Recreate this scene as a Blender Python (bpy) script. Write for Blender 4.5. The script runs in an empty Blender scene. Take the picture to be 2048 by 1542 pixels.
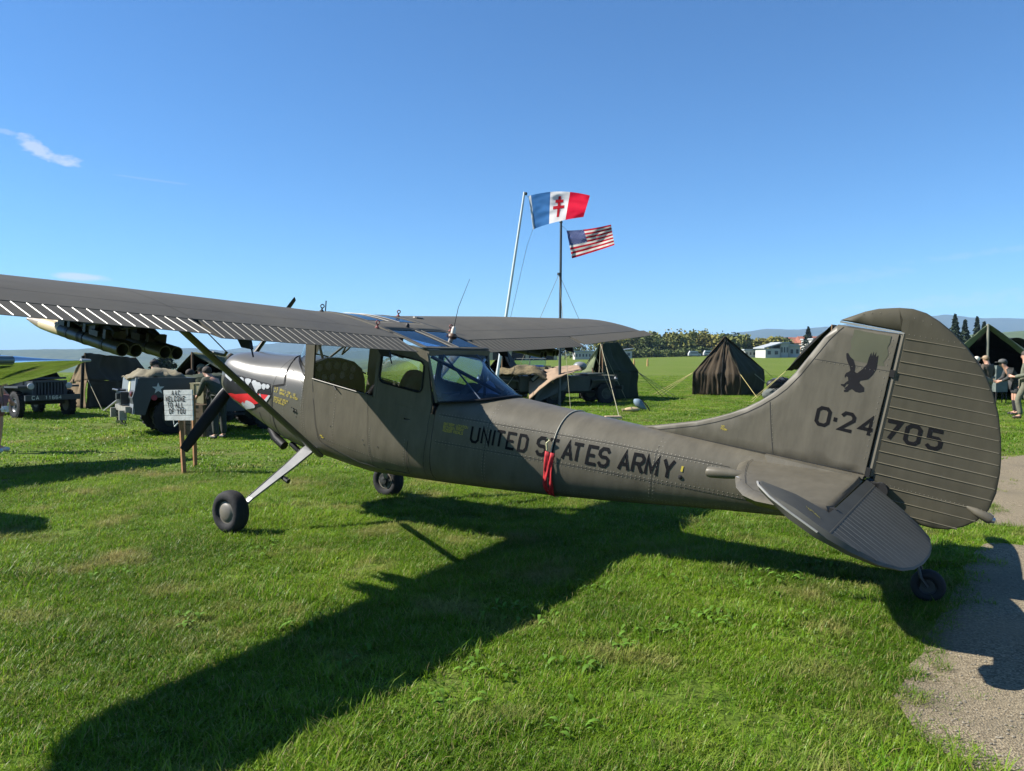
import bpy, bmesh, math, random
import numpy as np
from mathutils import Vector, Matrix, noise

random.seed(7)
rng = np.random.default_rng(7)
S = bpy.context.scene
COL = S.collection

# ------------------------------------------------------------------ camera
CAM_H = 1.697
PITCH = math.radians(-2.2017)
ROLL = math.radians(0.0935)
cam = bpy.data.cameras.new("camera")
cam.sensor_width = 36.0
cam.lens = 1578.43 / 2048 * 36
cam.clip_start = 0.1
cam.clip_end = 30000
cam_ob = bpy.data.objects.new("camera", cam)
COL.objects.link(cam_ob)
F = Vector((0, math.cos(PITCH), math.sin(PITCH)))
R0 = Vector((1, 0, 0)); U0 = Vector((0, -math.sin(PITCH), math.cos(PITCH)))
Rr = R0 * math.cos(ROLL) + U0 * math.sin(ROLL)
Uu = U0 * math.cos(ROLL) - R0 * math.sin(ROLL)
M = Matrix.Identity(4)
for i in range(3):
    M[i][0] = Rr[i]; M[i][1] = Uu[i]; M[i][2] = -F[i]
M[2][3] = CAM_H
cam_ob.matrix_world = M
S.camera = cam_ob

# ------------------------------------------------------------------ sky, sun, exposure
SUN_DIR = Vector((-1.20, 0.05, 1.0)).normalized()
SUN_EL = math.asin(SUN_DIR.z)
SUN_ROT = math.atan2(SUN_DIR.x, SUN_DIR.y)      # clockwise from +Y
world = bpy.data.worlds.new("World")
S.world = world
world.use_nodes = True
wn = world.node_tree.nodes; wl = world.node_tree.links
for n in list(wn): wn.remove(n)
w_out = wn.new("ShaderNodeOutputWorld")
w_bg = wn.new("ShaderNodeBackground")
sky = wn.new("ShaderNodeTexSky")
sky.sky_type = 'NISHITA'
sky.sun_disc = False
sky.sun_elevation = SUN_EL
sky.sun_rotation = SUN_ROT
sky.altitude = 900
sky.air_density = 1.0
sky.dust_density = 0.0
sky.ozone_density = 3.0
w_bg.inputs[1].default_value = 0.055
wl.new(w_bg.outputs[0], w_out.inputs[0])

def wmath(op, a, b=None, clamp=False):
    n = wn.new("ShaderNodeMath"); n.operation = op; n.use_clamp = clamp
    for i, v in enumerate((a, b)):
        if v is None: continue
        if isinstance(v, (int, float)): n.inputs[i].default_value = v
        else: wl.new(v, n.inputs[i])
    return n.outputs[0]
tc = wn.new("ShaderNodeTexCoord")
nrm = wn.new("ShaderNodeVectorMath"); nrm.operation = 'NORMALIZE'
wl.new(tc.outputs['Generated'], nrm.inputs[0])
sep = wn.new("ShaderNodeSeparateXYZ"); wl.new(nrm.outputs[0], sep.inputs[0])
# horizontal angle / vertical tangent for wispy clouds
az = wmath('ARCTAN2', sep.outputs[0], sep.outputs[1])
hyp = wmath('SQRT', wmath('ADD', wmath('MULTIPLY', sep.outputs[0], sep.outputs[0]), wmath('MULTIPLY', sep.outputs[1], sep.outputs[1])))
el = wmath('ARCTAN2', sep.outputs[2], hyp)
nz = wn.new("ShaderNodeTexNoise"); nz.inputs['Scale'].default_value = 55; nz.inputs['Detail'].default_value = 7
nz.inputs['Roughness'].default_value = 0.6
mp = wn.new("ShaderNodeMapping"); mp.inputs['Scale'].default_value = (1, 1, 2.4)
wl.new(nrm.outputs[0], mp.inputs[0]); wl.new(mp.outputs[0], nz.inputs['Vector'])
def cloud(a0, e0, la, le, tilt, dens, ragged=1.1):
    da = wmath('SUBTRACT', az, math.radians(a0)); de = wmath('SUBTRACT', el, math.radians(e0))
    c, s = math.cos(math.radians(tilt)), math.sin(math.radians(tilt))
    u = wmath('ADD', wmath('MULTIPLY', da, c), wmath('MULTIPLY', de, s))
    v = wmath('SUBTRACT', wmath('MULTIPLY', de, c), wmath('MULTIPLY', da, s))
    u = wmath('DIVIDE', u, math.radians(la)); v = wmath('DIVIDE', v, math.radians(le))
    r2 = wmath('ADD', wmath('MULTIPLY', u, u), wmath('MULTIPLY', v, v))
    base = wmath('SUBTRACT', 1.0, r2)
    k = wmath('ADD', base, wmath('MULTIPLY', wmath('SUBTRACT', nz.outputs[0], 0.55), ragged * 3))
    return wmath('MULTIPLY', wmath('MULTIPLY', k, 1.4, clamp=True), dens)
parts = [cloud(-30.9, 12.55, 1.55, 0.6, -27, 0.62), cloud(-29.2, 12.0, 1.1, 0.42, -8, 0.6),
         cloud(-28.6, 4.9, 1.9, 0.3, -2, 0.75, 0.35), cloud(-33.0, 13.3, 2.2, 0.2, -6, 0.25),
         cloud(28.5, 3.4, 7.5, 0.55, 4, 0.16, 1.3), cloud(23, 5.2, 5.0, 0.5, 6, 0.10, 1.4), cloud(30, 6.3, 4.5, 0.25, 5, 0.12, 1.4),
         cloud(-24.4, 11.3, 3.0, 0.08, -3, 0.14, 0.6)]
tot = parts[0]
for p in parts[1:]: tot = wmath('MAXIMUM', tot, p)
mixc = wn.new("ShaderNodeMix"); mixc.data_type = 'RGBA'
wl.new(tot, mixc.inputs[0]); mixc.inputs[7].default_value = (6.2, 6.6, 7.2, 1)
tint = wn.new("ShaderNodeMix"); tint.data_type = 'RGBA'; tint.blend_type = 'MULTIPLY'; tint.inputs[0].default_value = 1.0
wl.new(sky.outputs[0], tint.inputs[6]); tint.inputs[7].default_value = (0.54, 0.94, 1.27, 1)   # deep autumn blue
wl.new(tint.outputs[2], mixc.inputs[6])
wl.new(mixc.outputs[2], w_bg.inputs[0])

sun = bpy.data.lights.new("sun", 'SUN')
sun.energy = 5.0
sun.angle = math.radians(0.53)
sun.color = (1.0, 0.955, 0.88)
sun_ob = bpy.data.objects.new("sun", sun)
COL.objects.link(sun_ob)
sun_ob.rotation_mode = 'QUATERNION'
sun_ob.rotation_quaternion = SUN_DIR.to_track_quat('Z', 'Y')
sun_ob.location = (0, 0, 30)
S.view_settings.view_transform = 'Standard'
S.view_settings.look = 'None'
S.view_settings.exposure = 1.24
S.view_settings.gamma = 1.0
S.view_settings.use_curve_mapping = False
try:
    S.cycles.max_bounces = 8; S.cycles.transparent_max_bounces = 16
    S.cycles.use_denoising = True
    S.cycles.volume_bounces = 0
except Exception: pass

# ------------------------------------------------------------------ helpers
def tag(o, label=None, cat=None, group=None, kind=None):
    if label: o['label'] = label
    if cat: o['category'] = cat
    if group: o['group'] = group
    if kind: o['kind'] = kind
    return o
def empty(name, loc=(0, 0, 0), rz=0.0):
    o = bpy.data.objects.new(name, None); COL.objects.link(o)
    o.location = loc; o.rotation_euler = (0, 0, rz); o.empty_display_size = 0.2
    return o
def thing(name, label, cat, loc=(0, 0, 0), rz=0.0, group=None):
    return tag(empty(name, loc, rz), label, cat, group)

class MB:
    """collects shapes; build() links them as one mesh object"""
    def __init__(s): s.v = []; s.f = []; s.m = []; s.cur = 0
    def add(s, vs, fs):
        b = len(s.v); s.v += [tuple(v) for v in vs]
        s.f += [tuple(i + b for i in f) for f in fs]; s.m += [s.cur] * len(fs)
    def mat(s, i): s.cur = i; return s
    def box(s, c, d, rot=None):
        c = Vector(c); h = Vector(d) / 2
        vs = [Vector((x * h.x, y * h.y, z * h.z)) for x in (-1, 1) for y in (-1, 1) for z in (-1, 1)]
        if rot is not None: vs = [rot @ v for v in vs]
        s.add([c + v for v in vs], [(0, 1, 3, 2), (4, 6, 7, 5), (0, 4, 5, 1), (2, 3, 7, 6), (0, 2, 6, 4), (1, 5, 7, 3)]); return s
    def hexa(s, p):  # 8 points: bottom ring 4, top ring 4
        s.add(p, [(3, 2, 1, 0), (4, 5, 6, 7), (0, 1, 5, 4), (1, 2, 6, 5), (2, 3, 7, 6), (3, 0, 4, 7)]); return s
    def tube(s, pts, r, n=8, cap=True, flat=1.0, up=(0, 0, 1)):
        pts = [Vector(p) for p in pts]; k = len(pts)
        rs = r if isinstance(r, (list, tuple)) else [r] * k
        b = len(s.v); vs = []; fs = []
        for i, p in enumerate(pts):
            t = (pts[min(i + 1, k - 1)] - pts[max(i - 1, 0)])
            if t.length < 1e-9: t = Vector((0, 0, 1))
            t.normalize(); u = Vector(up)
            if abs(t.dot(u)) > .95: u = Vector((1, 0, 0)) if abs(t.x) < .9 else Vector((0, 1, 0))
            a = t.cross(u).normalized(); c = a.cross(t).normalized()
            for j in range(n):
                th = 2 * math.pi * j / n
                vs.append(p + (a * math.cos(th) + c * math.sin(th) * flat) * rs[i])
        for i in range(k - 1):
            for j in range(n):
                j2 = (j + 1) % n
                fs.append((i * n + j, i * n + j2, (i + 1) * n + j2, (i + 1) * n + j))
        if cap:
            fs.append(tuple(range(n - 1, -1, -1))); fs.append(tuple((k - 1) * n + j for j in range(n)))
        s.add(vs, fs); return s
    def lathe(s, prof, axis_o, axis_d, n=20, cap=True):   # prof: (along, radius)
        o = Vector(axis_o); d = Vector(axis_d).normalized()
        u = Vector((0, 0, 1)) if abs(d.z) < .9 else Vector((1, 0, 0))
        a = d.cross(u).normalized(); c = a.cross(d)
        vs = []; fs = []; k = len(prof)
        for (h, r) in prof:
            for j in range(n):
                th = 2 * math.pi * j / n
                vs.append(o + d * h + (a * math.cos(th) + c * math.sin(th)) * r)
        for i in range(k - 1):
            for j in range(n):
                j2 = (j + 1) % n
                fs.append((i * n + j, i * n + j2, (i + 1) * n + j2, (i + 1) * n + j))
        if cap:
            fs.append(tuple(range(n - 1, -1, -1))); fs.append(tuple((k - 1) * n + j for j in range(n)))
        s.add(vs, fs); return s
    def ball(s, c, r, nu=10, nv=7):
        c = Vector(c); r = Vector(r) if not isinstance(r, (int, float)) else Vector((r, r, r))
        vs = [c + Vector((0, 0, -r.z))]; fs = []
        for i in range(1, nv):
            ph = -math.pi / 2 + math.pi * i / nv
            for j in range(nu):
                th = 2 * math.pi * j / nu
                vs.append(c + Vector((r.x * math.cos(ph) * math.cos(th), r.y * math.cos(ph) * math.sin(th), r.z * math.sin(ph))))
        vs.append(c + Vector((0, 0, r.z)))
        for j in range(nu):
            j2 = (j + 1) % nu
            fs.append((0, 1 + j2, 1 + j)); fs.append((len(vs) - 1, 1 + (nv - 2) * nu + j, 1 + (nv - 2) * nu + j2))
            for i in range(nv - 2):
                fs.append((1 + i * nu + j, 1 + i * nu + j2, 1 + (i + 1) * nu + j2, 1 + (i + 1) * nu + j))
        s.add(vs, fs); return s
    def grid(s, fn, nu, nv, closed_u=False, mfn=None):
        vs = [fn(i / nu, j / nv) for j in range(nv + 1) for i in range(nu + (0 if closed_u else 1))]
        w = nu if closed_u else nu + 1; fs = []
        ms = []
        for j in range(nv):
            for i in range(nu):
                i2 = (i + 1) % w
                fs.append((j * w + i, j * w + i2, (j + 1) * w + i2, (j + 1) * w + i))
                ms.append(mfn((i + .5) / nu, (j + .5) / nv) if mfn else s.cur)
        b = len(s.m); s.add(vs, fs); s.m[b:] = ms; return s
    def poly(s, pts): s.add(pts, [tuple(range(len(pts)))]); return s
    def prism(s, pts, off):
        off = Vector(off); n = len(pts); p = [Vector(q) for q in pts]
        s.add(p + [q + off for q in p], [tuple(range(n - 1, -1, -1)), tuple(range(n, 2 * n))] + [(i, (i + 1) % n, n + (i + 1) % n, n + i) for i in range(n)]); return s
    def build(s, name, mats, parent=None, smooth=False, angle=None, solid=0.0, recalc=True, wn_=False):
        me = bpy.data.meshes.new(name); me.from_pydata(s.v, [], s.f)
        mats = mats if isinstance(mats, (list, tuple)) else [mats]
        for m in mats: me.materials.append(m)
        if len(mats) > 1: me.polygons.foreach_set('material_index', s.m)
        me.update()
        if recalc:
            bm = bmesh.new(); bm.from_mesh(me); bmesh.ops.recalc_face_normals(bm, faces=bm.faces); bm.to_mesh(me); bm.free()
        if smooth:
            me.shade_smooth()
            me.set_sharp_from_angle(angle=math.radians(angle or 40))
        o = bpy.data.objects.new(name, me); COL.objects.link(o)
        if parent: o.parent = parent
        if wn_:
            md = o.modifiers.new('normals', 'WEIGHTED_NORMAL'); md.keep_sharp = True
        if solid:
            md = o.modifiers.new("solid", 'SOLIDIFY'); md.thickness = solid; md.offset = 0
        return o

def link_copy(o, parent=None, loc=None):
    c = o.copy(); COL.objects.link(c)
    if parent is not None: c.parent = parent
    if loc is not None: c.location = loc
    return c

# ------------------------------------------------------------------ materials
MATS = {}
def mat(name, col, rough=.6, metal=0.0, var=.12, scale=6.0, bump=0.0, bscale=40.0, spec=.5, coat=0.0, trans=0.0, col2=None, detail=4, streak=0.0):
    if name in MATS: return MATS[name]
    m = bpy.data.materials.new(name); m.use_nodes = True; MATS[name] = m
    N = m.node_tree.nodes; Lk = m.node_tree.links
    b = N["Principled BSDF"]
    b.inputs['Roughness'].default_value = rough; b.inputs['Metallic'].default_value = metal
    b.inputs['Specular IOR Level'].default_value = spec
    b.inputs['Coat Weight'].default_value = coat
    t = N.new("ShaderNodeTexCoord")
    n = N.new("ShaderNodeTexNoise"); n.inputs['Scale'].default_value = scale; n.inputs['Detail'].default_value = detail
    Lk.new(t.outputs['Object'], n.inputs['Vector'])
    r = N.new("ShaderNodeMapRange"); r.inputs[1].default_value = .28; r.inputs[2].default_value = .72
    Lk.new(n.outputs[0], r.inputs[0])
    mx = N.new("ShaderNodeMix"); mx.data_type = 'RGBA'
    c2 = col2 or tuple(min(1, c * (1 + var)) for c in col)
    c1 = col if col2 else tuple(c * (1 - var) for c in col)
    mx.inputs[6].default_value = (*c1, 1); mx.inputs[7].default_value = (*c2, 1)
    Lk.new(r.outputs[0], mx.inputs[0]); Lk.new(mx.outputs[2], b.inputs['Base Color'])
    if streak:      # weathering: fine stretched dirt and chalking, kept in the paint itself
        ns = N.new("ShaderNodeTexNoise"); ns.inputs['Scale'].default_value = 5.0; ns.inputs['Detail'].default_value = 9; ns.inputs['Roughness'].default_value = .7
        mp_ = N.new("ShaderNodeMapping"); mp_.inputs['Scale'].default_value = (2.2, 1.0, .55); Lk.new(t.outputs['Object'], mp_.inputs[0]); Lk.new(mp_.outputs[0], ns.inputs['Vector'])
        rs = N.new("ShaderNodeMapRange"); rs.inputs[1].default_value = .32; rs.inputs[2].default_value = .70; rs.inputs[3].default_value = 1 - streak; rs.inputs[4].default_value = 1 + streak * .7; Lk.new(ns.outputs[0], rs.inputs[0])
        vm = N.new("ShaderNodeVectorMath"); vm.operation = 'SCALE'; Lk.new(mx.outputs[2], vm.inputs[0]); Lk.new(rs.outputs[0], vm.inputs['Scale']); Lk.new(vm.outputs[0], b.inputs['Base Color'])
    if bump:
        n2 = N.new("ShaderNodeTexNoise"); n2.inputs['Scale'].default_value = bscale; n2.inputs['Detail'].default_value = 5
        Lk.new(t.outputs['Object'], n2.inputs['Vector'])
        bp = N.new("ShaderNodeBump"); bp.inputs['Strength'].default_value = bump; bp.inputs['Distance'].default_value = .02
        Lk.new(n2.outputs[0], bp.inputs['Height']); Lk.new(bp.outputs[0], b.inputs['Normal'])
    # slight roughness variation
    rr = N.new("ShaderNodeMapRange"); rr.inputs[3].default_value = rough * .88; rr.inputs[4].default_value = min(1, rough * 1.12)
    Lk.new(n.outputs[0], rr.inputs[0]); Lk.new(rr.outputs[0], b.inputs['Roughness'])
    return m
def glass(name, tint=(.92, .95, .95), refl=1.0, rough=0.02):
    if name in MATS: return MATS[name]
    m = bpy.data.materials.new(name); m.use_nodes = True; MATS[name] = m
    N = m.node_tree.nodes; Lk = m.node_tree.links
    for n in list(N): N.remove(n)
    o = N.new("ShaderNodeOutputMaterial"); tr = N.new("ShaderNodeBsdfTransparent"); gl = N.new("ShaderNodeBsdfGlossy")
    tr.inputs[0].default_value = (*tint, 1); gl.inputs['Roughness'].default_value = rough
    fr = N.new("ShaderNodeFresnel"); fr.inputs[0].default_value = 1.5
    mu = N.new("ShaderNodeMath"); mu.operation = 'MULTIPLY'; mu.inputs[1].default_value = refl; mu.use_clamp = True
    mx = N.new("ShaderNodeMixShader")
    Lk.new(fr.outputs[0], mu.inputs[0]); Lk.new(mu.outputs[0], mx.inputs[0]); Lk.new(tr.outputs[0], mx.inputs[1]); Lk.new(gl.outputs[0], mx.inputs[2])
    Lk.new(mx.outputs[0], o.inputs[0])
    return m

OLIVE = (.104, .093, .069)
M_paint = mat('olive_paint', OLIVE, rough=.42, var=.09, scale=2.2, bump=.07, bscale=2.6, spec=.25, streak=.20)
M_cowl = mat('cowl_paint', (.090, .083, .066), rough=.30, var=.05, scale=3, bump=.05, bscale=3.2, spec=.4, coat=.22)
M_cowl.node_tree.nodes['Principled BSDF'].inputs['Coat Roughness'].default_value = .10
M_wing = mat('wing_paint', (.090, .083, .067), rough=.6, var=.10, scale=1.6, col2=(.108, .099, .078), spec=.08, streak=.09)
M_rud = mat('control_surface_paint', (.066, .059, .039), rough=.6, var=.08, scale=4, spec=.25, streak=.16)
M_elev = mat('elevator_paint', (.086, .083, .070), rough=.6, var=.10, scale=5, spec=.15, streak=.12)
M_ridge = mat('ridge_paint', (.098, .090, .070), rough=.45, var=.1, scale=9)
M_seam = mat('seam_dark', (.02, .019, .016), rough=.8, var=.1)
M_black = mat('black_paint', (.010, .010, .011), rough=.5, var=.2, spec=.25)
M_letter = mat('black_letter', (.009, .009, .010), rough=.8, var=.15, scale=20, spec=.08)
M_tyre = mat('tyre_rubber', (.022, .022, .023), spec=.2, rough=.8, var=.25, scale=14, bump=.15, bscale=50)
M_steel = mat('bare_steel', (.34, .33, .32), rough=.35, metal=.75, var=.25, scale=12, col2=(.5, .5, .5))
M_darkmetal = mat('dark_metal', (.05, .05, .05), rough=.45, metal=.5, var=.2)
M_white = mat('white_paint', (.40, .41, .42), rough=.45, var=.05)
M_red = mat('red_paint', (.55, .015, .02), rough=.45, var=.1)
M_yellow = mat('yellow_stencil', (.42, .33, .03), rough=.6, var=.25, scale=80)
M_cream = mat('cream_paint', (.55, .45, .27), rough=.4, var=.08)
M_tan = mat('rocket_tip_tan', (.25, .2, .13), rough=.4, var=.1)
M_gap = mat('gap_black', (.006, .006, .006), rough=.9, var=.1)
M_glass = glass('window_glass', (.86, .90, .90), 1.0)
M_glassb = glass('rear_plexiglass', (.55, .68, .88), 1.2)
M_sky = glass('skylight_plexiglass', (.16, .32, .62), 1.0)
M_inside = mat('cabin_lining', (.035, .036, .032), rough=.8, var=.2)
M_rivet = mat('rivet_paint', (.17, .155, .118), rough=.4, var=.2)

# ------------------------------------------------------------------ stroke lettering
GL = {'A': [[(0,0),(2,6),(4,0)],[(.75,2),(3.25,2)]], 'B': [[(0,0),(0,6),(3,6),(4,5),(4,4),(3,3),(0,3)],[(3,3),(4,2),(4,1),(3,0),(0,0)]],
'C': [[(4,1.2),(3,0),(1,0),(0,1),(0,5),(1,6),(3,6),(4,4.8)]], 'D': [[(0,0),(0,6),(2.8,6),(4,4.8),(4,1.2),(2.8,0),(0,0)]],
'E': [[(4,0),(0,0),(0,6),(4,6)],[(0,3),(3,3)]], 'F': [[(0,0),(0,6),(4,6)],[(0,3),(3,3)]], 'G': [[(4,4.8),(3,6),(1,6),(0,5),(0,1),(1,0),(3,0),(4,1),(4,3),(2.4,3)]],
'H': [[(0,0),(0,6)],[(4,0),(4,6)],[(0,3),(4,3)]], 'I': [[(.5,0),(.5,6)]], 'J': [[(4,6),(4,1),(3,0),(1,0),(0,1)]], 'K': [[(0,0),(0,6)],[(4,6),(0,2.6)],[(1.6,3.6),(4,0)]],
'L': [[(0,6),(0,0),(4,0)]], 'M': [[(0,0),(0,6),(2.2,1.2),(4.4,6),(4.4,0)]], 'N': [[(0,0),(0,6),(4,0),(4,6)]], 'O': [[(1,0),(0,1),(0,5),(1,6),(3,6),(4,5),(4,1),(3,0),(1,0)]],
'P': [[(0,0),(0,6),(3,6),(4,5),(4,3.8),(3,2.8),(0,2.8)]], 'R': [[(0,0),(0,6),(3,6),(4,5),(4,4),(3,3),(0,3)],[(2,3),(4,0)]],
'S': [[(0,1.2),(1,0),(3,0),(4,1),(4,2.3),(3,3.1),(1,3.1),(0,3.9),(0,5),(1,6),(3,6),(4,4.8)]], 'T': [[(2,0),(2,6)],[(0,6),(4,6)]],
'U': [[(0,6),(0,1),(1,0),(3,0),(4,1),(4,6)]], 'V': [[(0,6),(2,0),(4,6)]], 'W': [[(0,6),(1.1,0),(2.2,5),(3.3,0),(4.4,6)]], 'Y': [[(0,6),(2,2.8),(4,6)],[(2,2.8),(2,0)]],
'0': [[(1,0),(0,1),(0,5),(1,6),(3,6),(4,5),(4,1),(3,0),(1,0)]], '1': [[(2,0),(2,6),(1,5)]], '2': [[(0,4.8),(1,6),(3,6),(4,5),(4,3.8),(0,0),(4,0)]],
'3': [[(0,5),(1,6),(3,6),(4,5),(4,4),(3,3),(4,2),(4,1),(3,0),(1,0),(0,1)]], '4': [[(3,0),(3,6),(0,2),(4,2)]], '5': [[(4,6),(.2,6),(.2,3.5),(3,3.5),(4,2.5),(4,1),(3,0),(1,0),(0,1)]],
'6': [[(4,5),(3,6),(1,6),(0,5),(0,1),(1,0),(3,0),(4,1),(4,2.3),(3,3.2),(0,3)]], '7': [[(0,6),(4,6),(1.4,0)]], '9': [[(0,1),(1,0),(3,0),(4,1),(4,5),(3,6),(1,6),(0,5),(0,3.8),(1,3),(4,3)]],
'-': [[(.6,3),(3.2,3)]], '.': [[(1,.1),(1.6,.1)]], ' ': []}
def stroke_quads(ch, w):
    """2-D quads (in glyph units) for one character, stroke width w"""
    out = []
    for pl in GL.get(ch, []):
        k = len(pl); closed = k > 2 and pl[0] == pl[-1]
        P = [Vector(p) for p in pl]; L = []
        for i in range(k):
            a = P[i - 1] if i > 0 else (P[-2] if closed else None)
            c = P[i + 1] if i < k - 1 else (P[1] if closed else None)
            d1 = (P[i] - a).normalized() if a is not None else None
            d2 = (c - P[i]).normalized() if c is not None else None
            if d1 is None: d1 = d2
            if d2 is None: d2 = d1
            n1 = Vector((-d1.y, d1.x)); n2 = Vector((-d2.y, d2.x)); n = n1 + n2
            if n.length < .3: n = n1
            n.normalize(); n *= min(2.2, 1 / max(.3, n.dot(n1)))
            L.append((P[i] + n * w / 2, P[i] - n * w / 2))
        for i in range(k - 1): out.append((L[i][0], L[i + 1][0], L[i + 1][1], L[i][1]))
    return out
def put_text(mb, txt, mapf, h, w=.9, adv=None, x0=0.0, sub=2, pitch=5.4):
    """mapf(u, v) -> 3-D point; u to the right and v up, in metres"""
    s = h / 6; x = x0
    for i, ch in enumerate(txt):
        ox = adv[i] if adv else x
        for q in stroke_quads(ch, w):
            for k in range(sub):
                t0, t1 = k / sub, (k + 1) / sub
                a = q[0].lerp(q[1], t0); b = q[0].lerp(q[1], t1); c = q[3].lerp(q[2], t1); d = q[3].lerp(q[2], t0)
                mb.poly([mapf(ox + p.x * s, p.y * s) for p in (a, b, c, d)])
        x += (2.6 if ch == 'I' else 6.0 if ch in 'MW' else pitch) * s
    return x

# ------------------------------------------------------------------ the aeroplane
YAW = math.radians(148.398); TH = math.radians(11.113)
plane = thing('light_aircraft', 'olive drab high-wing propeller aircraft with shark mouth nose parked on the grass', 'aircraft')
hd = Vector((math.cos(YAW), math.sin(YAW), 0)); LEFT = Vector((-math.sin(YAW), math.cos(YAW), 0))
BX = hd * math.cos(TH) + Vector((0, 0, math.sin(TH))); BZ = -hd * math.sin(TH) + Vector((0, 0, math.cos(TH)))
PM = Matrix.Identity(4)
for i in range(3): PM[i][0] = BX[i]; PM[i][1] = LEFT[i]; PM[i][2] = BZ[i]
PM[0][3] = -2.0841; PM[1][3] = 8.4609
plane.matrix_world = PM
def B2W(p): return PM @ Vector(p)

# x, z_top, z_wide, z_bottom, half width, upper exponent, lower exponent
STATIONS=[(1.375,1.475,1.22,1.01,.345,3.2,2.4),(1.335,1.50,1.22,.975,.385,3.0,2.4),(1.2,1.53,1.22,.925,.42,2.8,2.5),(1.0,1.55,1.22,.875,.44,2.5,2.6),
(.75,1.588,1.22,.805,.452,2.3,2.7),(.45,1.64,1.22,.735,.46,2.3,2.9),(.2,1.655,1.23,.705,.462,2.4,3.2),(0.,1.64,1.25,.70,.462,2.6,3.4),
(-.8,1.62,1.30,.70,.462,2.8,3.4),(-1.3,1.66,1.38,.775,.46,2.8,3.2),(-1.65,1.70,1.45,.83,.452,2.9,3.2),(-2.2,1.77,1.42,.92,.405,2.45,2.9),
(-2.83,1.79,1.44,1.035,.35,2.3,2.7),(-3.44,1.81,1.52,1.16,.292,2.2,2.7),(-4.2,1.835,1.60,1.325,.21,2.2,2.6),(-4.8,1.852,1.67,1.445,.145,2.2,2.6),(-5.15,1.862,1.71,1.52,.10,2.2,2.6)]
def station(x):
    S=STATIONS
    if x>=S[0][0]: return S[0]
    if x<=S[-1][0]: return S[-1]
    for a,b in zip(S,S[1:]):
        if b[0]<=x<=a[0]:
            t=(a[0]-x)/(a[0]-b[0]); return tuple(p+(q-p)*t for p,q in zip(a,b))
def side_y(x,z):
    _,zt,zw,zb,w,nu,nl=station(x)
    if z>=zw: r=min(1,(z-zw)/(zt-zw));n=nu
    else: r=min(1,(zw-z)/(zw-zb));n=nl
    return w*(max(0,1-r**n))**(1/n)

def section(x, n=44):
    """closed ring, starting at the ridge going down the port side"""
    _, zt, zw, zb, w, nu, nl = station(x); pts = []
    for i in range(n):
        a = 2 * math.pi * i / n       # 0 = top
        c, s = math.cos(a), math.sin(a)
        e = 2 / (nu if c >= 0 else nl)
        y = w * math.copysign(abs(s) ** e, s); z = zw + ((zt - zw) if c >= 0 else (zw - zb)) * math.copysign(abs(c) ** e, c)
        pts.append(Vector((x, y, z)))
    return pts
def loft_sections(xs, n=44, cap0=False, cap1=False):
    vs = []; fs = []
    for x in xs: vs += section(x, n)
    for i in range(len(xs) - 1):
        for j in range(n):
            j2 = (j + 1) % n; fs.append((i * n + j, i * n + j2, (i + 1) * n + j2, (i + 1) * n + j))
    if cap0: fs.append(tuple(range(n)))
    if cap1: fs.append(tuple((len(xs) - 1) * n + j for j in range(n)))
    return vs, fs
def lin(a, b, n): return [a + (b - a) * i / n for i in range(n + 1)]

# cowling and nose
mb = MB(); mb.add(*loft_sections([1.375, 1.365, 1.35, 1.335] + lin(1.28, .447, 10)))
cowl = mb.build('engine_cowling', M_cowl, plane, smooth=True, angle=60)
nose = MB(); ring = section(1.375)
ring2 = [Vector((1.34, p.y * .9, 1.21 + (p.z - 1.21) * .88)) for p in ring]
n = len(ring)
nose.add(ring + ring2, [(j, (j + 1) % n, n + (j + 1) % n, n + j) for j in range(n)] + [tuple(range(n, 2 * n))])
nose.build('nose_intake', M_black, plane)
# forward fuselage, firewall to windscreen
mb = MB(); mb.add(*loft_sections(lin(.443, 0.0, 6), cap1=True)); mb.build('forward_fuselage', M_cowl, plane, smooth=True, angle=50)
# cabin tub, open above the sills
SILL = 1.505
def tub(x, n=30):
    _, zt, zw, zb, w, nu, nl = station(x); pts = []
    tw_ = .47 if x > -1.1 else .47 - (-1.1 - x) * .032
    pts.append(Vector((x, tw_, SILL))); pts.append(Vector((x, tw_ - .003, 1.40)))
    for i in range(n + 1):
        a = math.pi / 2 + math.pi * i / n; c, s = math.cos(a), math.sin(a)
        pts.append(Vector((x, w * math.copysign(abs(s) ** (2 / nl), s), zw + (zw - zb) * math.copysign(abs(c) ** (2 / nl), c))))
    pts.append(Vector((x, -tw_ + .003, 1.40))); pts.append(Vector((x, -tw_, SILL)))
    return pts
xs = lin(.0, -1.65, 10); vs = []; fs = []
for x in xs: vs += tub(x)
k = len(tub(0))
for i in range(len(xs) - 1):
    for j in range(k - 1): fs.append((i * k + j, i * k + j + 1, (i + 1) * k + j + 1, (i + 1) * k + j))
mb = MB(); mb.add(vs, fs); mb.build('cabin_shell', M_paint, plane, smooth=True, angle=50)
# tail cone
mb = MB(); mb.add(*loft_sections(lin(-1.655, -5.15, 30), cap0=True, cap1=True)); mb.build('tail_cone', M_paint, plane, smooth=True, angle=50)

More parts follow.
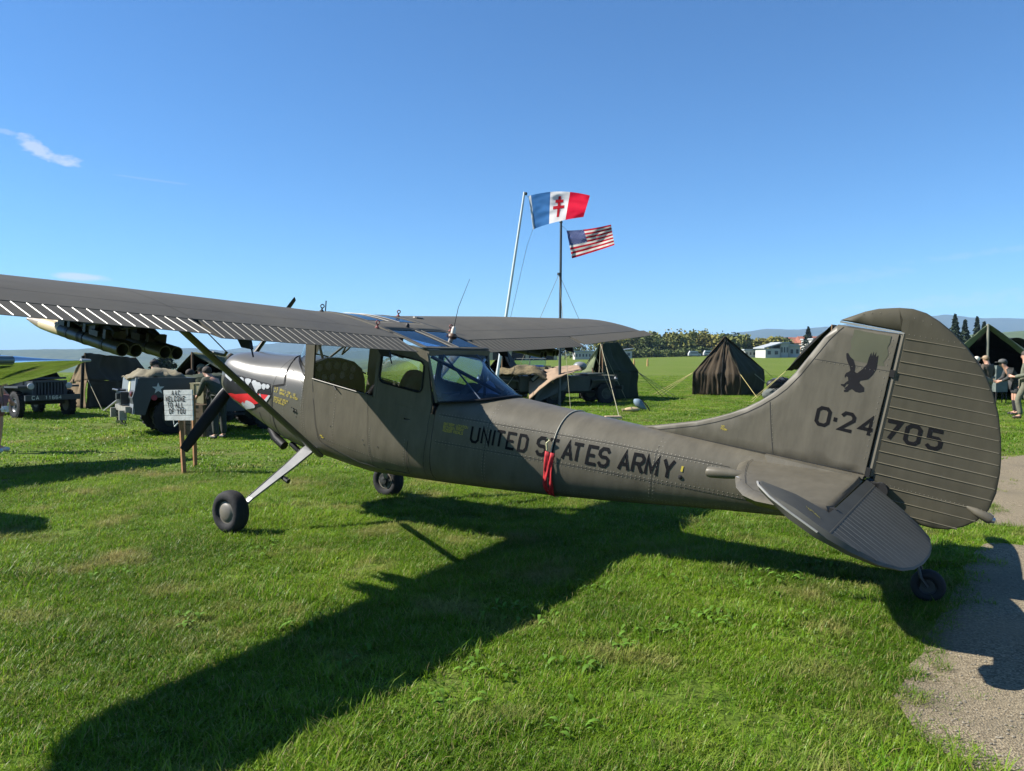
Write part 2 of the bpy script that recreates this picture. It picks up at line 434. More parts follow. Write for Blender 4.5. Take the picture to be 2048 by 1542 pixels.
# ---- seams and rivets
def strip(mb, pts, w, off=.0012, side=None):
    """thin dark line lying on the port skin through (x, z) points"""
    P = []
    for (x, z) in pts:
        P.append(Vector((x, (side or side_y)(x, z) + off, z)))
    for i in range(len(P) - 1):
        d = (P[i + 1] - P[i]).normalized(); nn = d.cross(Vector((0, 1, 0))).normalized() * w / 2
        mb.poly([P[i] + nn, P[i + 1] + nn, P[i + 1] - nn, P[i] - nn])
def interp(pts, step=.05):
    out = [pts[0]]
    for a, b in zip(pts, pts[1:]):
        m = max(1, int(math.dist(a, b) / step))
        out += [(a[0] + (b[0] - a[0]) * i / m, a[1] + (b[1] - a[1]) * i / m) for i in range(1, m + 1)]
    return out
SB = lambda x, z: side_y(x, z) if x > 0 or x < -1.655 else max(side_y(x, z), .466 if z > 1.36 else 0) + .001
mb = MB()
strip(mb, interp([(0.467, 1.629), (0.408, 1.593), (0.368, 1.539), (0.334, 1.478), (0.305, 1.41), (0.287, 1.36), (0.446, 1.308)], .03), .024, .002)
strip(mb, interp([(0.446, 1.308), (0.433, 1.219), (0.412, 1.068), (.38, .92), (.36, .80)], .03), .013, .002)
strip(mb, interp([(.62, .99), (.60, .86), (.58, .80)], .03), .008, .002)
tag(mb.build('cowl_gap', M_gap, plane), kind='stuff')
mb = MB()
door = [(-0.118, 1.50), (-0.16, 1.30), (-0.222, 1.085), (-0.283, 0.925), (-.33, .90), (-.80, .83), (-1.06, .83)]
strip(mb, interp(door), .006, .003, SB)
strip(mb, interp([(-1.40, 1.20), (-1.387, .87), (-1.10, .835)]), .006, .003, SB)
strip(mb, interp([(-.86, 1.50), (-.90, 1.2), (-.98, .83)]), .0035, .003, SB)
strip(mb, interp([(-1.62, 1.66), (-1.60, 1.3), (-1.58, 1.0), (-1.58, .88)]), .004, .003, SB)
for ln in ([(-1.70, 1.52), (-2.58, 1.592), (-3.32, 1.652), (-4.25, 1.705)], [(-1.70, 1.27), (-2.64, 1.36), (-3.38, 1.424), (-4.35, 1.49)],
           [(-2.2, 1.60), (-2.2, .96)], [(-3.68, 1.78), (-3.69, 1.34), (-3.69, 1.24)], [(-.0, 1.42), (.28, 1.52)], [(-4.35, 1.49), (-4.95, 1.56)]):
    strip(mb, interp(ln), .0035, .002, SB)
tag(mb.build('panel_seam', M_seam, plane), kind='stuff')
mb = MB(); rvt = []
def rivrow(pts, step=.032, jit=0):
    d = 0
    for a, b in zip(pts, pts[1:]):
        L = math.dist(a, b); t = 0
        while t < L:
            rvt.append((a[0] + (b[0] - a[0]) * t / L, a[1] + (b[1] - a[1]) * t / L)); t += step
for dz in (-.012, .012):
    rivrow([(-1.70, 1.52 + dz), (-2.58, 1.592 + dz), (-3.32, 1.652 + dz), (-4.2, 1.70 + dz)])
    rivrow([(-1.70, 1.27 + dz), (-2.64, 1.36 + dz), (-3.38, 1.424 + dz), (-4.9, 1.55 + dz)], .036)
rivrow([(-2.6, 1.09), (-3.4, 1.23), (-4.8, 1.49)], .03); rivrow([(-2.6, 1.07), (-3.4, 1.21), (-4.8, 1.475)], .03)
for x0 in (-3.68, -3.71, -2.19, -2.215): rivrow([(x0, station(x0)[1] - .06), (x0, station(x0)[3] + .03)], .03)
rivrow([(.01, 1.48), (-.03, 1.2), (-.08, .95), (-.12, .82)], .022); rivrow([(.035, 1.48), (-.0, 1.2), (-.05, .95)], .03)
rivrow([(-.45, 1.45), (-.47, .85)], .028); rivrow([(-.93, 1.2), (-.965, .85)], .022); rivrow([(-1.36, 1.2), (-1.35, .88)], .026)
rivrow([(-.25, .95), (-1.38, .93)], .03); rivrow([(.25, 1.36), (.25, .95)], .03)
for (x, z) in rvt:
    y = SB(x, z); r = .0046
    c = Vector((x, y + .0005, z)); e = .008
    nrm_ = Vector((SB(x - e, z) - SB(x + e, z), 2 * e, SB(x, z - e) - SB(x, z + e))).normalized()
    a = nrm_.cross(Vector((0, 0, 1))).normalized(); b2 = nrm_.cross(a)
    ringp = [c + (a * math.cos(q) + b2 * math.sin(q)) * r for q in (0, 1.05, 2.09, 3.14, 4.19, 5.24)]
    mb.add(ringp + [c + nrm_ * .0032], [(i, (i + 1) % 6, 6) for i in range(6)])
tag(mb.build('rivet_rows', M_rivet, plane, smooth=True), kind='stuff')
# access dots, drain marks
mb = MB()
for (x, z) in [(-.40, 1.33), (-.43, 1.10), (-.86, 1.07), (-.88, 1.03), (-.60, 1.36), (-1.0, 1.36), (-1.05, 1.05), (.13, 1.16), (.10, 1.15), (.05, 1.08)]:
    y = SB(x, z); mb.lathe([(0, .006), (.003, .005)], (x, y, z), (0, 1, 0), 6)
for (x, z) in [(.10, 1.14), (.065, 1.135)]:
    y = SB(x, z); mb.tube([(x, y + .004, z + .02), (x - .01, y + .006, z), (x - .005, y + .004, z - .022)], .005, 6)
tag(mb.build('skin_fitting', M_darkmetal, plane), kind='stuff')

# ---- markings on the fuselage
def skin_map(ox, oz, slope=0.0, off=.004):
    return lambda u, v: Vector((ox - u + v * slope * .0, SB(ox - u, oz + v + slope * u) + off, oz + v + slope * u))
WORDS = [("UNITED", [2.042, 2.150, 2.252, 2.285, 2.395, 2.505]), ("STATES", [2.675, 2.777, 2.912, 2.996, 3.127, 3.226]), ("ARMY", [3.400, 3.512, 3.620, 3.752])]
for word, xs_ in WORDS:
    for ch, x in zip(word, xs_):
        mb = MB()
        h = .134 if word == "UNITED" else .14
        wd = 1.16 if word != "UNITED" else 1.05
        s = h / 6
        base = 1.362 + (x - 2.06) * .0815
        slope = .0815
        f = lambda u, v, x=x, base=base: Vector((-(x + u), SB(-(x + u), base + v + slope * u) + .003, base + v + slope * u))
        gs = .80 if word == "UNITED" else .84
        for q in stroke_quads(ch, wd):
            for kx in range(3):
                a = q[0].lerp(q[1], kx / 3); b = q[0].lerp(q[1], (kx + 1) / 3); c = q[3].lerp(q[2], (kx + 1) / 3); d = q[3].lerp(q[2], kx / 3)
                mb.poly([f((p.x) * s * gs + .01, p.y * s) for p in (a, b, c, d)])
        mb.build('painted_letter', M_letter, plane)
mb = MB()
for i, t in enumerate(["BATTERY LOCATION", "BETWEEN FRONT", "RUDDER PEDALS"]):
    put_text(mb, t, skin_map(-1.762, 1.442 - i * .030, .085), .022, w=1.0, sub=1, pitch=4.3)
put_text(mb, "U.S. ARMY L-19A - CE", skin_map(.405, 1.292, -.03), .022, w=1.1, sub=1, pitch=4.2)
put_text(mb, "A.F. SERIAL NO. 51-4754", skin_map(.404, 1.258, -.02), .022, w=1.1, sub=1, pitch=4.2)
for i, t in enumerate(["SERVICE THIS AIRPLANE", "WITH GRADE 80 FUEL", "IF NOT AVAILABLE"]):
    put_text(mb, t, skin_map(.395, 1.20 - i * .022, -.0), .015, w=1.1, sub=1, pitch=4.3)
for (x, z) in [(-.30, .97), (-.32, .955)]: mb.poly([skin_map(x, z)(u, v) for u, v in ((0, 0), (.03, 0), (.03, .012), (0, .012))])
mb.poly([skin_map(-3.90, 1.58)(u, v) for u, v in ((0, 0), (.016, 0), (.016, .045), (0, .045))])
tag(mb.build('yellow_stencil_text', M_yellow, plane), kind='stuff')
mb = MB(); mb.lathe([(0, .018), (.006, .016), (.01, .004)], (-3.905, side_y(-3.905, 1.535), 1.535), (0, 1, 0), 10); mb.build('drain_hole', M_gap, plane)

# ---- shark mouth
mouth = [[1.262, 1.235], [1.241, 1.275], [1.201, 1.302], [1.118, 1.300], [1.05, 1.305], [0.958, 1.312], [0.89, 1.312], [0.795, 1.322], [0.731, 1.324], [0.632, 1.318], [0.563, 1.322], [0.487, 1.325], [0.466, 1.285], [0.445, 1.202], [0.475, 1.168], [0.527, 1.093], [0.633, 1.047], [0.692, 1.018], [0.911, 0.944], [0.955, 0.995], [1.03, 1.02], [1.15, 1.03], [1.25, 1.06], [1.30, 1.15]]
red = [[1.20, 1.06], [1.12, 1.085], [1.032, 1.092], [0.92, 1.122], [0.788, 1.156], [0.644, 1.186], [0.482, 1.208], [0.476, 1.174], [0.57, 1.111], [0.721, 1.047], [0.892, 0.983], [0.988, 1.014], [1.10, 1.02]]
teeth = [[[1.238, 1.249], [1.241, 1.274], [1.2, 1.296], [1.148, 1.294], [1.106, 1.274], [1.099, 1.233], [1.118, 1.216]],
 [[1.079, 1.258], [1.062, 1.284], [1.012, 1.283], [1.0, 1.261], [1.014, 1.237], [1.03, 1.215]],
 [[0.981, 1.265], [0.975, 1.291], [0.947, 1.302], [0.909, 1.295], [0.895, 1.263], [0.917, 1.214]],
 [[0.884, 1.279], [0.875, 1.299], [0.838, 1.31], [0.788, 1.31], [0.781, 1.287], [0.806, 1.254], [0.816, 1.226]],
 [[0.77, 1.283], [0.75, 1.31], [0.709, 1.313], [0.694, 1.303], [0.643, 1.307], [0.608, 1.283], [0.609, 1.248], [0.651, 1.228], [0.664, 1.182], [0.702, 1.221], [0.741, 1.254]],
 [[0.61, 1.29], [0.586, 1.309], [0.552, 1.309], [0.537, 1.278], [0.557, 1.247], [0.595, 1.255]],
 [[0.545, 1.297], [0.526, 1.315], [0.498, 1.314], [0.481, 1.297], [0.496, 1.273], [0.526, 1.268]],
 [[0.955, 1.004], [0.9, 1.04], [0.882, 1.019], [0.844, 1.064], [0.82, 1.074], [0.802, 1.038], [0.752, 1.072], [0.708, 1.061], [0.683, 1.042], [0.694, 1.019], [0.904, 0.948]],
 [[0.648, 1.124], [0.613, 1.199], [0.569, 1.139], [0.533, 1.147], [0.482, 1.208], [0.450, 1.21], [0.475, 1.168], [0.527, 1.094], [0.591, 1.106]]]
def skin_poly(pts, off, name, m, parent=plane):
    """triangulate in (x, z), refine, and wrap onto both cowling sides' port skin"""
    bm = bmesh.new(); vv = [bm.verts.new((x, 0, z)) for x, z in pts]
    bm.faces.new(vv); bmesh.ops.triangulate(bm, faces=bm.faces[:])
    for _ in range(5):
        es = [e for e in bm.edges if e.calc_length() > .05]
        if not es: break
        bmesh.ops.subdivide_edges(bm, edges=es, cuts=1); bmesh.ops.triangulate(bm, faces=bm.faces[:])
    for v in bm.verts: v.co.y = side_y(v.co.x, v.co.z) + off
    bmesh.ops.recalc_face_normals(bm, faces=bm.faces[:])
    me = bpy.data.meshes.new(name); bm.to_mesh(me); bm.free(); me.materials.append(m)
    for p in me.polygons:
        if p.normal.y < 0: p.flip()
    o = bpy.data.objects.new(name, me); COL.objects.link(o); o.parent = parent; return o
mo = skin_poly(mouth, .0025, 'shark_mouth', M_black)
skin_poly(red, .0045, 'painted_tongue', M_red, mo)
for t in teeth: skin_poly(t, .0065, 'painted_tooth', M_white, mo)

# exhaust and lower cowl flap
mb = MB(); mb.tube([(.62, .24, .80), (.50, .26, .72), (.36, .27, .675)], [.045, .05, .05], 10, cap=True); mb.build('exhaust_pipe', M_black, plane, smooth=True)
mb = MB(); mb.tube([(.25, .28, .73), (.10, .28, .67), (.06, .28, .62)], [.03, .025, .02], 8); mb.build('breather_pipe', M_black, plane, smooth=True)

# ---- propeller
PHX = 1.475
pr = MB(); pr.lathe([(-.09, .10), (-.03, .105), (0.02, .09), (.07, .06), (.10, .025)], (PHX, 0, 1.25), (1, 0, 0), 18)
prop = pr.build('propeller', M_darkmetal, plane, smooth=True)
def blade(sgn):
    d = Vector((0, .60 * sgn, -.80 * sgn)).normalized(); q = Vector((1, 0, 0)).cross(d).normalized()
    mb = MB(); rows = [(0.05, .045, .045, 60), (.18, .052, .035, 50), (.35, .066, .024, 42), (.6, .068, .016, 34), (.85, .062, .011, 29), (1.02, .054, .008, 26), (1.09, .048, .006, 25), (1.10, .042, .005, 25)]
    vs = []; fs = []; n = 10
    for (r, w, t, tw) in rows:
        tw = math.radians(tw); cd = q * math.cos(tw) + Vector((1, 0, 0)) * math.sin(tw); th = d.cross(cd).normalized()
        for j in range(n):
            a = 2 * math.pi * j / n; vs.append(Vector((PHX, 0, 1.25)) + d * r + cd * w * math.cos(a) + th * t * math.sin(a))
    for i in range(len(rows) - 1):
        for j in range(n): fs.append((i * n + j, i * n + (j + 1) % n, (i + 1) * n + (j + 1) % n, (i + 1) * n + j))
    fs.append(tuple((len(rows) - 1) * n + j for j in range(n)))
    mb.add(vs, fs); mb.build('propeller_blade', M_black, prop, smooth=True)
blade(1); blade(-1)

# ---- cabin side frames, windows
def leany(z, x=0): return .470 + max(0, z - 1.5) * .035 - (max(0, -1.1 - x) * .032 if z < 1.9 else 0)
def pt(x, z, s=1, off=0): return Vector((x, s * (leany(z, x) + off), z))
def panel(mb, quad, s, th=.022):
    o = [pt(x, z, s) for x, z in quad]; i = [pt(x, z, s, -th) for x, z in quad]
    mb.hexa(i + o)
def rrect(x0, x1, z0, z1, r, n=5, slant=0):
    out = []
    for (cx, cz, a0) in ((x0 - r, z1 - r, 0), (x1 + r, z1 - r, 90), (x1 + r, z0 + r, 180), (x0 - r, z0 + r, 270)):
        for k in range(n + 1):
            a = math.radians(a0 + 90 * k / n); out.append((cx + r * math.cos(a) * 1, cz + r * math.sin(a)))
    return out
for s in (1, -1):
    mb = MB()
    panel(mb, [(-.005, SILL), (-.125, SILL), (-.085, 2.06), (.04, 2.06)], s); mb.build('windscreen_pillar', M_paint, plane)
    mb = MB(); panel(mb, [(-.08, 2.005), (-.93, 2.005), (-.93, 2.085), (-.08, 2.085)], s); mb.build('cabin_header', M_paint, plane)
    mb = MB(); panel(mb, [(-.918, SILL), (-.955, SILL), (-.955, 2.075), (-.918, 2.075)], s); mb.build('door_pillar', M_paint, plane)
    # rear panel with a rounded window hole
    win = rrect(-.972, -1.478, 1.668, 1.955, .055)
    outer = []
    cx, cz = -1.225, 1.8
    for (x, z) in win:
        dx, dz = x - cx, z - cz
        xr0, xr1 = -.958, (-1.60)
        k = min(((xr0 - cx) / dx) if dx > 1e-6 else 9e9, ((xr1 - cx) / dx) if dx < -1e-6 else 9e9, ((2.07 - cz) / dz) if dz > 1e-6 else 9e9, ((SILL - cz) / dz) if dz < -1e-6 else 9e9)
        outer.append([cx + dx * k, cz + dz * k])
    for (X_, Z_) in ((-.958, 2.07), (-1.60, 2.07), (-1.60, SILL), (-.958, SILL)):
        j = min(range(len(outer)), key=lambda q: math.dist(outer[q], (X_, Z_))); outer[j] = [X_, Z_]
    for q in outer:      # the upper rear corner leans forward
        q[0] = max(q[0], -1.60 + max(0, q[1] - 1.60) * .25)
    mb = MB(); n = len(win)
    vs = [pt(x, z, s) for x, z in outer] + [pt(x, z, s) for x, z in win] + [pt(x, z, s, -.022) for x, z in outer] + [pt(x, z, s, -.022) for x, z in win]
    fs = []
    for j in range(n):
        j2 = (j + 1) % n
        fs += [(j, j2, n + j2, n + j), (2 * n + j, 3 * n + j, 3 * n + j2, 2 * n + j2), (n + j, n + j2, 3 * n + j2, 3 * n + j), (j, 2 * n + j, 2 * n + j2, j2)]
    mb.add(vs, fs); pn = mb.build('rear_cabin_panel', M_paint, plane)
    mb = MB(); mb.tube([pt(x, z, s, .004) for x, z in win + win[:2]], .008, 6, cap=False); mb.build('window_seal', M_black, pn, smooth=True)
    mb = MB(); mb.poly([pt(x, z, s, -.012) for x, z in win]); mb.build('side_window_pane', M_glass, pn)
    mb = MB(); mb.poly([pt(x, z, s, -.012) for x, z in ((-.125, SILL), (-.918, SILL), (-.918, 2.01), (-.08, 2.01))]); mb.build('front_window_pane', M_glass, plane)
    mb = MB(); mb.tube([pt(-.12, SILL + .008, s, .006), pt(-.92, SILL + .008, s, .004)], .006, 6); w_ = mb.build('window_sill_frame', M_paint, plane, smooth=True)
    mb = MB(); mb.tube([pt(-.42, SILL - .002, s, .012), pt(-.47, SILL - .03, s, .02)], .007, 6); mb.build('window_latch', M_black, w_, smooth=True)
    # door surround, slightly dark seam on the pillar
# instrument panel and cabin interior
mb = MB(); mb.prism([(-.02, y, z) for y, z in ((-.41, 1.28), (.43, 1.28), (.43, 1.55), (.36, 1.65), (.2, 1.70), (0, 1.70), (-.2, 1.66), (-.34, 1.58), (-.41, 1.46))], (.04, 0, 0))
ip = mb.build('instrument_panel', M_black, plane)
M_dial = mat('dial_face', (.24, .24, .23), rough=.3, var=.4, scale=60)
for (y, z, r) in ((.30, 1.60, .04), (.18, 1.62, .045), (.06, 1.62, .04), (-.06, 1.61, .045), (-.19, 1.58, .04), (.22, 1.50, .035), (.1, 1.50, .04), (-.04, 1.52, .04), (-.18, 1.50, .035), (.32, 1.47, .03)):
    mb = MB(); mb.lathe([(0, r), (.008, r), (.008, r * .86), (.003, r * .84)], (-.022, y, z), (-1, 0, 0), 16); mb.build('gauge', M_dial, ip)
M_seat = mat('seat_fabric', (.045, .05, .035), rough=.9, var=.25, scale=20)
for (x, zz) in ((-.92, 1.10), (-1.62, 1.12)):
    mb = MB(); mb.box((x + .25, 0, zz), (.46, .44, .12)); mb.grid(lambda u, v: Vector((x - .02 - .10 * v + .03 * math.sin(math.pi * u), -.2 + .4 * u, zz + .05 + v * (.62 - .10 * abs(2 * u - 1) ** 3))), 8, 6)
    mb.build('seat', M_seat, plane, smooth=True, solid=.06)
mb = MB(); mb.box((-.8, 0, .92), (1.4, .60, .03)); mb.build('cabin_floor', M_inside, plane)
mb = MB(); mb.tube([(-.42, 0, .88), (-.46, .0, 1.2), (-.43, .0, 1.42)], [.013, .013, .018], 8); mb.build('control_stick', M_black, plane, smooth=True)
M_tubem = mat('cabin_tube', (.05, .055, .06), rough=.5, var=.2)
mb = MB()
mb.tube([(.02, .42, 2.06), (.20, .05, 1.66)], .014, 8); mb.tube([(.02, -.42, 2.06), (.20, -.05, 1.66)], .014, 8)
mb.tube([(-.25, .12, 2.06), (-.02, .0, 1.74)], .012, 8); mb.tube([(-.25, -.12, 2.06), (-.02, .0, 1.74)], .012, 8)
mb.build('windscreen_brace', M_tubem, plane, smooth=True)
mb = MB(); mb.tube([(-1.50, .43, 2.01), (-1.95, -.12, 1.75)], .017, 8); mb.tube([(-1.50, -.43, 2.01), (-1.93, .12, 1.74)], .012, 8)
mb.build('cabin_brace', M_tubem, plane, smooth=True)
mb = MB(); mb.box((-.60, .12, 2.02), (.12, .16, .10)); mb.tube([(-.6, .1, 2.0), (-.72, .02, 1.88), (-.80, -.05, 1.86)], .012, 6); mb.build('overhead_speaker', M_black, plane)
mb = MB(); mb.box((-1.42, -.12, 1.55), (.22, .42, .09)); mb.box((-1.60, -.1, 1.60), (.26, .5, .12)); mb.build('radio_box', M_inside, plane)
M_bundle = mat('folded_cover', (.35, .37, .40), rough=.8, var=.3, scale=12, bump=.4, bscale=14)
mb = MB(); mb.grid(lambda u, v: Vector((-1.62 - .26 * u, -.36 + .34 * v, 1.66 + .16 * math.sin(math.pi * u) * math.sin(math.pi * v) + .04 * noise.noise(Vector((u * 6, v * 6, 3))))), 14, 14)
mb.build('folded_cover', M_bundle, plane, smooth=True)

# windscreen and rear glazing
def base_front(t):   # t in -1..1
    a = abs(t); return Vector((.44 - .43 * a ** 2.2, .455 * t, 1.652 - .14 * a ** 2.5))
def base_rear(t):
    a = abs(t); return Vector((-2.18 + .53 * a ** 2.4, .452 * math.copysign(a ** .9, t), 1.778 - .16 * a ** 2.0))
def top_front(t): return Vector((.115 - .08 * abs(t) ** 3, .50 * t, 2.075))
def top_rear(t): return Vector((-1.497, .488 * t, 2.04))
mb = MB(); mb.grid(lambda u, v: (lambda a, b: a.lerp(b, v) + Vector((.04, 0, .02)) * math.sin(math.pi * v) * (1 - abs(2 * u - 1)))(base_front(2 * u - 1), top_front(2 * u - 1)), 24, 8)
ws = mb.build('windscreen', M_glass, plane, smooth=True, angle=70)
mb = MB(); mb.tube([base_front(-1 + 2 * i / 24) + Vector((.008, 0, .002)) for i in range(25)], .009, 6); mb.build('windscreen_frame', M_black, ws, smooth=True)
mb = MB(); mb.grid(lambda u, v: base_rear(2 * u - 1).lerp(top_rear(2 * u - 1), v), 24, 6)
rw = mb.build('rear_window', M_glassb, plane, smooth=True, angle=70)
mb = MB(); mb.tube([base_rear(-1 + 2 * i / 24) + Vector((0, 0, .002)) for i in range(25)], .011, 6)
mb.build('rear_window_frame', M_black, rw, smooth=True)
for s in (1, -1):
    mb = MB(); mb.tube([top_rear(s), base_rear(s)], .014, 6); mb.build('rear_window_post', M_paint, rw, smooth=True)
    mb = MB(); mb.tube([top_rear(s * .55), base_rear(s * .62)], .008, 6); mb.build('rear_window_bar', mat('bar_blue_grey', (.06, .08, .11), rough=.5), rw, smooth=True)
mb = MB(); mb.box((-1.497, 0, 2.045), (.035, .99, .05)); mb.build('roof_rear_bar', M_paint, plane)
mb = MB(); pl = [base_rear(-1 + 2 * i / 16) for i in range(17)]
mb.add([Vector((p.x * .97 - .03, p.y * .94, p.z - .002 + .012)) for p in pl] + [Vector((-1.62, .0, 1.60))], [(i, i + 1, 17) for i in range(16)])
mb.build('baggage_shelf', mat('shelf_blue_grey', (.03, .04, .055), rough=.6), plane)

# ---- wings
XC = [0, .0125, .025, .05, .075, .1, .15, .2, .25, .3, .4, .5, .6, .7, .78, .838]
UPC = [0, .0215, .0299, .0413, .0496, .0563, .0661, .0726, .0767, .0788, .0780, .0724, .0636, .0518, .0405, .0315]
LOC = [0, -.0165, -.0227, -.0301, -.0346, -.0375, -.0410, -.0423, -.0422, -.0412, -.038, -.0334, -.0276, -.0214, -.0162, -.0122]
DIH = .0398
def zc(y): return 2.075 + DIH * (abs(y) - .57)
def xle(y):
    y = abs(y); return .16 - max(0, y - 2.7) * .030
def xte(y):
    y = abs(y); return -1.47 + max(0, y - 2.7) * .118
def wing_ring(y, s):
    """closed main-panel section; the tip bow shrinks the nose and the thickness"""
    a = abs(y); x0, x1 = xle(a), xte(a); c = x0 - x1; k = 1.0; cut = 0.0
    if a > 5.30:
        t = min(1, (a - 5.30) / .54); k = math.sqrt(max(.0, 1 - t ** 2.2)); cut = 1 - math.sqrt(max(0, 1 - t ** 2))
    pts = []
    for xc, u in zip(XC, UPC):
        xx = cut * .80 + xc * (1 - cut) if xc < .838 else xc
        xx = min(xx, .838); pts.append(Vector((x0 - c * xx, y, zc(a) + c * u * max(k, .06))))
    for xc, l in reversed(list(zip(XC, LOC))[1:]):
        xx = cut * .80 + xc * (1 - cut) if xc < .838 else xc
        xx = min(xx, .838); pts.append(Vector((x0 - c * xx, y, zc(a) + c * l * max(k, .06))))
    return pts
def trail(y, defl):
    """flap / aileron section: hinge line aft"""
    a = abs(y); x0, x1 = xle(a), xte(a); c = x0 - x1; h = Vector((x0 - c * .846, y, zc(a) + c * .008))
    up = h + Vector((0, 0, c * .0212)); lo = h + Vector((0, 0, -c * .019)); d = math.radians(defl)
    L = c * .154
    te = h + Vector((-L * math.cos(d), 0, -L * math.sin(d) - c * .004))
    return h, up, lo, te
M_skylens = M_sky
for s, side in ((1, 'port'), (-1, 'starboard')):
    ys = [.505, 1.2, 1.95, 2.7, 3.3, 3.9, 4.6, 5.30, 5.45, 5.55, 5.65, 5.74, 5.80, 5.835]
    rings = [wing_ring(y * s, s) for y in ys]; n = len(rings[0]); vs = [p for r in rings for p in r]; fs = []
    for i in range(len(ys) - 1):
        for j in range(n): fs.append((i * n + j, i * n + (j + 1) % n, (i + 1) * n + (j + 1) % n, (i + 1) * n + j))
    fs.append(tuple(range(n))); fs.append(tuple((len(ys) - 1) * n + j for j in range(n)))
    mb = MB(); mb.add(vs, fs); w = mb.build('wing', M_wing, plane, smooth=True, angle=45)
    w['label'] = 'left wing reaching towards the camera' if s > 0 else 'right wing on the far side of the cabin'
    # flap and aileron, each with raised ribs
    for (nm, y0, y1, defl, rc) in (('flap', .585, 2.685, 8.5, 26), ('aileron', 2.735, 5.82, 3.5, 38)):
        mb = MB(); yy = lin(y0, y1, 8); vs = []; fs = []
        for y in yy:
            h, up, lo, te = trail(y * s, defl)
            k = 1.0
            if y > 5.0: k = 1 - .0 * (y - 5.0)
            vs += [h + Vector((.012, 0, .0)), up, up.lerp(te, .5) + Vector((0, 0, .001)), te + Vector((0, 0, .0015)), te - Vector((0, 0, .0015)), lo]
        for i in range(len(yy) - 1):
            for j in range(6): fs.append((i * 6 + j, i * 6 + (j + 1) % 6, (i + 1) * 6 + (j + 1) % 6, (i + 1) * 6 + j))
        fs.append(tuple(range(6))); fs.append(tuple(len(vs) - 6 + j for j in range(6)))
        mb.add(vs, fs); fl = mb.build(nm, M_wing, plane, smooth=True, angle=25)
        rib0 = None
        for i in range(rc):
            y = y0 + .03 + (y1 - y0 - .06) * i / (rc - 1)
            h, up, lo, te = trail(y * s, defl); a = up + Vector((-.006, 0, .001)); b = te + Vector((0, 0, .004)); d = b - a
            if rib0 is None or True:
                wd = .0030; m2 = MB()
                m2.add([Vector((0, -wd, -.001)), Vector((0, wd, -.001)), Vector((0, 0, .0032)), d + Vector((0, -wd, -.001)), d + Vector((0, wd, -.001)), d + Vector((0, 0, .0032)), d + Vector((-.006, 0, 0))],
                       [(0, 2, 5, 3), (1, 4, 5, 2), (0, 1, 2), (3, 5, 6), (4, 6, 5), (3, 6, 4)])
                o = m2.build('rib', M_ridge, fl); rib0 = o; o.location = a
        # undersides need no ribs in view
    # shadow gap along the hinge
    mb = MB()
    for (y0, y1) in ((.50, 2.70), (2.70, 5.75)):
        for i in range(10):
            ya, yb = y0 + (y1 - y0) * i / 10, y0 + (y1 - y0) * (i + 1) / 10
            A = []
            for y in (ya, yb):
                c = xle(y) - xte(y); x = xle(y) - c * .8385; A.append((Vector((x, y * s, zc(y) + c * .0285)), Vector((x - .012, y * s, zc(y) + c * .0285 - .004)), Vector((x, y * s, zc(y) - c * .010))))
            mb.poly([A[0][0], A[1][0], A[1][1], A[0][1]]); mb.poly([A[0][0] - Vector((.0005, 0, 0)), A[0][2] - Vector((.0005, 0, 0)), A[1][2] - Vector((.0005, 0, 0)), A[1][0] - Vector((.0005, 0, 0))])
    tag(mb.build('hinge_gap', M_gap, w), kind='stuff')
    # panel seams on the upper skin
    def top(x, y, off=.0012):
        a = abs(y); c = xle(a) - xte(a); t = (xle(a) - x) / c
        return Vector((x, y, zc(a) + c * float(np.interp(t, XC, UPC)) + off))
    mb = MB()
    def wl_(pts, wd=.004):
        P = [top(x, y * s) for x, y in pts]
        for i in range(len(P) - 1):
            d = (P[i + 1] - P[i]).normalized(); nn = d.cross(Vector((0, 0, 1))).normalized() * wd / 2
            mb.poly([P[i] + nn, P[i + 1] + nn, P[i + 1] - nn, P[i] - nn])
    wl_([(-.93, y) for y in lin(.52, 2.7, 8)] + [(-.93 + (y - 2.7) * .10, y) for y in lin(2.8, 5.3, 8)])
    wl_([(x, 2.72) for x in lin(-.05, -1.2, 10)]); wl_([(x, 1.05) for x in lin(-.3, -.93, 8)]); wl_([(x, 4.2) for x in lin(-.3, -1.0, 8)])
    wl_([(-.38, y) for y in lin(1.05, 5.2, 12)], .003)
    tag(mb.build('wing_seam', M_seam, w), kind='stuff')
    # strut
    A = Vector((-.33, .44 * s, .775)); Bq = Vector((-.17, 2.2 * s, zc(2.2) - .055)); d = (Bq - A).normalized(); q = Vector((1, 0, 0)); q = (q - d * q.dot(d)).normalized(); t3 = d.cross(q)
    mb = MB(); vs = []; fs = []; n = 12
    for P, sc in ((A, .8), (A.lerp(Bq, .08), 1), (A.lerp(Bq, .93), 1), (Bq, .8)):
        for j in range(n):
            a = 2 * math.pi * j / n; vs.append(P + q * .062 * sc * math.cos(a) + t3 * .024 * math.sin(a))
    for i in range(3):
        for j in range(n): fs.append((i * n + j, i * n + (j + 1) % n, (i + 1) * n + (j + 1) % n, (i + 1) * n + j))
    fs += [tuple(range(n)), tuple(3 * n + j for j in range(n))]
    mb.add(vs, fs); st = mb.build('wing_strut', M_paint, plane, smooth=True, angle=60)
    mb = MB(); P = A.lerp(Bq, .78); mb.tube([P, P + Vector((-.26, .02 * s, .02)), P + Vector((-.28, .02 * s, .05))], .013, 6); mb.tube([P + Vector((-.28, .02 * s, .05)), P + Vector((-.20, .2 * s, .22)), P + Vector((-.05, .32 * s, .24))], .005, 5)
    mb.build('pitot_bracket', M_paint, st)
